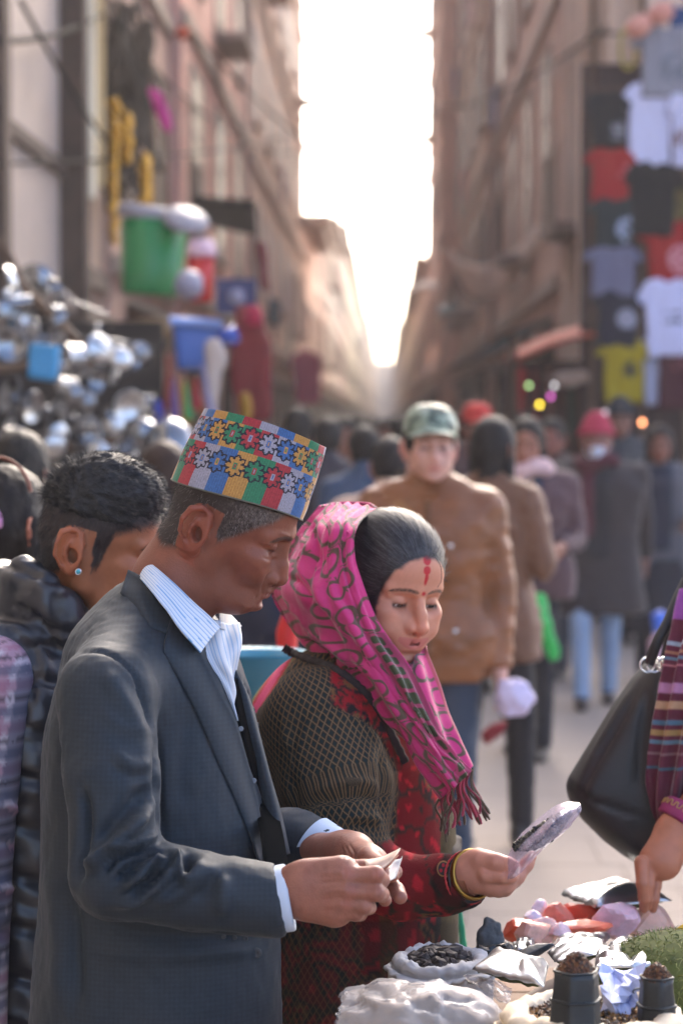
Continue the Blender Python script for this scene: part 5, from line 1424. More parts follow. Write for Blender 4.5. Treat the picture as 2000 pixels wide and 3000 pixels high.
    lv.loft([.1, .4, .7, .95], c[0], 3.78, [.15, .15, .15, .16], [.16, .16, .16, .18])
    Vl, Ql = lv.net(2); mesh('skirt', Vl, Ql, mat('dark_cloth', lin('20191c'), rough=.9), root)
# ---------------------------------------------------------------- young man in the padded vest, and the woman at the right edge
def poly_sdf(x, y, poly):
    d, _ = segdist(x, y, list(poly) + [poly[0]])
    return np.where(inpoly(x, y, poly), -d, d)
def slab(poly, d, thick, h=.01, rnd=.01, tilt=0, bulge=0):
    """solid with the outline poly (photo pixels at depth d), real thickness and rounded rim; tilt = depth gain per metre to the right"""
    poly = np.array(poly, float); q = (poly - [CX, CY]) * d / F * [1, -1]
    lo, hi = q.min(0) - h * 3, q.max(0) + h * 3
    v = Vol((lo[0], lo[1], -thick / 2 - 3 * h), (hi[0], hi[1], thick / 2 + 3 * h), h)
    X, Y = np.meshgrid(v.ax[0], v.ax[1], indexing='ij')
    s = poly_sdf(X, Y, q)
    th = thick / 2 * np.sqrt(np.clip(1 - bulge * np.exp(-np.maximum(-s, 0) / .03), .05, 1))
    a = s[:, :, None] + rnd; b = np.abs(v.ax[2])[None, None, :] - th[:, :, None] + rnd
    v.D = (np.minimum(np.maximum(a, b), 0) + np.hypot(np.maximum(a, 0), np.maximum(b, 0)) - rnd).astype(np.float32)
    V, Q = v.net(1)
    W = EYE + (d + V[:, 2] + V[:, 0] * tilt)[:, None] * FW + V[:, :1] * RT + V[:, 1:2] * UP
    return W, Q[:, ::-1]
def plaid(V):
    x, z = V[:, 0] - .4 * V[:, 1], V[:, 2]
    a, b = (x / .052) % 1, (z / .060) % 1
    C = np.tile(lin('bdb4c0'), (len(V), 1))
    for t, lo, hi, c, w in ((a, .0, .30, '9c6078', .6), (b, .0, .32, '9c6078', .6), (a, .42, .62, '3d4a66', .65), (b, .45, .63, '3d4a66', .65), (a, .78, .84, '20242e', .7), (b, .80, .86, '20242e', .7)):
        m = ((t > lo) & (t < hi))[:, None] * w; C = C * (1 - m) + m * np.array(lin(c))
    return C
def build_boy():
    root = empty('person', P(60, 3600, 3.80) * [1, 1, 0], 'young man with a turquoise ear stud and black padded vest looking down', 'person')
    M = frame(P(270, 1592, 3.70), yaw=3, pitch=16, roll=8, s=.96)
    npt = inv_pts(M, PL([(215, 1650, 3.71), (190, 1760, 3.73), (160, 1900, 3.76)]))
    V, Q, p = head(.0022, neck=npt, neckr=(.050, .058), lid=.0018, jowl=1, earx=-.012, ears=1.08, nose=(.122, -.034), cheek=.006)
    def hairf(W):
        x, y, z = W.T; n = noise(W, .006, 2) * .003
        ear = (np.abs(y) > .0735) & (x > -.05) & (x < .008) & (z > -.048) & (z < .036)
        line = np.interp(x + n, [-.12, -.06, -.036, -.024, .004, .014, .022, .034, .060, .085], [-.060, -.066, -.050, .030, .026, -.030, -.022, .036, .050, .060])
        return sstep(-.010, .012, z - line + n * 1.6) * .95 * ~ear
    C = paint_head(V, p, lin('965f42'), lin('8a4a44'), brow=(.012, .01, .01), bw=.0062, hairf=hairf, haircol=(.011, .012, .015))
    AV, AQ = body_core([PL([(150, 1880, 3.76), (110, 2300, 3.8), (100, 2900, 3.8)])], [.10], [PL([(-30, 1985, 3.60), (-70, 2300, 3.56), (-80, 2650, 3.54), (-80, 3000, 3.52)]), PL([(250, 1980, 3.95), (300, 2500, 3.98), (350, 2900, 3.9)])], .03)
    VV, QQ = join((moved(V, M), Q), (AV, AQ))
    mesh('body', VV, QQ, mat('skin_street', rough=.5, attr=True), root, col=np.concatenate([C, np.tile(lin('965f42'), (len(AV), 1))]))
    eyeballs(M, p, root, 18)
    v = Vol((-.14, -.12, -.02), (.14, .12, .17), .004)
    v.ell((-.002, 0, .050), (.096, .080, .092), k=.01); v.ell((.02, 0, .10), (.07, .06, .045), k=.03)
    x, y, z = v.all()[1]; v.put(v.all()[0], hair_edge_g(x + .008, y * .8, z + .014), .006, 'i'); v.put(v.all()[0], ((.052 + .0 * x) - z) * np.ones(v.n, np.float32), .01, 'i')
    hV, hQ = v.net(2); hN = vnorm(hV, hQ); hV = hV + hN * (.005 * noise(hV * [.5, 1, 1], .009, 2))[:, None]
    hm = mat('hair_black', lin('0f1216'), rough=.6, bump=.4, bscale=300, bdist=.002, spec=.6)
    ho = mesh('hair', moved(hV, M), hQ, hm, root)
    rg = np.random.default_rng(9); n = 9000; top = np.where(hV[:, 2] > .03)[0]; pk = rg.choice(top, n)
    dr = hN[pk] * .55 + np.array([.75, 0, .05]); dr[hV[pk, 0] < -.045] = hN[pk][hV[pk, 0] < -.045] * 1.0 + [-.2, 0, .25]
    SV, SQ = strands(hV[pk] - hN[pk] * .001, dr, .012, .0004, droop=.15, jit=.22, rng=rg)
    sub(mesh('hair_strand', moved(SV, M), SQ, mat('hair_strand', rough=.5, attr=True), root, col=np.tile([.009, .010, .013], (len(SV), 1))), ho)
    fl = np.where((hairf(V) > .5) & (V[:, 2] < .06) & (np.abs(V[:, 1]) < .08))[0]; pk = rg.choice(fl, 4000); nN = vnorm(V, Q)
    SV, SQ = strands(V[pk], nN[pk] * .4 + np.array([-.15, 0, -.9]), .008, .00028, jit=.2, rng=rg)
    sub(mesh('hair_strand', moved(SV, M), SQ, mat('hair_strand'), root, col=np.tile([.012, .013, .017], (len(SV), 1))), ho)
    # ear stud
    c = P(230, 1675, 3.612)
    Vb, qb = lathe([(.0001, .0035), (.0022, .0032), (.0034, .0018), (.0036, .0006)], 12, R=np.array(Vector(-FW).to_track_quat('Z', 'Y').to_matrix()), c=c)
    es = mesh('ear_stud', Vb, qb, mat('turquoise', lin('2f9cae'), rough=.15, coat=.8), root)
    th = np.linspace(0, 2 * math.pi, 20); Vb, qb = tube_mesh(c + .0042 * (np.cos(th)[:, None] * RT + np.sin(th)[:, None] * UP), .0008, 6, False)
    sub(mesh('setting', Vb, qb, mat('silver', (.7, .7, .7), rough=.2, metal=1), root), es)
    # vest
    v = Vol((-.86, 3.42, .60), (-.28, 4.16, 1.50), .0075)
    L = [(1790, 60, 270, .09), (1850, -10, 330, .15), (1950, -90, 350, .21), (2150, -140, 380, .23), (2400, -150, 400, .22), (2700, -140, 410, .22), (3050, -150, 410, .23)]
    zz, cx, cy, rx, ry = [], [], [], [], []
    for vv, a, b, wy in L:
        A, B = P(a, vv, 3.80), P(b, vv, 3.80); c = (A + B) / 2; zz.append(c[2]); cx.append(c[0]); cy.append(c[1]); rx.append(np.linalg.norm(B - A) / 2); ry.append(wy)
    v.loft(zz, cx, cy, rx, ry, p=2.3, k=.03)
    for k_ in range(3):
        v.tube(PL([(20, 1700 + k_ * 40, 3.72), (70, 1688 + k_ * 38, 3.66), (140, 1735 + k_ * 36, 3.635), (190, 1790 + k_ * 30, 3.65), (222, 1855 + k_ * 18, 3.70), (200, 1850 + k_ * 20, 3.82), (60, 1720 + k_ * 30, 3.86), (10, 1690 + k_ * 36, 3.80), (20, 1700 + k_ * 40, 3.72)]), .030, k=.012)
    v.cap(P(60, 1880, 3.70), P(-40, 1960, 3.62), .06, .06, k=.04)
    Vv, Qv = v.net(2); N_ = vnorm(Vv, Qv)
    q = ((Vv[:, 2] + .25 * Vv[:, 0]) / .075) % 1
    Vv = Vv + N_ * (-.010 * np.exp(-((q - .5) / .10) ** 2) + .005 * noise(Vv * [1, 1, 1.6], .03, 2))[:, None]
    Vv = folds(Vv, Qv, [([(10, 1760), (90, 1800), (150, 1860), (170, 1920)], 10, -.012), ([(0, 1830), (80, 1860), (130, 1930), (140, 2000)], 14, .010), ([(60, 1930), (90, 1990), (95, 2080)], 12, -.010), ([(0, 1960), (60, 2030), (75, 2120)], 8, -.009)])
    mesh('vest', Vv, Qv, mat('nylon_black', lin('23262d'), rough=.32, var=.1, vscale=20, spec=.55, bump=.15, bscale=200, bdist=.001), root)
    sv = Vol((-.86, 3.35, .55), (-.40, 3.80, 1.42), .0075)
    sv.tube(PL([(-30, 1985, 3.60), (-70, 2300, 3.56), (-80, 2650, 3.54), (-80, 3080, 3.52)]), [.066, .062, .056, .050], k=.01)
    sV, sQ = sv.net(2); sV = folds(sV, sQ, [([(-40, 2380), (20, 2360), (60, 2390)], 14, .008), ([(-40, 2480), (20, 2460), (50, 2500)], 10, -.008), ([(-40, 2640), (10, 2600), (50, 2620)], 12, .007), ([(-20, 2760), (30, 2720), (60, 2740)], 12, -.006)])
    mesh('sleeve', sV, sQ, mat('plaid_cotton', rough=.85, attr=True, bump=.2, bscale=500, bdist=.0006), root, col=plaid(sV))
    legs(root, P(120, 3000, 3.8), .5, .07, lin('20191c'), 0)
    lv = Vol((-.80, 3.6, .0), (-.30, 4.0, .72), .018); cc = P(120, 3000, 3.8)
    lv.loft([0.02, .3, .7], cc[0], cc[1], [.12, .13, .16], [.14, .15, .17]); lV, lQ = lv.net(1); mesh('trousers', lV, lQ, mat('dark_cloth', lin('20191c'), rough=.9), root)

def right_hand():
    W = lambda x, y, d: P(1650 + x * .2232, 2500 + y * .2232, d)
    v = Vol((.34, 3.66, .70), (.66, 3.98, 1.06), .0022)
    v.cap(P(2060, 2330, 3.86), P(1985, 2425, 3.84), .029, .0245, k=.02)
    v.cap(P(1990, 2420, 3.84), P(1925, 2520, 3.82), .026, .030, k=.02, flat=FW, ff=.75)
    v.cap(P(1965, 2440, 3.84), P(1950, 2530, 3.82), .024, .022, k=.02, flat=FW, ff=.8)
    for pts, r in (([W(1020, 120, 3.80), W(1030, 400, 3.785), W(1050, 600, 3.79), W(1048, 735, 3.80)], [.0135, .0108, .0095, .0075]), ([W(1120, 150, 3.815), W(1110, 420, 3.80), W(1100, 600, 3.80), W(1095, 700, 3.81)], [.0135, .0110, .0095, .0078]),
                   ([W(1200, 150, 3.83), W(1200, 420, 3.82), W(1185, 600, 3.815), W(1170, 735, 3.82)], [.0135, .0108, .0095, .0075]), ([W(1050, 150, 3.85), W(1040, 380, 3.86), W(1060, 560, 3.87)], [.012, .010, .0085]),
                   ([W(1290, -100, 3.84), W(1370, 60, 3.83), W(1360, 200, 3.82), W(1320, 250, 3.815)], [.015, .0130, .0115, .0095])):
        v.tube(pts, np.array(r) * .88, k=.004)
    V, Q = v.net(1); n = noise(V, .012, 3)[:, None]
    return V, Q, np.array(lin('a8684c')) * (1 + .14 * n)
def build_right_woman():
    loc = ground_at(2330, 4.02)
    hd = right_hand()
    r, M, arm = make_person('woman at the right edge in a striped maroon shawl reaching down to a foil packet', loc, 178, H=1.58, skin='a8684c', hair='bun', haircol='16120f', coat='5c2838', coatlen=.75, trousers='0f5c66', dress=True, seed=40, headh=.004,
                arms=({'e': P(2190, 2180, 4.15), 'w': P(2150, 2450, 4.2)}, {'e': P(2130, 2190, 3.92), 'w': P(2060, 2330, 3.86), 'hand': hd}), wide=1.1)
    v = Vol(P(1900, 2560, 3.86) - .12, P(2150, 2150, 3.86) + .12, .006); v = Vol((.48, 3.7, .92), (.70, 4.04, 1.26), .006)
    v.tube(PL([(2150, 2150, 3.92), (2075, 2300, 3.87), (2022, 2372, 3.855)]), [.058, .050, .041], k=.01)
    V, Q = v.net(1); N_ = vnorm(V, Q); V = V + N_ * (.003 * noise(V, .015, 2) + .0018 * np.sin((V @ np.array([.6, 0, .8])) / .0045))[:, None]
    mesh('knitted_sleeve', V, Q, mat('blue_knit', lin('4a6070'), rough=.95, sheen=.5, bump=.6, bscale=350, bdist=.002), r)
    ax = P(1990, 2415, 3.85) - P(2040, 2345, 3.86); R = np.array(Vector(ax).to_track_quat('Z', 'Y').to_matrix())
    Vb, qb = lathe([(.038, -.016), (.042, -.012), (.043, 0), (.042, .012), (.038, .016), (.034, .012)], 40, R=R, c=P(2003, 2398, 3.852)); cf = mesh('cuff', Vb, qb, mat('purple_trim', lin('8a2a5c'), rough=.8), r)
    th = np.linspace(0, 2 * math.pi, 160); zig = np.stack([np.cos(th) * .0437, np.sin(th) * .0437, -.004 + .004 * np.sign(np.sin(th * 22))], 1) @ R.T + P(2003, 2398, 3.852)
    tv, tq = tube_mesh(zig, .0011, 5, False); sub(mesh('embroidery', tv, tq, mat('gold_thread', lin('b08a50'), rough=.5), r), cf)
    # shawl hanging in front
    G = [[(1992, 1740, 3.92), (2040, 1700, 3.88), (2120, 1680, 3.86), (2220, 1700, 3.88)], [(1968, 1850, 3.90), (2020, 1840, 3.86), (2100, 1830, 3.83), (2200, 1840, 3.85)], [(1948, 1960, 3.89), (1995, 1960, 3.85), (2070, 1960, 3.82), (2170, 1960, 3.84)],
         [(1922, 2110, 3.89), (1972, 2110, 3.85), (2040, 2110, 3.82), (2130, 2110, 3.84)], [(1903, 2220, 3.89), (1955, 2225, 3.86), (2020, 2220, 3.83), (2100, 2220, 3.85)], [(1900, 2325, 3.90), (1945, 2340, 3.87), (2000, 2330, 3.86), (2080, 2330, 3.87)], [(1925, 2420, 3.92), (1950, 2440, 3.90), (1990, 2430, 3.88), (2060, 2430, 3.89)]]
    V, Q, uv = patch(np.array([PL(g) for g in G]), 160, 60); n_ = vnorm(V, Q)
    if ((V - EYE) * n_).sum() > 0: Q = Q[:, ::-1]; n_ = -n_
    V = V + n_ * (.008 * np.sin(uv[:, 1] * 22 + uv[:, 0] * 3) + .003 * noise(V, .03, 2))[:, None]
    u = uv[:, 0]; C = np.tile(lin('5a2036'), (len(V), 1))
    C[u < .12] = lin('8a4a98')
    for a, b, c in ((.22, .235, '8fa0b0'), (.26, .275, '9a7058'), (.285, .30, '5a7a90'), (.315, .325, 'b0707a'), (.38, .41, 'a87aa0'), (.44, .46, 'b09070'), (.50, .52, '4a7088'), (.535, .56, '9a8050'), (.58, .60, '56788c'), (.64, .65, '7a5a60'), (.70, .715, '3c5a6c')):
        C[(u > a) & (u < b)] = lin(c)
    C *= (1 + .15 * noise(V, .004, 2)[:, None]); mesh('shawl', V, Q, mat('shawl_wool', rough=.9, attr=True, sheen=.4), r, col=np.clip(C, 0, 1), solid=.003)
    # black leather bag on her arm
    bag = [(1881, 1948), (1905, 1930), (1955, 1930), (1990, 2050), (2020, 2300), (2000, 2540), (1930, 2550), (1869, 2533), (1833, 2513), (1768, 2465), (1702, 2400), (1664, 2342), (1655, 2305), (1662, 2280), (1720, 2185), (1790, 2070), (1850, 1985)]
    V, Q = slab(bag, 3.99, .13, h=.007, rnd=.035, bulge=.7)
    V = folds(V, Q, [([(1885, 1990), (1800, 2140), (1720, 2280), (1690, 2360)], 8, -.006), ([(1870, 1990), (1785, 2130), (1705, 2270)], 10, .005), ([(1660, 2290), (1720, 2340), (1800, 2370), (1900, 2400)], 7, -.005), ([(1900, 2000), (1880, 2150), (1860, 2350)], 14, -.005), ([(1930, 2000), (1920, 2200), (1900, 2420)], 14, .005)])
    bg = tag(mesh('handbag', V, Q, mat('black_leather', lin('181c20'), rough=.5, bump=.3, bscale=160, bdist=.0015, spec=.5)), 'black leather shoulder bag hanging beside the striped shawl', 'bag')
    for pts in ([(1900, 1945, 3.93), (1925, 1880, 3.92), (1958, 1815, 3.93), (1990, 1740, 3.95), (2080, 1560, 4.0)], [(1945, 1940, 4.03), (1962, 1860, 4.02), (1985, 1780, 4.02), (2090, 1560, 4.05)]):
        tv, tq = tube_mesh(cr(PL(pts), 30), .009, 8); mesh('strap', tv, tq, mat('black_leather'), bg)
    for x in (1895, 1915, 1945): mesh('ring', *lathe([(.010, 0), (.012, .003), (.014, 0), (.012, -.003), (.010, 0)], 16, R=np.array(Vector(-FW).to_track_quat('Z', 'Y').to_matrix()), c=P(x, 1948, 3.93)), mat('steel_stud', (.6, .6, .6), rough=.2, metal=1), bg)
# ---------------------------------------------------------------- people of the street
def hair_shell(h=.006, long=0, style='short', thick=.008):
    v = Vol((-.14, -.12, -.10 - long), (.13, .12, .15), h)
    t = thick
    v.ell((.000, 0, .046), (.092 + t, .077 + t, .088 + t), k=.01)
    v.ell((-.022, 0, .0), (.070 + t * .6, .070 + t * .6, .062), k=.02)
    if long:
        v.cap((-.045, 0, 0), (-.055, 0, -long), .062, .045, k=.03, flat=(1, 0, 0), ff=.8)
        for y in (-1, 1): v.cap((-.01, y * .062, .02), (.005, y * .075, -long * .8), .032, .026, k=.02)
    x, y, z = v.all()[1]
    f = np.sqrt(((x - .120) / .072) ** 2 + (y / (.080 if long else .10)) ** 2 + ((z + .012) / .088) ** 2)
    v.put(v.all()[0], (1 - f) * .075, .006, 'i')
    if not long: v.put(v.all()[0], (-.055 - z + .0 * x + .9 * np.maximum(x - .01, -.02)).astype(np.float32) * np.ones(v.n, np.float32), .006, 'i')
    return v.net(2)
def cap_mesh():
    """peaked cap on the canonical head: crown and brim"""
    a = np.linspace(0, 2 * math.pi, 40, endpoint=False)
    rows = []
    for t in np.linspace(0, 1, 12):
        r = math.cos(t * math.pi / 2) ** .55 if t < 1 else .02
        rows.append(np.stack([.004 + (.103 * r) * np.cos(a), .086 * r * np.sin(a), .050 + .092 * np.sin(t * math.pi / 2) * np.ones(40)], 1))
    c = gridmesh(np.stack(rows), False, True)[:2]
    th = np.linspace(-1.15, 1.15, 24)
    br = []
    for t in np.linspace(0, 1, 8):
        br.append(np.stack([.004 + (.100 + .075 * t * np.cos(th * .8)) * np.cos(th * (1 - .1 * t)), (.084 + .01 * t) * np.sin(th * (1 - .12 * t)), .055 - .012 * t - .012 * (np.sin(th) ** 2) + .006 * np.cos(th)], 1))
    b = gridmesh(np.stack(br))[:2]
    return c, b
_hair_cache = {}
def make_person(label, loc, yaw, H=1.62, skin='8a5a44', hair='long', haircol='17120f', coat='40464e', coatlen=.62, trousers='3a4656', shoes='2a2420', arms=('down', 'down'), stride=.12, seed=0,
                headh=.006, scarf=None, cap=None, dress=False, mask=False, beanie=None, inner=None, coat_m=None, group=None, nod=4, voxel=.014, wide=1.0, turn=0, name='person', collar=None, inner_col=None):
    rg = np.random.default_rng(seed); s = H / 1.65
    root = empty(name, loc, label, 'person', group)
    M = frame(loc, yaw=yaw, s=s)
    T = lambda V: moved(V, M)
    MH = M @ frame((.03, 0, 1.525), yaw=turn, pitch=nod)
    neck = inv_pts(frame((.03, 0, 1.525), yaw=turn, pitch=nod), [(.02, 0, 1.50), (-.005, 0, 1.42), (-.01, 0, 1.33)])
    V, Q, p = head(headh, neck=neck, neckr=(.048, .056), lid=.003 if headh < .005 else .002, ears=1.0)
    C = paint_head(V, p, lin(skin), tuple(np.array(lin(skin)) * [.9, .55, .55]), brow=(.02, .015, .012))
    parts = [(moved(V, MH), Q)]; cols = [C]
    sh = {-1: np.array([-.01, -.17 * wide, 1.34]), 1: np.array([-.01, .17 * wide, 1.34])}
    poses = {'down': [(-.02, .045, -.28), (.04, .05, -.52)], 'bent': [(-.03, .05, -.27), (.18, .0, -.30)], 'up': [(.02, .06, -.24), (.16, -.03, -.05)], 'back': [(-.10, .05, -.25), (-.16, .06, -.48)], 'bag': [(.02, .07, -.27), (.08, .07, -.52)], 'fwd': [(.06, .05, -.26), (.24, .03, -.36)]}
    arm = {}
    for sd, ps in zip((-1, 1), arms):
        if isinstance(ps, dict):
            el, wr = inv_pts(M, [ps['e'], ps['w']]); arm[sd] = (sh[sd], el, wr)
            if 'hand' in ps: parts.append(ps['hand'][:2]); cols.append(ps['hand'][2])
            continue
        e, w = poses[ps]; el = sh[sd] + [e[0], sd * e[1], e[2]]; wr = sh[sd] + [w[0], sd * w[1], w[2]]; arm[sd] = (sh[sd], el, wr)
        # hand
        v = Vol(wr - .13, wr + .13, .006); dr = (wr - el) / np.linalg.norm(wr - el)
        side = np.array([0, sd * 1., 0]); nrm = np.cross(dr, side); nrm /= np.linalg.norm(nrm); 
        v.cap(wr - dr * .04, wr + dr * .02, .024, .026, k=.01); v.cap(wr + dr * .03, wr + dr * .075, .030, .028, k=.015, flat=side, ff=.55)
        for j in range(4):
            b0 = wr + dr * .09 + nrm * (j - 1.5) * .017
            v.tube([b0, b0 + dr * .032 - side * .004, b0 + dr * .055 - side * .016], [.009, .0085, .007], k=.003)
        v.tube([wr + dr * .03 + nrm * -.022, wr + dr * .06 + nrm * -.040, wr + dr * .085 - nrm * .042 - side * .01], [.012, .010, .008], k=.008)
        hV, hQ = v.net(1); parts.append((T(hV), hQ)); cols.append(np.tile(lin(skin), (len(hV), 1)))
    cv, cq = body_core([T(np.array([(0, 0, 1.36), (0, 0, 1.1), (0, 0, .85)]))], [.09 * s], [T(np.array([*arm[q]])) for q in (-1, 1)], .024 * s)
    parts.append((cv, cq)); cols.append(np.tile(lin(skin), (len(cv), 1)))
    BV, BQ = join(*parts)
    mesh('body', BV, BQ, mat('skin_street', rough=.5, attr=True), root, col=np.concatenate(cols))
    # coat
    lo = 1.40 - coatlen
    v = Vol((-.42, -.45, lo - .03), (.45, .45, 1.50), voxel)
    v.loft([lo, lo + .2, 1.02, 1.18, 1.32, 1.40], [0] * 6, [0] * 6, [.16 if coatlen > .7 else .135, .145, .128, .135, .125, .07], [.215 * wide, .20 * wide, .178 * wide, .19 * wide, .185 * wide, .10], p=2.3, k=.02)
    for sd in (-1, 1):
        a0, a1, a2 = arm[sd]
        v.cap((0, sd * .06, 1.40), a0 + [0, 0, .0], .05, .062, k=.04); v.cap(a0, a1, .066, .054, k=.02); v.cap(a1, a2, .052, .042, k=.01)
        dr = (a2 - a1) / np.linalg.norm(a2 - a1); q_ = v.pts() - (a2 + dr * .005); sp = q_ @ dr
        v.D = np.where(np.linalg.norm(q_, axis=-1) < .08, np.maximum(v.D, sp.astype(np.float32)), v.D)
    v.cap((-.01, 0, 1.40), (.0, 0, 1.44), .072, .066, k=.02)
    cV, cQ = v.net(2)
    n = vnorm(cV, cQ)
    cV = cV + n * (.010 * noise(cV * [1, 1, .6], .10, 2) + .006 * noise(cV * [1, 1, 2.2], .05, 1))[:, None]
    dk_ = lambda h_: tuple(c * (.55 if sum(lin(h_)) < .45 else .85) for c in lin(h_))
    cm = coat_m or mat('coat_' + coat, dk_(coat), rough=.7, sheen=.15, var=.12, vscale=8)
    cc = None
    co = mesh('jacket' if coatlen < .75 else 'coat', T(cV), cQ, cm, root)
    tr = bvh(cV, cQ)
    def stripx(name, ya, yb, z0, z1, m_, off=.006, taper=0):
        g = np.zeros((16, 6, 3))
        for i, z in enumerate(np.linspace(z0, z1, 16)):
            for j, t in enumerate(np.linspace(0, 1, 6)):
                y = ya + (yb - ya) * t; y *= 1 - taper * (i / 15)
                h_ = tr.ray_cast(Vector((1, y, z)), Vector((-1, 0, 0))); g[i, j] = (h_[0][0] if h_[0] else .12, y, z)
        g[..., 0] += off
        V_, Q_, _ = gridmesh(g); return mesh(name, T(V_), Q_, m_, root, solid=.004)
    if inner: stripx('shirt', -.085, .085, 1.40, max(lo + .03, .86), mat('inner_' + inner, lin(inner), rough=.8, var=.1, vscale=10), taper=.25)
    else: stripx('placket', -.012, .012, 1.36, lo + .03, mat('placket_' + coat, tuple(np.array(lin(coat)) * .6), rough=.7))
    if collar:
        for sd in (-1, 1):
            g = np.array([[(.045, sd * .02, 1.35), (.035, sd * .07, 1.375), (-.03, sd * .092, 1.42), (-.085, sd * .03, 1.445), (-.09, 0, 1.45)], [(.12, sd * .055, 1.315), (.10, sd * .105, 1.33), (-.02, sd * .125, 1.37), (-.10, sd * .045, 1.395), (-.108, 0, 1.40)]])
            V_, Q_, _ = patch(g, 8, 24); mesh('collar', T(V_), Q_, mat('collar_' + collar, lin(collar), rough=.9, sheen=.4), root, solid=.012)
    # legs
    tm = mat('trousers_' + trousers, dk_(trousers), rough=.85, var=.1, vscale=9)
    if dress:
        v = Vol((-.3, -.32, .30), (.3, .32, 1.0), voxel * 1.3); v.loft([.33, .6, .95], 0, 0, [.19, .17, .13], [.23, .21, .17], k=.02); lV, lQ = v.net(2)
        lV = lV + vnorm(lV, lQ) * (.012 * noise(lV * [1, 1, .2], .07, 2))[:, None]; mesh('skirt', T(lV), lQ, tm, root)
    v = Vol((-.45, -.22, .05), (.45, .22, .98), voxel)
    ft = []
    for sd in (-1, 1):
        st = stride * sd * (1 if seed % 2 else -1)
        hp, kn, an = np.array([0, sd * .085, .88]), np.array([st * .6 + .02, sd * .09, .48]), np.array([st * 1.1 - .02, sd * .085, .09])
        if st < 0: kn[0] += .03
        v.cap(hp, kn, .088, .062, k=.02); v.cap(kn, an, .060, .048, k=.012); ft.append(an)
    v.ell((0, 0, .88), (.12, .165, .10), k=.03)
    lV, lQ = v.net(2); lV = lV + vnorm(lV, lQ) * (.005 * noise(lV * [1, 1, 1.5], .05, 2))[:, None]
    mesh('trousers', T(lV), lQ, tm, root)
    for an in ft:
        v = Vol(an + [-.12, -.08, -.10], an + [.22, .08, .06], .008)
        v.ell(an + [.06, 0, -.055], (.125, .043, .034), k=.02); v.ell(an + [-.01, 0, -.02], (.05, .040, .055), k=.02)
        x, y, z = v.all()[1]; v.put(v.all()[0], (.004 - z) * np.ones(v.n, np.float32), 0, 'i')
        sV, sQ = v.net(1); mesh('shoe', T(sV), sQ, mat('shoe_' + shoes, lin(shoes), rough=.5), root)
    # head cover
    if hair:
        lg = {'short': 0, 'long': .26, 'bun': .02, 'mid': .10}[hair]
        k = (lg, headh)
        if k not in _hair_cache: _hair_cache[k] = hair_shell(max(.005, headh), lg)
        hV, hQ = _hair_cache[k]
        hV = hV + vnorm(hV, hQ) * (.003 * noise(hV * [1, 1, .4] + seed, .012, 2))[:, None]
        mesh('hair', moved(hV, MH), hQ, mat('hair_' + haircol, lin(haircol), rough=.62, bump=.5, bscale=120, bdist=.004, spec=.3), root)
    if cap:
        c, b = cap_mesh()
        cp = mesh('cap', moved(c[0], MH), c[1], cap, root, solid=.003); sub(mesh('peak', moved(b[0], MH), b[1], cap if not isinstance(cap, str) else None, root, solid=.004), cp)
    if beanie:
        v = Vol((-.14, -.12, .0), (.14, .12, .20), .007); v.ell((.0, 0, .062), (.108, .094, .092), k=.01); v.ell((-.01, 0, .13), (.06, .06, .045), k=.03)
        x, y, z = v.all()[1]; v.put(v.all()[0], (.040 - z + .15 * x) * np.ones(v.n, np.float32), .004, 'i')
        v.tube([(.112 * math.cos(t) - .002, .097 * math.sin(t), .047 + .02 * math.cos(t)) for t in np.linspace(0, 2 * math.pi, 20)], .014, k=.01)
        bV, bQ = v.net(1); mesh('beanie', moved(bV, MH), bQ, mat('knit_' + beanie, lin(beanie), rough=.95, bump=.6, bscale=90, bdist=.006), root)
    if mask:
        g = np.array([[(.055, -.068, -.02), (.098, -.035, -.022), (.130, 0, -.018), (.098, .035, -.022), (.055, .068, -.02)], [(.050, -.060, -.055), (.100, -.032, -.06), (.125, 0, -.06), (.100, .032, -.06), (.050, .060, -.055)], [(.055, -.045, -.092), (.092, -.025, -.102), (.104, 0, -.105), (.092, .025, -.102), (.055, .045, -.092)]])
        V_, Q_, _ = patch(g, 12, 20); mesh('face_mask', moved(V_, MH), Q_, mat('mask', lin('c2c8d8'), rough=.8), root, solid=.003)
    if scarf:
        v = Vol((-.2, -.2, .95), (.25, .2, 1.55), .011)
        v.tube([(.02 + .095 * math.cos(t), .095 * math.sin(t), 1.405 + .02 * math.sin(2 * t)) for t in np.linspace(0, 2 * math.pi, 16)], .038, k=.02)
        v.tube([(.10, -.05, 1.38), (.155, -.06, 1.22), (.16, -.07, 1.02)], [.04, .042, .05], k=.02, flat=(1, 0, 0), ff=.5)
        sV, sQ = v.net(1); sV = sV + vnorm(sV, sQ) * (.008 * noise(sV, .03, 2))[:, None]
        mesh('scarf', T(sV), sQ, mat('scarf_' + scarf, lin(scarf), rough=.95), root)
    return root, M, arm
def ground_at(px, d):
    q = P(px, 1230, d); q[2] = 0; return q
def carrier(name, label, cat, pts, rad, col, trans=0, rough=.35, wr=.01, seed=0, lift=None):
    """crumpled plastic bag hanging from a hand"""
    a = np.linspace(0, 2 * math.pi, 28, endpoint=False); rows = []
    p = cr(np.array(pts, float), 22); r = cr(np.array(rad, float)[:, None], 22)[:, 0]
    for i in range(22): rows.append(np.stack([p[i, 0] + r[i] * np.cos(a), p[i, 1] + r[i] * .6 * np.sin(a), np.full(28, p[i, 2])], 1))
    V, Q, _ = gridmesh(np.stack(rows), False, True)
    V = V + vnorm(V, Q) * (wr * noise(V * [1.5, 1.5, .7] + seed, .03, 3))[:, None]
    return tag(mesh(name, V, Q, mat('bag_' + col, lin(col), rough=rough, trans=trans, alpha=1), solid=.001), label, cat)
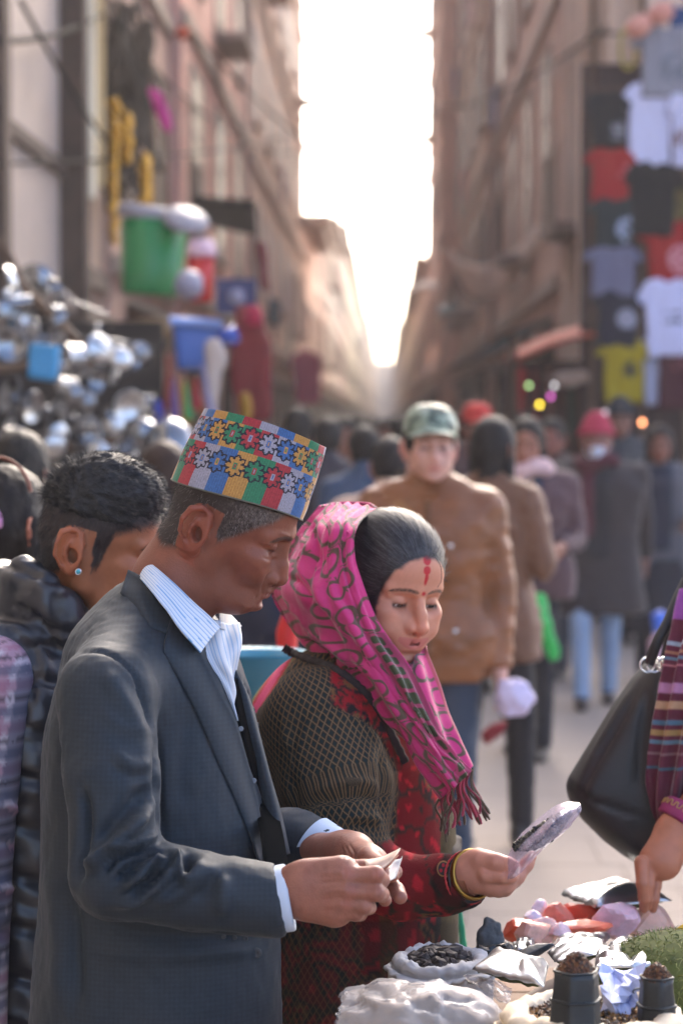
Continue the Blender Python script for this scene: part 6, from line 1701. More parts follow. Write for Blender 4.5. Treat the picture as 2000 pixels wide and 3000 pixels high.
def build_left_girl():
    r, M, arm = make_person('dark haired girl at the left edge with her hair tied back, ear showing', ground_at(-12, 4.6), 62, H=1.50, skin='9a6248', hair='mid', haircol='17120f', coat='2a2426', seed=16, headh=.004, trousers='25262c')
    MH = M @ frame((.03, 0, 1.525), pitch=4)
    tv, tq = tube_mesh(np.array([(-.03 + .0 * t, .088 * math.cos(t), .06 + .094 * math.sin(t)) for t in np.linspace(.25, math.pi - .25, 30)]), .004, 8)
    mesh('hair_band', moved(tv, MH), tq, mat('band_orange', lin('6e3a2a'), rough=.6), r)
    V, Q = lathe([(.004, -.03), (.022, -.02), (.018, -.004), (.012, 0), (.020, .006), (.024, .022), (.004, .03)], 14, R=eul(70, 20, 0), c=(-.098, -.03, .02)); mesh('hair_tie', moved(V, MH), Q, mat('tie_pink', lin('c98ab8'), rough=.7), r)
def build_crowd():
    camo = bpy.data.materials.new('camouflage'); camo.use_nodes = True; nt = camo.node_tree; tc = nt.nodes.new('ShaderNodeTexCoord'); nz = nt.nodes.new('ShaderNodeTexNoise'); nz.inputs['Scale'].default_value = 26; nt.links.new(tc.outputs['Object'], nz.inputs[0])
    rp = nt.nodes.new('ShaderNodeValToRGB'); rp.color_ramp.interpolation = 'CONSTANT'; e = rp.color_ramp.elements; e[0].color = (*lin('33423a'), 1); e[1].position = .45; e[1].color = (*lin('7c8a76'), 1); q = e.new(.58); q.color = (*lin('9aa596'), 1); nt.links.new(nz.outputs[0], rp.inputs[0]); nt.links.new(rp.outputs[0], nt.nodes['Principled BSDF'].inputs['Base Color'])
    leather = mat('brown_leather', lin('7c4a28'), rough=.42, var=.3, vscale=7, bump=.35, bscale=40, bdist=.004, spec=.5)
    d = 7.7; r, M, arm = make_person('man in a brown leather jacket and camouflage cap walking towards us', ground_at(1262, d), -96, H=1.63, skin='bf9080', hair='short', coat='7f502c', coat_m=leather, coatlen=.62, collar='8a5c2c', trousers='3b4c62', arms=('bag', 'down'), headh=.0035, cap=camo, seed=3, voxel=.011, wide=1.03, nod=-2, turn=12)
    # seams, pockets and studs of the jacket
    st = mat('steel_stud', (.6, .6, .6), rough=.2, metal=1)
    for yy, zz in ((.075, 1.22), (-.075, 1.22), (.09, .95)):
        Vb, Qb = lathe([(.0001, .006), (.008, .005), (.009, 0)], 12, R=eul(0, 90, 0), c=(.155, yy, zz)); mesh('stud', moved(Vb, M), Qb, st, r)
    hand = moved(np.array([arm[-1][2]]), M)[0]
    carrier('plastic_bag', 'pale lilac plastic bag hanging from the hand of the man in brown leather', 'bag', [P(1500, 1985, 7.6), P(1502, 2010, 7.6), P(1505, 2050, 7.6), P(1500, 2098, 7.6)], [.012, .045, .060, .035], 'c8bcd8', wr=.02)
    make_person('woman with long black hair in a tan coat behind the leather jacket', ground_at(1432, 8.9), 60, H=1.60, skin='7a4c3a', hair='long', haircol='120f10', coat='8a6048', coatlen=.66, arms=('up', 'down'), trousers='22222a', seed=4, wide=.98)
    make_person('young woman in a red and white padded jacket and dark scarf', ground_at(1545, 11.4), -100, H=1.60, skin='93604c', hair='mid', coat='6a4a50', scarf='c8a8a8', inner='232c40', trousers='22242e', seed=5, arms=('bent', 'bent'), wide=1.1, group=None)
    make_person('woman in a crimson beanie, face mask and long dark coat with pale jeans', ground_at(1745, 13.4), -92, H=1.60, skin='8a5c50', hair=None, beanie='9c2440', mask=True, coat='352a2e', coatlen=.86, inner='1d1c22', trousers='8fa4c0', shoes='2e2220', scarf='4a1c28', seed=6, arms=('down', 'back'), stride=.14, wide=1.38)
    make_person('woman with long dark hair in a navy dress and grey cardigan at right', ground_at(1930, 14.6), -92, H=1.56, skin='7d4d3c', hair='long', haircol='1c1412', coat='66666f', coatlen=.70, inner='1c2234', trousers='1c2234', dress=True, seed=7, arms=('down', 'bent'))
    make_person('man in a dark brimless hat in front of the yellow shirt', ground_at(1812, 17), -85, H=1.72, skin='7d5546', hair=None, beanie='23262c', coat='3a4048', seed=8)
    make_person('dark haired person with reddish face beside the beanie woman', ground_at(1622, 15), -110, H=1.60, skin='8a5244', hair='short', coat='4a3030', seed=9)
    make_person('person in a bright red cap far behind the leather jacket', ground_at(1392, 14), -80, H=1.68, skin='84584a', hair='short', cap=mat('red_cap', lin('b8342c'), rough=.8), coat='5a3a3a', seed=10)
    make_person('person in a beige coat seen just left of the leather jacket', ground_at(1140, 9.6), 80, H=1.52, skin='8f6552', hair='short', haircol='141012', coat='bfa08a', seed=11, wide=1.15)
    make_person('person in a blue jacket with back turned beside the beige coat', ground_at(1068, 11.5), 95, H=1.56, skin='7d5546', hair='short', coat='3f5878', seed=12)
    make_person('person in a navy jacket standing between the suited man and the headscarf', ground_at(730, 5.6), 70, H=1.50, skin='7d5546', hair='short', coat='1c2740', seed=13, wide=1.05, arms=('bent', 'bent'))
    make_person('brown haired person in a brown top below the steel bowl', ground_at(478, 7.6), 90, H=1.52, skin='7a5040', hair='short', haircol='2c1a12', coat='43302a', seed=14)
    make_person('dark haired person at far left behind the padded vest', ground_at(45, 6.4), 80, H=1.56, skin='6f4838', hair='mid', haircol='15120f', coat='2c2624', seed=15)
    build_left_girl()
    rg = np.random.default_rng(12)
    # the farther crowd: four figures built, then copied one by one
    cols = [('3a3440', 'short'), ('6a3038', 'long'), ('54606c', 'short'), ('8a6a58', 'mid'), ('a03c3c', 'long'), ('2c3038', 'short')]
    protos = []
    lab = ['dark purple jacket', 'wine red shawl', 'slate blue jacket', 'light brown coat', 'bright red top', 'charcoal coat']
    spots = [(960, 13), (1010, 16), (900, 18), (1060, 19), (1185, 17), (1125, 22), (1080, 27), (1160, 29), (1210, 25), (990, 23), (1300, 21), (1340, 26), (1255, 32), (1420, 18.5), (1480, 22), (1105, 36), (1150, 42), (1045, 33), (1190, 38), (1120, 52), (1095, 60), (1140, 70), (870, 15), (1240, 45), (1540, 19)]
    for i, (x, d) in enumerate(spots):
        k = i % 6; lb = '%s passer-by in a %s, %s' % ('near' if d < 16 else 'small' if d < 22 else 'distant' if d < 30 else 'tiny' if d < 45 else 'barely visible', lab[k], 'above the grey cap' if x < 930 else 'left of the blue jacket' if x < 1030 else 'above the pink headscarf' if x < 1110 else 'in the middle of the lane' if x < 1170 else 'just left of the camouflage cap' if x < 1230 else 'right of the camouflage cap' if x < 1320 else 'below the red awning')
        if i < 6:
            r = make_person(lb, ground_at(x, d), -90 if i % 2 else 90, H=1.60, coat=cols[k][0], hair=cols[k][1], seed=20 + i, headh=.010, voxel=.024, group='people in the crowded lane')
            protos.append((r[0], ))
        else:
            c = copy_tree(protos[k][0]); c.location = ground_at(x, d).tolist(); c.rotation_euler[2] = .5 * rg.normal() + (3.14 if rg.random() < .3 else 0); s_ = .95 + .1 * rg.random(); c.scale = (s_,) * 3
            c['label'] = lb
# ---------------------------------------------------------------- the spice stall in front
def rock(c, r, seed, n=14, sub_=3, flat=True):
    rg = np.random.default_rng(seed)
    bm = bmesh.new(); bmesh.ops.create_icosphere(bm, subdivisions=sub_, radius=1); D = np.array([v.co[:] for v in bm.verts]); Fc = np.array([[v.index for v in f.verts] for f in bm.faces]); bm.free()
    D /= np.linalg.norm(D, axis=1)[:, None]
    Nn = rg.normal(size=(n, 3)); Nn /= np.linalg.norm(Nn, axis=1)[:, None]; k = .62 + .3 * rg.random(n)
    dp = D @ Nn.T; t = np.where(dp > .05, k / np.maximum(dp, .05), 9).min(1)
    t = np.minimum(t, 1.15)
    V = D * t[:, None]; V = V * (1 + .04 * noise(V, .25, 3)[:, None])
    return V * np.array(r) @ eul(*(rg.random(3) * 40 - 20)).T + np.array(c), Fc
def grains(n, place, size, rg):
    """small spice grains: octahedra"""
    O = np.array([(1, 0, 0), (-1, 0, 0), (0, 1, 0), (0, -1, 0), (0, 0, 1), (0, 0, -1)], float)
    Fo = np.array([(0, 2, 4), (2, 1, 4), (1, 3, 4), (3, 0, 4), (2, 0, 5), (1, 2, 5), (3, 1, 5), (0, 3, 5)])
    c = place(n); s = size * (.6 + .8 * rg.random((n, 1, 3)))
    A = rg.normal(size=(n, 3, 3)); Qm = np.linalg.qr(A)[0]
    V = (O[None] * s) @ Qm + c[:, None]
    Fs = (Fo[None] + 6 * np.arange(n)[:, None, None]).reshape(-1, 3)
    return V.reshape(-1, 3), Fs
def pillow(corners, thick, nu=26, nv=18, crump=.004, seed=0, both=True, sag=0):
    """corner points (4 world points, in order) -> a stuffed foil packet with pressed edges"""
    A, B, C_, D_ = [np.array(x) for x in corners]
    u, v = np.meshgrid(np.linspace(0, 1, nu), np.linspace(0, 1, nv), indexing='ij')
    base = (A * ((1 - u) * (1 - v))[..., None] + B * (u * (1 - v))[..., None] + C_ * (u * v)[..., None] + D_ * ((1 - u) * v)[..., None])
    N_ = np.cross(C_ - A, D_ - B); N_ /= np.linalg.norm(N_); N_ = N_ if N_[2] > 0 else -N_
    prof = np.clip(np.minimum(np.minimum(u, 1 - u) * 3.2, np.minimum(v, 1 - v) * 2.6) , 0, 1) ** .6
    edge = np.minimum(np.minimum(u, 1 - u), np.minimum(v, 1 - v))
    rg = np.random.default_rng(seed); out = []
    for s in (1, -.6) if both else (1,):
        F1, F2, I = cellnoise(u * 3.0 + seed, v * 2.0 + seed, seed, 1.0)
        cr_ = crump * (2.2 * (F2 - F1) + I - .8) + crump * .5 * noise(np.stack([u * 5, v * 4, u * 0 + seed], -1), 1, 2)
        wav = .001 * np.sin(u * 30 + seed) * (edge < .08)
        G = base + N_ * ((thick * prof * s + cr_ * (edge > .03) * s + wav - sag * 4 * u * (1 - u)))[..., None]
        V, Q, uv = gridmesh(G); out.append((V, Q if s > 0 else Q[:, ::-1], uv))
    V = np.concatenate([o[0] for o in out]); Q = np.concatenate([out[0][1]] + ([out[1][1] + len(out[0][0])] if both else []))
    return V, Q
def build_goods():
    wood = mat('cart_wood', lin('6a4e3a'), rough=.8, var=.3, vscale=5, bump=.3, bscale=40, bdist=.003)
    t = empty('market_table', (.55, 3.3, 0), 'low wooden table carrying the spice sacks and salt', 'table')
    for i in range(9): mesh('plank', *box((.73, 2.50 + i * .176, .675), (1.30, .168, .03)), wood, t, smooth=False)
    for x in (.14, 1.32):
        for y in (2.46, 3.86): mesh('leg', *box((x, y, .33), (.06, .06, .66)), wood, t, smooth=False)
    ZT = .692
    cloth = mat('sack_white', lin('8a8074'), rough=.85, var=.10, vscale=14, bump=.3, bscale=300, bdist=.001, sss=.0)
    def sack(c, rx, ry, zr, tube, seed, m_, label, name='sack', notch=0, zb=ZT, fill=None):
        a = np.linspace(0, 2 * math.pi, 90, endpoint=False); rows = []
        prof = [(.80, zb), (.98, zb + (zr - zb) * .35), (1.04, zb + (zr - zb) * .75), (1.06, zr - tube * .2)] 
        for k in range(9):
            th = -.5 + k / 8 * 4.4; prof.append((1.0 - tube * 0 , None, th))
        for pr in prof:
            if len(pr) == 2: R_ = pr[0]; rows.append(np.stack([c[0] + rx * R_ * np.cos(a), c[1] + ry * R_ * np.sin(a), np.full(90, pr[1])], 1))
            else:
                th = pr[2]; rows.append(np.stack([c[0] + (rx - tube + tube * math.cos(th)) * np.cos(a), c[1] + (ry - tube + tube * math.cos(th)) * np.sin(a), np.full(90, zr + tube * math.sin(th))], 1))
        rows.append(np.stack([c[0] + (rx - 2.1 * tube) * np.cos(a), c[1] + (ry - 2.1 * tube) * np.sin(a), np.full(90, zr - .06)], 1))
        G = cr(np.stack(rows), 44); V, Q, uv = gridmesh(G, False, True)
        n = vnorm(V, Q); s = np.sign((n[:, :2] * (V[:, :2] - np.array(c)[:2])).sum())
        if s < 0: Q = Q[:, ::-1]; n = -n
        an = np.arctan2(V[:, 1] - c[1], V[:, 0] - c[0])
        V = V + n * (.005 * noise(np.stack([np.cos(an) * 3, np.sin(an) * 3, V[:, 2] * 10], 1) + seed, .55, 2) - .0045 * np.abs(np.sin(an * 9 + 5 * noise(V, .07, 2))) ** .6 - .002 * np.abs(np.sin(an * 23 + 9 * noise(V, .04, 1))) ** .5 + .0015 * noise(V, .014, 2))[:, None] + np.array([0, 0, 1]) * (.007 * noise(np.stack([np.cos(an), np.sin(an), an * 0], 1) + seed, .8, 1))[:, None]
        return tag(mesh(name, V, Q, m_), label, 'sack', 'spice sacks on the table')
    # sack with dried black pieces
    cA = P(1290, 2865, 3.30); A = sack(cA, .072, .085, P(1290, 2822, 3.30)[2], .016, 1, mat('sack_grey', lin('a9a7a6'), rough=.85, var=.1, vscale=14, bump=.3, bscale=300, bdist=.001), 'greyish white sack of dark dried pieces behind the cream sack')
    rg = np.random.default_rng(31); rr = []
    for i in range(190):
        th, q = rg.random() * 6.28, math.sqrt(rg.random()); rr.append(rock((cA[0] + .050 * q * math.cos(th), cA[1] + .060 * q * math.sin(th), P(1290, 2848, 3.30)[2] + .022 * (1 - q * q) + .012 * rg.random()), (.008 + .005 * rg.random(), .008, .007), 100 + i, 9, 1))
    V, Q = join(*rr); mesh('dried_pieces', V, Q, mat('dried_black', lin('281e1c'), rough=.6, var=.5, vscale=60), A, smooth=False)['kind'] = 'stuff'
    # cream sack in front left, closed and slumped
    v = Vol((-.06, 2.72, ZT - .01), (.36, 3.20, .98), .006)
    v.ell(P(1190, 3070, 2.98), (.110, .11, .082), k=.03); v.ell(P(1080, 3040, 3.0), (.06, .08, .045), k=.03); v.ell(P(1350, 3020, 3.0), (.06, .08, .048), k=.03)
    V, Q = v.net(2); N_ = vnorm(V, Q); F1, F2, I = cellnoise(V[:, 0] / .06 + 3 * V[:, 2] / .06, V[:, 1] / .07, 2, 1)
    V = V + N_ * (.008 * noise(V, .06, 2) - .009 * np.abs(noise(V * [1, 1, .6], .045, 1)) ** .7 + .008 * (F2 - F1) - .004 * np.abs(noise(V, .018, 1)) ** .6)[:, None]
    V = folds(V, Q, [([(1010, 2960), (1060, 2940), (1110, 2960)], 6, -.006), ([(1170, 2900), (1210, 2930), (1220, 2990)], 6, -.008), ([(1290, 2920), (1340, 2940), (1400, 2930)], 6, -.007), ([(1240, 2910), (1280, 2950), (1270, 3000)], 7, .007)])
    tag(mesh('sack', V, Q, cloth), 'cream cloth sack slumped at the front left corner of the table', 'sack', 'spice sacks on the table')
    # clear plastic lining over it
    film = film_mat('clear_film', (.97, .96, .97), .96)
    V2 = V + N_ * .004; keep = proj(V)[0] > 0
    Qk = Q[keep[Q].all(1)]; used = np.unique(Qk); mp = -np.ones(len(V), int); mp[used] = np.arange(len(used))
    tag(mesh('plastic_sheet', V2[used] + .0035 * noise(V2[used], .012, 2)[:, None] * N_[used], mp[Qk], film), 'crinkled clear plastic lying over the cream sack', 'plastic sheet')
    # cream rolled-rim sack holding peppercorns
    cC = P(1735, 3010, 2.92); zC = P(1735, 2985, 2.92)[2]
    Cc = sack(cC, .114, .125, zC, .021, 5, mat('sack_cream', lin('cfc0a8'), rough=.85, var=.12, vscale=20, bump=.3, bscale=300, bdist=.001), 'cream sack with a thick rolled rim around the metal measures')
    def disc(n): th, q = rg.random(n) * 6.28, np.sqrt(rg.random(n)); return np.stack([cC[0] + .085 * q * np.cos(th), cC[1] + .095 * q * np.sin(th), zC - .006 + .010 * rg.random(n)], 1)
    V, Q = grains(3200, disc, .0036, rg); cols = np.repeat(np.array([lin(c) for c in ('3a241a', '5c3a22', '8a6434', '241712')])[rg.integers(0, 4, 3200)], 6, 0)
    gm = mat('spice_grain', rough=.6, attr=True)
    mesh('peppercorns', V, Q, gm, Cc, smooth=False, col=cols)['kind'] = 'stuff'
    # metal measures: six-sided, tapering upward, heaped with timur
    iron = mat('blackened_iron', lin('34383a'), rough=.48, metal=.55, var=.35, vscale=18, rvar=.12, bump=.3, bscale=90, bdist=.0015)
    def measure(px0, pytop, d, rt, rb, hgt, yaw, mound, label, wire=False):
        top = P(px0, pytop, d); c = np.array([top[0], top[1], 0]); root = empty('measuring_cup', (top[0], top[1], top[2] - hgt), label, 'measuring cup', 'metal measures in the sack')
        k = 6; a = np.linspace(0, 2 * math.pi, k, endpoint=False) + math.radians(yaw)
        def ringz(r, z, sm=3):
            pts = []
            for i in range(k):
                p0 = np.array([math.cos(a[i]), math.sin(a[i])]); p1 = np.array([math.cos(a[(i + 1) % k]), math.sin(a[(i + 1) % k])])
                for t in np.linspace(.06, .94, 5): pts.append((p0 * (1 - t) + p1 * t) * r)
            q = np.array(pts); return np.stack([top[0] + q[:, 0], top[1] + q[:, 1], np.full(len(q), z)], 1)
        zt = top[2]; rows = [ringz(rb, zt - hgt)] + [ringz(rb + (rt - rb) * t, zt - hgt * (1 - t)) for t in np.linspace(.1, 1, 12)] + [ringz(rt - .0025, zt + .0005), ringz(rt - .003, zt - .03)]
        V, Q, uv = gridmesh(np.stack(rows), False, True); V = V + vnorm(V, Q) * (.0014 * noise(V, .02, 2))[:, None]
        mesh('cup_wall', V, Q[:, ::-1], iron, root)
        zb = zt - hgt * .34; rw = rt + (rb - rt) * .34
        V, Q = tube_mesh(np.concatenate([ringz(rw + .001, zb), ringz(rw + .001, zb)[:1]]), .0022, 6, False); mesh('rim_band', V, Q, iron, root)
        V, Q = tube_mesh(np.concatenate([ringz(rt, zt), ringz(rt, zt)[:1]]), .0016, 6, False); mesh('rim', V, Q, iron, root)
        def heap(n):
            th, q = rg.random(n) * 6.28, np.sqrt(rg.random(n)); q2 = q * rt * .78
            return np.stack([top[0] + q2 * np.cos(th), top[1] + q2 * np.sin(th), zt + mound * (1 - q ** 1.7) * (.75 + .35 * rg.random(n)) - .002], 1)
        V, Q = grains(1500, heap, .0034, rg); cols = np.repeat(np.array([lin(c) for c in ('2a1a14', '46281c', '5f3a26', '7a5230', '1c120e')])[rg.integers(0, 5, 1500)], 6, 0)
        mesh('spice_heap', V, Q, gm, root, smooth=False, col=cols)['kind'] = 'stuff'
        V, Q = lathe([(.0001, zt + mound * .8), (rt * .5, zt + mound * .5), (rt * .76, zt - .003), (rt * .76, zt - .02)], 20, c=(top[0], top[1], 0)); mesh('spice_core', V, Q, mat('spice_core', lin('2a1a14'), rough=.9), root)
        if wire:
            V, Q = tube_mesh(cr(PL([(px0 - 50, 2896, d - .03), (px0 - 62, 2898, d - .03), (px0 - 70, 2904, d - .03), (px0 - 66, 2910, d - .03)]), 14), .0011, 6); mesh('wire_catch', V, Q, iron, root)
    measure(1685, 2842, 2.84, .0270, .0350, .100, 12, .020, 'large blackened metal measure heaped with brown timur, left of the paper')
    measure(1922, 2862, 2.90, .0205, .0275, .100, 40, .016, 'smaller blackened metal measure with a wire catch, right of the paper', True)
    # crumpled white paper
    v_, q_, uv = patch(np.array([PL([(1755, 2826, 2.99), (1800, 2836, 3.00), (1845, 2838, 2.99), (1885, 2822, 2.97)]), PL([(1760, 2870, 2.955), (1800, 2868, 2.985), (1840, 2880, 2.94), (1872, 2872, 2.95)]), PL([(1764, 2920, 2.94), (1800, 2925, 2.92), (1835, 2925, 2.95), (1862, 2920, 2.94)]), PL([(1766, 2985, 2.94), (1795, 2968, 2.93), (1822, 2975, 2.93), (1855, 2960, 2.94)])]), 9, 8)
    v_ = v_ + .0034 * rg.normal(size=v_.shape).clip(-1.6, 1.6)
    tag(mesh('paper', v_, q_, mat('white_paper', lin('b4bcdc'), rough=.7), smooth=False, solid=.0006), 'crumpled bluish white paper between the two metal measures', 'paper')
    # foil packets
    foil = mat('silver_foil', (.42, .44, .47), rough=.30, metal=1, bump=.15, bscale=60, bdist=.003)
    herb = mat('herb_filling', lin('3e4a22'), rough=.8, var=.5, vscale=90, bump=.5, bscale=150, bdist=.004)
    def packet(cs, th, label, seed, crump=.004, fill=True, ztop=None):
        W = PL(cs); root = empty('foil_packet', W.mean(0), label, 'packet', 'foil packets of dried herbs')
        V, Q = pillow(W, th, nu=34, nv=22, crump=crump * .55, seed=seed, both=False); mesh('foil', V, Q, foil, root, solid=.0004)
        V, Q = pillow(W + (W.mean(0) - W) * .06, -th * .9, crump=.002, seed=seed + 3, both=False); mesh('herb_filling', V, Q[:, ::-1], herb, root)
    packet([(1381, 2842, 3.10), (1592, 2890, 3.02), (1606, 2828, 3.16), (1450, 2790, 3.24)], .018, 'silver packet lying in front of the black stone, green herbs showing below', 1)
    packet([(1642, 2622, 3.92), (1745, 2660, 3.82), (1968, 2640, 3.88), (1820, 2578, 4.04)], .020, 'silver packet balanced on top of the salt rocks under the reaching hand', 2, .006)
    packet([(1600, 2790, 3.50), (1625, 2820, 3.38), (1800, 2790, 3.36), (1760, 2755, 3.52)], .012, 'silver packet between the salt rocks and the left metal measure', 3, .006)
    packet([(1745, 2800, 3.34), (1740, 2838, 3.18), (1860, 2836, 3.16), (1850, 2775, 3.36)], .014, 'silver packet behind the white paper', 4, .007)
    packet([(1840, 2775, 3.36), (1845, 2832, 3.16), (1925, 2832, 3.18), (1990, 2806, 3.30)], .016, 'silver packet with a pointed corner beside the moss heap', 5, .006)
    packet([(1640, 2745, 3.72), (1620, 2775, 3.56), (1760, 2770, 3.56), (1790, 2745, 3.70)], .010, 'silver packet at the foot of the orange salt slab', 6, .006)
    packet([(1780, 2770, 3.6), (1790, 2790, 3.48), (1930, 2770, 3.50), (1920, 2748, 3.66)], .010, 'silver packet at the foot of the big pale salt rock', 7, .006)
    packet([(1500, 2765, 3.66), (1506, 2785, 3.56), (1560, 2775, 3.56), (1566, 2757, 3.66)], .008, 'small silver packet corner behind the grey slab', 8, .005)
    # loose clear packet left of the front foil packet
    V, Q = pillow(PL([(1352, 2860, 3.16), (1430, 2905, 3.06), (1490, 2945, 3.00), (1500, 2895, 3.06)]), .008, 30, 14, crump=.004, seed=12)
    tag(mesh('plastic_packet', V, Q, film), 'flat clear plastic packet lying between the sacks', 'packet')
    # stones
    def st(name, cs, r, seed, m_, label, cat, n=14, group=None, flat=False):
        V, Q = rock(P(*cs), r, seed, n, 3 if flat else 4); return tag(mesh(name, V, Q, m_, smooth=not flat), label, cat, group)
    blk = mat('black_stone', lin('3c4146'), rough=.6, var=.25, vscale=40, bump=.5, bscale=120, bdist=.003); blk2 = mat('black_resin', lin('17181a'), rough=.25, var=.2, vscale=30)
    v = Vol(P(1440, 2740, 3.42) - .06, P(1440, 2740, 3.42) + .06, .002)
    # tall jagged stone: slab outline with facets
    V, Q = slab([(1428, 2682), (1448, 2690), (1462, 2704), (1470, 2735), (1485, 2758), (1470, 2800), (1402, 2802), (1400, 2760), (1395, 2728), (1412, 2710), (1420, 2688)], 3.42, .036, h=.0022, rnd=.008, bulge=.8)
    V = V + vnorm(V, Q) * (.006 * noise(V, .022, 1) + .003 * noise(V, .008, 2))[:, None]; tag(mesh('black_stone', V, Q, blk, smooth=True), 'tall jagged black stone standing upright behind the silver packet', 'stone')
    for i, (x, y, r) in enumerate(((1412, 2785, .012), (1440, 2790, .014), (1470, 2780, .013), (1488, 2775, .010), (1425, 2805, .010))): st('black_lump', (x, y, 3.34 + .01 * i), (r, r * .9, r * .8), 60 + i, blk2, ('leftmost shiny black resin lump behind the grey sack', 'shiny black resin lump right under the tall jagged stone', 'shiny black resin lump at the right foot of the tall stone', 'rightmost and smallest shiny black resin lump', 'shiny black resin lump nearest the rim of the sack')[i], 'stone', group='black resin lumps')
    st('grey_slab', (1566, 2784, 3.50), (.028, .02, .011), 70, blk, 'low dark grey slab right of the tall stone', 'stone')
    def salt(nm, col, c2): 
        m_ = mat('salt_' + nm, tuple(min(.85, c * 1.25) for c in lin(col)), rough=.35, var=.3, vscale=30, sss=.5, bump=.4, bscale=60, bdist=.004, spec=.5); return m_
    SR = [((1520, 2726, 3.72), (.020, .020, .022), 'c8563c', 'orange red salt rock at the left end of the pile'), ((1556, 2738, 3.66), (.030, .022, .022), 'd09c88', 'rounded pale peach salt rock at the left end'),
          ((1598, 2722, 3.74), (.024, .02, .024), 'd0b0a8', 'whitish pink salt rock in the middle left'), ((1632, 2680, 3.84), (.022, .02, .022), 'cf7868', 'salmon salt rock below the packet corner'),
          ((1705, 2684, 3.88), (.036, .028, .024), 'a84030', 'dark red salt rock shaded under the packet'), ((1712, 2722, 3.76), (.040, .022, .015), 'd06a50', 'long orange salt slab in the middle'),
          ((1812, 2696, 3.80), (.034, .028, .028), 'c4a4b0', 'big lavender salt rock under the packet'), ((1900, 2708, 3.88), (.038, .030, .038), 'c8a08e', 'largest pale peach salt rock under the reaching hand'),
          ((1582, 2664, 3.86), (.012, .012, .014), 'cfc4d0', 'small clear salt crystal on top of the pile'), ((1560, 2692, 3.82), (.012, .012, .012), 'c8bcc8', 'small clear salt crystal beside the orange rock'), ((1634, 2728, 3.72), (.017, .015, .011), 'd0b4b8', 'flat whitish salt lump before the orange slab')]
    for i, (cs, r, col, lb) in enumerate(SR): st('salt_rock', cs, np.array(r) * 1.12, 200 + i, salt(col, col, col), lb, 'salt rock', 13, flat=True)
    # bed of pale salt under the pile and the cloth it lies on
    tag(mesh('ground_cloth', *box((.68, 3.50, ZT + .004), (.84, .70, .006)), mat('cloth_grey', lin('9c9288'), rough=.9, var=.15, vscale=10)), 'greyish cloth spread under the salt and packets', 'cloth')
    heap = Vol((.12, 3.05, ZT), (1.1, 3.95, .86), .012); heap.ell((.45, 3.62, ZT), (.26, .26, .075), k=.02); heap.ell((.36, 3.35, ZT), (.22, .20, .07), k=.03)
    V, Q = heap.net(2); V = V + vnorm(V, Q) * (.008 * noise(V, .05, 2))[:, None]; tag(mesh('cloth_bundle', V, Q, mat('cloth_grey')), 'bunched greyish cloth that props up the salt rocks and packets', 'cloth')
    # moss heap
    mc = P(1990, 2850, 3.25); mv = Vol(mc - .2, mc + .2, .01); mv.ell(mc + [0, 0, -.03], (.115, .12, .085), k=.01); V, Q = mv.net(1)
    V = V[:]; base = mesh('moss', V, Q, mat('moss_base', lin('4a5226'), rough=.95, var=.4, vscale=50)); tag(base, 'heap of dried green moss at the right edge', 'moss', kind='stuff')
    pk = rg.integers(0, len(V), 9000); nn = vnorm(V, Q)[pk]; SV, SQ = strands(V[pk], nn * .5 + [0, 0, .1], .013, .0006, droop=.5, jit=1.0, rng=rg)
    cc = np.repeat(np.array([lin(c) for c in ('66733a', '4a5a2a', '8a8c54', '74763e')])[rg.integers(0, 4, 9000)], 8, 0)
    mesh('moss_fronds', SV, SQ, mat('moss_frond', rough=.8, attr=True), base, col=cc)['kind'] = 'stuff'
    V, Q = slab([(1958, 2752), (1975, 2728), (2000, 2710), (2040, 2700), (2060, 2760), (1970, 2770)], 3.6, .05, h=.005, rnd=.015); tag(mesh('yellow_bundle', V, Q, mat('yellow_cloth', lin('c0a020'), rough=.8, var=.2, vscale=30)), 'bright yellow bundle behind the moss heap', 'bundle')
    # vivid green strip hanging beside the woman
    V, Q = slab([(1338, 2650), (1350, 2650), (1362, 2720), (1370, 2790), (1345, 2795)], 3.98, .01, h=.004, rnd=.004); tag(mesh('green_strap', V, Q, mat('green_cloth', lin('2fae7c'), rough=.6)), 'bright green strap showing between the sweater and the lane', 'strap')
    # held packet of herbs
    C0 = [(1490, 2520, 3.40), (1520, 2555, 3.39), (1612, 2470, 3.38), (1700, 2375, 3.37)]
    up = [(1490, 2512, 3.40), (1540, 2425, 3.42), (1620, 2366, 3.43), (1690, 2350, 3.42)]
    mid = [(1495, 2545, 3.385), (1555, 2478, 3.36), (1630, 2415, 3.355), (1697, 2362, 3.37)]
    A = [PL([(1484, 2512, 3.40), (1512, 2458, 3.41), (1549, 2420, 3.42), (1617, 2366, 3.42), (1656, 2350, 3.42), (1694, 2350, 3.41)]), PL([(1488, 2540, 3.385), (1530, 2490, 3.36), (1580, 2450, 3.35), (1630, 2400, 3.355), (1668, 2375, 3.37), (1699, 2358, 3.40)]),
         PL([(1486, 2565, 3.385), (1528, 2520, 3.365), (1590, 2475, 3.36), (1642, 2432, 3.37), (1678, 2395, 3.385), (1701, 2368, 3.40)]), PL([(1484, 2580, 3.40), (1524, 2556, 3.39), (1592, 2484, 3.40), (1652, 2436, 3.40), (1684, 2400, 3.40), (1702, 2374, 3.41)])]
    V, Q, uv = patch(np.stack(A), 16, 34); F1, F2, I = cellnoise(uv[:, 1] * 7, uv[:, 0] * 3, 4, 1)
    V = V - FW * (.006 * (F2 - F1) + .003 * I)[:, None]
    hp = tag(mesh('herb_packet', V, Q[:, ::-1], film_mat('lilac_film', (.92, .86, .95), .90), smooth=False, solid=.0003), 'clear lilac plastic packet of dark dried herbs held out by the woman', 'packet')
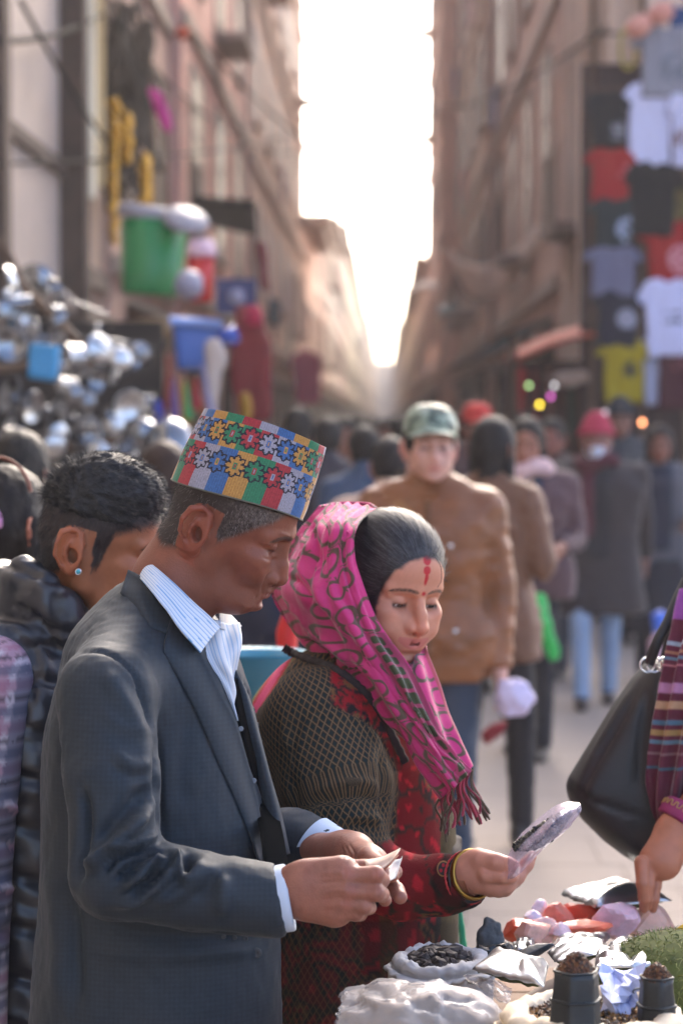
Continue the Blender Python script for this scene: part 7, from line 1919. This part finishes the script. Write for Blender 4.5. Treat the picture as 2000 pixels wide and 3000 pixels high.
    def inside(n): t, w = rg.random(n), rg.random(n) ** 1.0; k0 = np.array([1505, 2478]); k1 = np.array([1665, 2372]); q = k0 + (k1 - k0) * t[:, None] + np.array([12, 34])[None] * ((w - .15) * (.35 + 1.2 * np.sin(t * 3.1)))[:, None]; return P(q[:, 0], q[:, 1], 3.378 + .012 * rg.random(n))
    V, Q = grains(2200, inside, .0036, rg); cols = np.repeat(np.array([lin(c) for c in ('2c2a26', '4a453a', '6a6450', '1c1b1a')])[rg.integers(0, 4, 2200)], 6, 0)
    mesh('dried_herbs', V, Q, gm, hp, smooth=False, col=cols)['kind'] = 'stuff'
    # banknotes between the man's hands
    note = mat('banknote', lin('b89a84'), rough=.7, attr=True)
    def bill(label, rows, nu=16, nv=12, tint='d8c6b4'):
        V, Q, uv = patch(np.array([PL(r) for r in rows]), nu, nv); c = np.tile(lin(tint), (len(V), 1)); m = (np.abs(uv[:, 0] - .5) < .36) & (np.abs(uv[:, 1] - .5) < .4); c[m] *= np.array([.82, .74, .72]); c *= 1 + .25 * noise(V, .006, 2)[:, None]
        tag(mesh('banknote', V, Q, note, col=np.clip(c, 0, 1), solid=.0003), label, 'banknote', 'banknotes being counted')
    bill('topmost folded banknote with its corner pointing up right', [[(1066, 2519, 3.03), (1112, 2512, 3.02), (1150, 2496, 3.01), (1172, 2484, 3.01)], [(1070, 2530, 3.01), (1112, 2524, 3.00), (1148, 2506, 3.0), (1168, 2494, 3.0)], [(1075, 2552, 3.0), (1108, 2550, 2.99), (1138, 2530, 2.99), (1160, 2505, 2.99)]])
    bill('reddish banknote folded under the topmost one', [[(1090, 2530, 3.02), (1130, 2528, 3.02), (1160, 2508, 3.02), (1168, 2502, 3.02)], [(1095, 2560, 3.01), (1124, 2552, 3.01), (1150, 2525, 3.01), (1162, 2512, 3.01)]], tint='a8705c')
    bill('lower banknote with its pale corner turned down', [[(1178, 2508, 3.06), (1172, 2516, 3.05), (1150, 2520, 3.05)], [(1172, 2530, 3.05), (1160, 2540, 3.04), (1138, 2550, 3.03)], [(1158, 2573, 3.03), (1146, 2578, 3.01), (1118, 2589, 3.0)]], tint='ccc8c0')
def film_mat(name, col, tr):
    if name in _mats: return _mats[name]
    m = bpy.data.materials.new(name); m.use_nodes = True; nt = m.node_tree; N = nt.nodes; N.clear(); L = nt.links
    o = N.new('ShaderNodeOutputMaterial'); mx = N.new('ShaderNodeMixShader'); t = N.new('ShaderNodeBsdfTransparent'); t.inputs[0].default_value = (*col, 1)
    g = N.new('ShaderNodeBsdfPrincipled'); g.inputs['Base Color'].default_value = (*[c * .6 for c in col], 1); g.inputs['Roughness'].default_value = .12 if tr < .93 else .3; g.inputs['Specular IOR Level'].default_value = 1
    fr = N.new('ShaderNodeLayerWeight'); fr.inputs['Blend'].default_value = .35; mr = N.new('ShaderNodeMapRange'); mr.inputs['To Min'].default_value = 1 - tr; mr.inputs['To Max'].default_value = .6
    L.new(fr.outputs['Facing'], mr.inputs[0]); L.new(mr.outputs[0], mx.inputs[0]); L.new(t.outputs[0], mx.inputs[1]); L.new(g.outputs[0], mx.inputs[2]); L.new(mx.outputs[0], o.inputs[0])
    _mats[name] = m; return m
# ---------------------------------------------------------------- hanging wares left and right
def build_wares():
    rg = np.random.default_rng(77)
    steel = mat('steel', (.20, .21, .23), rough=.15, metal=1); dull = mat('aluminium', (.50, .52, .54), rough=.34, metal=1, var=.15, vscale=20)
    dark = mat('stall_interior_shade', lin('211e1d'), rough=.95); wood = mat('stall_pole', lin('5a4636'), rough=.8)
    # stall frame behind the metal ware
    q0, q1 = P(-60, 1000, 12.2), P(470, 1000, 12.2)
    s = empty('market_stall', ((q0[0] + q1[0]) / 2, q0[1], 0), 'dark utensil stall at left hung with metal ware', 'stall')
    mesh('dark_backing', *box(((q0[0] + q1[0]) / 2, 12.35, 1.05), (abs(q1[0] - q0[0]), .04, 2.1)), dark, s, smooth=False)  # dark sheet stands in for the unlit inside of the stall
    for x in (q0[0],): mesh('pole', *tube_mesh(np.array([(x, 12.2, 0), (x, 12.2, 2.15)]), .03, 8), wood, s)
    for z in (1.4, 1.8): mesh('rail', *tube_mesh(np.array([(q0[0] - .3, 11.6, z), (q1[0] - .1, 11.6, z + .1)]), .02, 8), wood, s)
    V, Q = tube_mesh(PL([(0, 700, 11), (70, 840, 10.9), (240, 1010, 10.7)]), .022, 8); mesh('pole', V, Q, wood, s)
    # prototypes of utensils
    def proto(kind):
        r = empty('steel_' + kind, (0, 0, 0), cat='utensil')
        if kind == 'pot':
            mesh('bowl', *lathe([(.0001, -.05), (.06, -.05), (.075, -.03), (.078, .05), (.086, .056), (.080, .05), (.07, -.03), (.0001, -.044)], 24), steel, r)
        elif kind == 'plate':
            mesh('dish', *lathe([(.0001, 0), (.09, 0), (.105, .012), (.112, .014), (.105, .016), (.088, .004), (.0001, .004)], 28), steel, r)
        elif kind == 'ladle':
            mesh('bowl', *lathe([(.0001, -.025), (.02, -.02), (.034, 0), (.032, 0), (.018, -.018), (.0001, -.022)], 16), steel, r)
            mesh('handle', *tube_mesh(np.array([(.03, 0, 0), (.06, 0, .05), (.07, 0, .26), (.062, 0, .29)]), .005, 6), steel, r)
        elif kind == 'tumbler':
            mesh('cup', *lathe([(.0001, -.05), (.028, -.05), (.036, .05), (.038, .052), (.034, .05), (.026, -.045), (.0001, -.046)], 18), steel, r)
        elif kind == 'pan':
            mesh('dish', *lathe([(.0001, -.02), (.08, -.02), (.10, .02), (.104, .022), (.098, .02), (.078, -.015), (.0001, -.015)], 24), dull, r)
            mesh('handle', *tube_mesh(np.array([(.10, 0, .015), (.16, 0, .03), (.27, 0, .035)]), .010, 8), mat('handle_black', lin('1c1c1e'), rough=.5), r)
        elif kind == 'strainer':
            mesh('mesh_bowl', *lathe([(.0001, -.04), (.03, -.035), (.055, 0), (.058, .002), (.052, 0), (.0001, -.036)], 18), dull, r)
            mesh('handle', *tube_mesh(np.array([(.055, 0, 0), (.12, 0, .005), (.2, 0, .0)]), .004, 6), steel, r)
        return r
    kinds = ['pot', 'plate', 'ladle', 'tumbler', 'pan', 'strainer']; lab = {'pot': 'round steel pot', 'plate': 'shiny steel plate', 'ladle': 'steel ladle', 'tumbler': 'steel tumbler', 'pan': 'grey metal pan', 'strainer': 'wire strainer'}
    protos = {}
    for i in range(66):
        x = 430 * rg.random(); y = 800 + 540 * rg.random()
        if y < 1000 and x > 90 + (y - 800) * .9 + 130: x *= .45
        k = kinds[int(rg.integers(0, 6))]; d = 9.2 + 2.2 * rg.random()
        if k not in protos: protos[k] = r = proto(k)
        else: r = copy_tree(protos[k])
        r.location = P(x, y, d).tolist(); r.rotation_euler = [math.radians(a) for a in (60 + 60 * rg.random(), 60 * rg.normal(), 360 * rg.random())]; sc = .38 + .5 * rg.random(); r.scale = (sc,) * 3
        r['label'] = ('small ' if sc < .55 else 'middling ' if sc < .72 else 'large ') + lab[k] + ' ' + ('at the top' if y < 920 else 'high' if y < 1030 else 'halfway down' if y < 1140 else 'low' if y < 1240 else 'at the very bottom') + (' at the left edge' if x < 80 else ' near the light blue box' if x < 190 else ' in the middle' if x < 300 else ' at the right end') + ' of the stall'; r['category'] = 'utensil'; r['group'] = lab[k] + 's on the left stall'
    def vessel(name, cat, label, c, d, prof, col, R=None, ns=28, m_=None, extra=None, sx=1, sy=1, rough=.35):
        mm = m_ or mat('plastic_' + col, lin(col), rough=rough, spec=.5)
        root = empty(name, P(*c, d), label, cat)
        V, Q = lathe(prof, ns, R=R, c=P(*c, d), sx=sx, sy=sy); mesh('body_shell', V, Q, mm, root); return root
    W = lambda px, d: px * d / F                               # pixels to metres at that depth
    # the big green tub with its pale lid
    d = 14.; r = vessel('green_tub', 'tub', 'big green plastic tub hanging upright under a pale lid', (448, 760), d, [(.0001, -W(104, d)), (W(84, d), -W(104, d)), (W(88, d), -W(90, d)), (W(98, d), W(112, d)), (W(92, d), W(112, d)), (.0001, W(100, d))], '067a3c', R=eul(0, 3, 0))
    V, Q = lathe([(.0001, .05), (W(80, d), .05), (W(96, d), .035), (W(100, d), -.03), (W(92, d), -.035), (.0001, -.02)], 28, R=eul(4, 9, 0), c=P(440, 628, d)); mesh('rim', V, Q, mat('lid_pale', lin('8d888e'), rough=.5), r)
    V, Q = lathe([(.0001, .03), (.11, .025), (.14, -.005), (.13, -.03), (.0001, -.02)], 24, R=eul(30, 15, 0), c=P(545, 640, 13.8)); tag(mesh('tub_lid', V, Q, mat('lid_pale')), 'round pale lid tucked beside the green tub', 'lid')
    d = 13.6; r = vessel('red_canister', 'canister', 'red plastic canister with a pinkish white lid', (588, 815), d, [(.0001, -W(72, d)), (W(32, d), -W(72, d)), (W(40, d), W(62, d)), (.0001, W(62, d))], 'b81418')
    V, Q = lathe([(.0001, W(55, d)), (W(34, d), W(52, d)), (W(46, d), W(20, d)), (W(46, d), 0), (.0001, 0)], 24, c=P(590, 755, d)); mesh('canister_lid', V, Q, mat('lid_pink', lin('cfaab4'), rough=.45), r)
    V, Q = lathe([(.0001, -.085), (.05, -.07), (.082, -.01), (.075, .05), (.04, .085), (.0001, .09)], 24, R=eul(60, 20, 0), c=P(553, 838, 13.2)); tag(mesh('white_pot', V, Q, mat('white_plastic', lin('918c9a'), rough=.4)), 'white rounded pot leaning against the red canister', 'pot')
    # basket, blue box, blue bin, mug
    V, Q = lathe([(.0001, .06), (.09, .05), (.15, .0), (.13, -.05), (.0001, -.06)], 24, c=P(440, 965, 13.4), sy=.7); tag(mesh('basket', V, Q, mat('straw', lin('7a6040'), rough=.9, bump=.6, bscale=60, bdist=.01)), 'brown straw basket in the dark below the green tub', 'basket')
    mesh_box = lambda name, c, d, s, col, label, cat, R=None: tag(mesh(name, *box(P(*c, d), s, R=R), mat('box_' + col, lin(col), rough=.45), smooth=False), label, cat)
    r = empty('blue_bin', P(572, 1000, 12.6), 'blue plastic bin with a rolled pale rim', 'bin')
    V, Q = slab([(505, 940), (645, 950), (628, 1088), (522, 1084)], 12.5, .20, h=.012, rnd=.03); mesh('body_shell', V, Q, mat('bin_blue', lin('2c5caa'), rough=.4), r)
    V, Q = tube_mesh(PL([(498, 940, 12.38), (572, 944, 12.38), (652, 952, 12.38)]), .024, 10); mesh('rim', V, Q, mat('bin_rim', lin('7a96d0'), rough=.35), r)
    r = vessel('blue_mug', 'mug', 'small blue mug hanging right of the blue bin', (668, 985), 12.4, [(.0001, -.05), (.04, -.05), (.045, .05), (.04, .05), (.0001, -.04)], '2a4aa0', R=eul(0, 70, 0)); V, Q = tube_mesh(PL([(680, 960, 12.4), (696, 975, 12.4), (696, 1000, 12.4), (680, 1010, 12.4)]), .008, 6); mesh('handle', V, Q, mat('plastic_2a4aa0'), r)
    r = empty('blue_lunch_box', P(128, 1060, 9.6), 'light blue patterned box among the metal ware', 'box'); V, Q = slab([(92, 1005), (178, 1012), (166, 1120), (84, 1108)], 9.6, .10, h=.008, rnd=.015); mesh('box_shell', V, Q, mat('box_cyan', lin('2a86b8'), rough=.4, var=.3, vscale=60), r); V, Q = tube_mesh(PL([(96, 1003, 9.56), (135, 985, 9.55), (174, 1010, 9.56)]), .008, 6); mesh('handle', V, Q, steel, r)
    r = vessel('steel_dome_bowl', 'bowl', 'large polished steel bowl turned upside down behind the cap', (500, 1300), 9.8, [(.105, -.07), (.10, -.02), (.085, .04), (.05, .075), (.0001, .088)], 'x', m_=steel) if False else tag(mesh('steel_bowl', *lathe([(.0001, -.02), (.11, -.06), (.112, -.05), (.10, .0), (.085, .045), (.05, .078), (.0001, .09)], 32, c=P(500, 1290, 9.8)), steel), 'large polished steel bowl turned upside down behind the cap', 'bowl')
    # cloths and streamers
    def cloth(name, poly, d, col, label, cat, group=None, h=.02, th=.05, wr=.02):
        V, Q = slab(poly, d, th, h=h, rnd=th * .4); V = V + vnorm(V, Q) * (wr * noise(V * [1.6, 1, .5], .09, 2))[:, None]
        return tag(mesh(name, V, Q, mat('cloth_' + col, lin(col), rough=.9, var=.15, vscale=8)), label, cat, group)
    cloth('hanging_cloth', [(605, 1000), (640, 985), (670, 1060), (650, 1100), (640, 1240), (600, 1200)], 12.3, 'b4a49a', 'cream cloth hanging below the blue bin', 'cloth')
    cloth('hanging_cloth', [(690, 900), (745, 880), (790, 1000), (800, 1230), (700, 1250), (670, 1080)], 13, '6e1c20', 'long maroon garment hanging left of the lane', 'garment')
    cloth('hanging_cloth', [(745, 700), (785, 710), (795, 860), (760, 850)], 16, '6e3030', 'narrow dark red cloth hanging above the maroon garment', 'garment')
    cloth('hanging_cloth', [(710, 900), (760, 895), (770, 950), (720, 960)], 12.8, '9a1c3a', 'crimson cloth bunched above the maroon garment', 'garment')
    cloth('hanging_cloth', [(700, 1150), (730, 1140), (740, 1230), (705, 1240)], 12.7, '9a7020', 'mustard cloth strip below the maroon garment', 'garment')
    cloth('hanging_cloth', [(850, 1040), (900, 1020), (945, 1050), (940, 1180), (870, 1190)], 30, 'a84858', 'pinkish red garments hanging farther down the lane', 'garment')
    cloth('hanging_cloth', [(425, 250), (470, 265), (505, 340), (510, 385), (480, 395), (455, 330)], 17, 'b82a78', 'bright magenta cloth bunched high on the left wall', 'cloth')
    V, Q = lathe([(.0001, -.06), (.05, -.04), (.065, 0), (.05, .045), (.0001, .06)], 16, c=P(536, 98, 20)); tag(mesh('paper_lantern', V, Q, mat('orange_paper', lin('c85a3c'), rough=.7)), 'small orange lantern hanging high on the left', 'lantern')
    for x0, x1, y0, y1, c, lb in ((488, 500, 1040, 1200, 'b04a3a', 'rust'), (505, 515, 1100, 1230, '6a5088', 'violet'), (520, 532, 1105, 1240, 'b0702a', 'orange'), (536, 546, 1110, 1230, '3a8a50', 'green'), (548, 560, 1100, 1210, '9a6a38', 'ochre'), (566, 578, 1100, 1200, '9a2434', 'crimson'), (586, 596, 1060, 1230, '8a86a8', 'grey lilac'), (400, 420, 1190, 1300, '2a7a3c', 'dark green'), (430, 445, 1180, 1300, 'a01c2c', 'deep red'), (455, 470, 1170, 1260, '30409a', 'royal blue')):
        dx = 20 * rg.normal(); cloth('streamer', [(x0, y0), (x1, y0), (x1 + dx + 12, y1), (x0 + dx - 12, y1)], 12.0 + .5 * rg.random(), c, '%s streamer of cloth hanging below the tubs' % lb, 'streamer', 'coloured streamers', h=.012, th=.03, wr=.01)
    # tinsel garlands
    gold = mat('gold_tinsel', lin('b88a20'), rough=.35, metal=.6)
    for x, y0, y1, d in ((335, 300, 720, 14.5), (428, 465, 600, 14.2), (372, 340, 480, 15)):
        n = 260; t = rg.random(n); V, Q = rock((0, 0, 0), (1, 1, 1), 3, 8, 1); parts = []
        for i in range(60): c = P(x + 5 * rg.normal(), y0 + (y1 - y0) * (i / 60), d + .04 * rg.normal()); parts.append((V * (.018 + .02 * rg.random()) + c, Q))
        Vv, Qv = join(*parts); tag(mesh('garland', Vv, Qv, gold, smooth=False), ('long marigold coloured garland left of the green tub', 'short golden garland above the green tub', 'dim garland between the two golden ones')[(335, 428, 372).index(x)], 'garland', 'golden garlands')
    # bracket sign
    r = empty('shop_sign', P(692, 865, 18), 'small navy sign with a pale emblem left of the lane', 'sign'); mesh('sign_board', *box(P(692, 868, 18), (.30, .05, .26)), mat('navy_sign', lin('232a5c'), rough=.5), r, smooth=False)
    V, Q = lathe([(.0001, .005), (.06, .004), (.06, 0)], 16, R=eul(90, 0, 0), c=P(692, 868, 17.95)); mesh('emblem', V, Q, mat('emblem', lin('9a94a8'), rough=.6), r)
    cloth('shop_sign', [(790, 870), (825, 880), (822, 960), (786, 950)], 26, '3c4a50', 'dark grey-green hanging sign farther down on the left', 'sign')
    # ------------------------------------------------ T-shirts on the right
    fr = empty('display_rack', P(1850, 700, 18.6) * [1, 1, 0], 'tall rack covered with hanging T-shirts at right', 'rack')
    for x in (1735, 1880, 2010): a = P(x, 700, 18.7); mesh('pole', *tube_mesh(np.array([(a[0], a[1], 0), (a[0], a[1], 5.4)]), .025, 8), wood, fr)
    for y in (100, 265, 430, 600, 765, 930): mesh('rail', *tube_mesh(PL([(1715, y, 18.6), (2040, y - 12, 18.5)]), .015, 6), wood, fr)
    mesh('dark_backing', *box((P(1880, 700, 19)[0], 19.2, 2.2), (.95, .04, 4.4)), mat('rack_back', lin('3a2c2a'), rough=.95), fr, smooth=False)
    def tee(cx, cy, w, h_, col, label, prnt=None, d=18.2, long=0):
        cx += 7 * rg.normal(); cy += 6 * rg.normal(); hw, sl = w * .33, w * .5; y0, y1 = cy - h_ / 2, cy + h_ / 2
        poly = [(cx - w * .12, y0), (cx - w * .30, y0 + h_ * .03), (cx - sl, y0 + h_ * (.26 + long)), (cx - sl + w * .13, y0 + h_ * (.34 + long)), (cx - hw, y0 + h_ * .24), (cx - hw, y1), (cx + hw, y1), (cx + hw, y0 + h_ * .24), (cx + sl - w * .13, y0 + h_ * (.34 + long)), (cx + sl, y0 + h_ * (.26 + long)), (cx + w * .30, y0 + h_ * .03), (cx + w * .12, y0), (cx, y0 + h_ * .05)]
        th = .05 * rg.normal(); poly = [(cx + (x - cx) * math.cos(th) - (y - cy) * math.sin(th), cy + (x - cx) * math.sin(th) + (y - cy) * math.cos(th)) for x, y in poly]
        V, Q = slab(poly, d, .05, h=.012, rnd=.02); V = V + vnorm(V, Q) * (.014 * noise(V * [1.5, 1, .5] + cx, .09, 2))[:, None]
        px, py, dd = proj(V); C = np.tile(lin(col), (len(V), 1)).astype(float); C *= 1.1 if C[0].min() > .35 else .7
        if prnt:
            kind, pc, ox, oy, s = prnt; u, v_ = (px - cx) / w - ox, (py - cy) / h_ - oy; r_ = np.hypot(u, v_ * h_ / w)
            if kind == 'disc': m = r_ < s
            elif kind == 'ring': m = (r_ < s) & ((r_ > s * .72) | (np.abs(u) < s * .18) | (np.abs(v_) < s * .14))
            elif kind == 'lines': m = (np.abs(u) < s) & (np.abs(v_) < s * .7) & (np.sin(v_ * 60) > -.1) & (noise(np.stack([u * 30, v_ * 12, u * 0], 1), 1, 1) > -.35)
            else: m = (r_ < s) & (noise(np.stack([u * 14, v_ * 14, u * 0 + cx], 1), 1, 2) > -.1)
            m &= (V @ FW - EYE @ FW) < d
            C[m] = lin(pc)
        return tag(mesh('t_shirt', V, Q, mat('jersey', rough=.9, attr=True), col=C), label, 'T-shirt', 'T-shirts on the display rack')
    T_ = [(1950, 175, 230, 210, '9a9aa4', 'heather grey T-shirt at the top of the rack', ('blot', '6a6e78', .1, .1, .2)), (1782, 352, 150, 160, '16181a', 'black T-shirt with a small grey print, left column top', ('blot', '7a7a80', .2, .2, .18)),
          (1912, 372, 190, 250, 'b8b8d0', 'white T-shirt with long body, upper right'), (2010, 380, 150, 220, 'b4b4cc', 'white T-shirt cut off by the right edge', ('blot', '6a4a40', -.1, .1, .2)), (1786, 508, 170, 165, 'a81018', 'red T-shirt with a faint print in the left column', ('blot', 'b85a64', .28, -.05, .14)),
          (1920, 590, 200, 220, '131416', 'plain black T-shirt under the long white one'), (1985, 600, 110, 170, '3c3420', 'dark olive patterned T-shirt at the right edge', ('blot', '6a5a30', 0, 0, .4)), (1790, 652, 165, 160, '1c2a2c', 'dark green T-shirt with a pale print at its right', ('blot', '8a94a8', .3, .1, .24)),
          (1800, 800, 190, 150, '74748c', 'blue grey heather T-shirt in the left column', ('lines', '5c5c74', 0, .05, .3)), (1965, 740, 210, 190, 'a80812', 'bright red T-shirt with a pale ring print', ('ring', 'c08088', .14, .1, .2)), (1800, 930, 170, 170, '1c1e30', 'navy T-shirt with a pale round print', ('disc', '8a8a98', .16, .02, .17)),
          (1950, 935, 210, 230, 'b8b8d4', 'large white T-shirt with small dark lettering and a red dot', ('lines', '3c3c48', .06, .02, .14)), (1828, 1092, 175, 190, 'b09a08', 'yellow T-shirt with a small black print', ('blot', '2c2a20', .12, -.02, .14)), (1975, 1090, 150, 230, '4c1424', 'maroon T-shirt at the lower right', ('blot', '8a4a50', .1, -.05, .14)),
          (1900, 1080, 70, 200, 'aeb2cc', 'pale T-shirt squeezed between the yellow and the maroon ones'), (1996, 80, 100, 130, '20487c', 'blue T-shirt at the very top right')]
    for t in T_: tee(t[0], t[1], t[2], t[3], t[4], t[5], t[6] if len(t) > 6 else None, d=18.2 + .05 * rg.random() + (.12 if t[2] < 130 else 0))
    V, Q = tube_mesh(np.array([P(1838, 140, 18.4) + .10 * (math.cos(t) * RT * .6 + math.sin(t) * UP * 1.6) for t in np.linspace(0, 2 * math.pi, 30)]), .015, 6, False); tag(mesh('hoop', V, Q, mat('yellow_hoop', lin('a89830'), rough=.5)), 'yellow green hoop hung left of the grey shirt', 'hoop')
    for x, y, c, lb in ((1868, 78, 'c88a78', 'left'), (1932, 40, 'c08070', 'right')): V, Q = lathe([(.0001, -.10), (.06, -.08), (.085, 0), (.06, .09), (.0001, .11)], 20, R=eul(0, 60, 0), c=P(x, y, 18.1)); tag(mesh('sun_hat', V, Q, mat('hat_' + c, lin(c), rough=.7)), '%s of the two salmon pink hats above the grey shirt' % lb, 'hat', 'salmon hats')
    # stall under the red awning, with glowing bright spots
    s2 = empty('market_stall', P(1600, 1200, 19.5) * [1, 1, 0], 'dark stall with red cloth under the faded red awning', 'stall')
    for x in (1500, 1735): a = P(x, 1200, 19.6); mesh('pole', *tube_mesh(np.array([(a[0], a[1], 0), (a[0], a[1], 2.3)]), .03, 8), wood, s2)
    a = P(1615, 1200, 20.4); mesh('dark_backing', *box((a[0], a[1], 1.1), (.8, .05, 2.0)), mat('stall_red_dark', lin('40201e'), rough=.9, var=.5, vscale=6), s2, smooth=False)
    for x, w, c in ((1515, 22, 'a01c20'), (1560, 16, '7a2020'), (1600, 18, '5c3024'), (1660, 24, '2c3c34')): cloth('hanging_cloth', [(x, 1080), (x + w, 1075), (x + w + 4, 1290), (x - 4, 1290)], 19.8, c, {1515: 'scarlet', 1560: 'brick red', 1600: 'brown', 1660: 'dark green'}[x] + ' cloth hanging under the red awning', 'cloth', h=.02)
    cloth('paper_bag', [(1590, 1100), (1700, 1080), (1745, 1110), (1660, 1140)], 19, 'a08878', 'pale cloth bundle under the right end of the red awning', 'bundle')
    for x, y, c, e, lb in ((1580, 1186, (1, .72, .05), 1.3, 'yellow'), (1548, 1130, (.5, .8, .3), .6, 'green'), (1612, 1162, (.8, .15, .6), .6, 'magenta'), (1622, 1130, (.8, .75, .75), .5, 'white'), (1880, 1238, (1, .35, .15), 2.0, 'orange'), (1770, 1210, (.7, .55, .6), .5, 'pinkish')):  # small glowing shapes put in where blurred bright spots appear
        root = empty('glow_spot', P(x, y, 16.5), '%s string light bulb glowing on the right' % lb, 'lamp', 'coloured string lights'); V, Q = lathe([(.0001, -.014), (.010, -.010), (.013, 0), (.009, .010), (.004, .015), (.0001, .016)], 12, c=P(x, y, 16.5))
        mesh('bead', V, Q, mat('glow_' + lb, c, rough=.3, emit=(*c, e)), root); mesh('cord', *tube_mesh(PL([(x, y - 8, 16.5), (x + 2, y - 70, 16.5)]), .004, 5), mat('wire', lin('2a2624'), rough=.6), root)
    # bags carried in the crowd
    V, Q = slab([(1542, 1765), (1566, 1738), (1592, 1742), (1606, 1800), (1640, 1900), (1636, 1932), (1612, 1938), (1580, 1870), (1548, 1810)], 11.0, .06, h=.008, rnd=.02); V = V + vnorm(V, Q) * (.012 * noise(V, .04, 2))[:, None]; tag(mesh('plastic_bag', V, Q, mat('bag_green', lin('1fae4c'), rough=.35)), 'bright green plastic bag swinging beside the long dark coat', 'bag')
    V, Q = slab([(1905, 1800), (1935, 1785), (1960, 1810), (1950, 1870), (1915, 1870)], 11.8, .10, h=.01, rnd=.03); tag(mesh('plastic_bag', V, Q, mat('bag_blue', lin('3a6ad0'), rough=.35)), 'bright blue plastic bag at the right above the pink one', 'bag')
    V, Q = slab([(1898, 1880), (1925, 1850), (1958, 1865), (1940, 1960), (1900, 1950)], 11.6, .10, h=.01, rnd=.03); tag(mesh('plastic_bag', V, Q, mat('bag_pinkish', lin('c4a0b0'), rough=.35)), 'pale pink bag hanging below the blue one', 'bag')
    V, Q = slab([(1405, 2150), (1440, 2120), (1490, 2110), (1470, 2150), (1420, 2185)], 8.4, .08, h=.01, rnd=.025); tag(mesh('red_bundle', V, Q, mat('red_cloth', lin('7c1c24'), rough=.8)), 'dark red bundle low behind the leather jacket', 'bundle')
    V, Q = slab([(808, 1850), (835, 1770), (880, 1800), (870, 1900), (850, 1935), (812, 1920)], 5.2, .08, h=.008, rnd=.03); tag(mesh('red_bag', V, Q, mat('red_bag', lin('c81a1c'), rough=.5)), 'bright red bag between the suited man and the pink scarf', 'bag')
    r = empty('teal_tub', P(745, 1985, 4.9), 'teal plastic tub behind the suited man', 'tub'); V, Q = lathe([(.0001, -.12), (.085, -.12), (.10, .028), (.108, .036), (.098, .030), (.0001, -.10)], 30, c=P(742, 1960, 4.9)); mesh('body_shell', V, Q, mat('teal_plastic', lin('2a7a92'), rough=.3), r)
for f in (build_setting, build_buildings, build_wares, build_crowd, build_boy, build_right_woman, build_man, build_woman, build_goods):
    f(); print('t %.1f after %s, %d objects' % (time.time() - T0, f.__name__, len(bpy.data.objects)))
for o in bpy.data.objects:
    if '_o' in o: del o['_o']
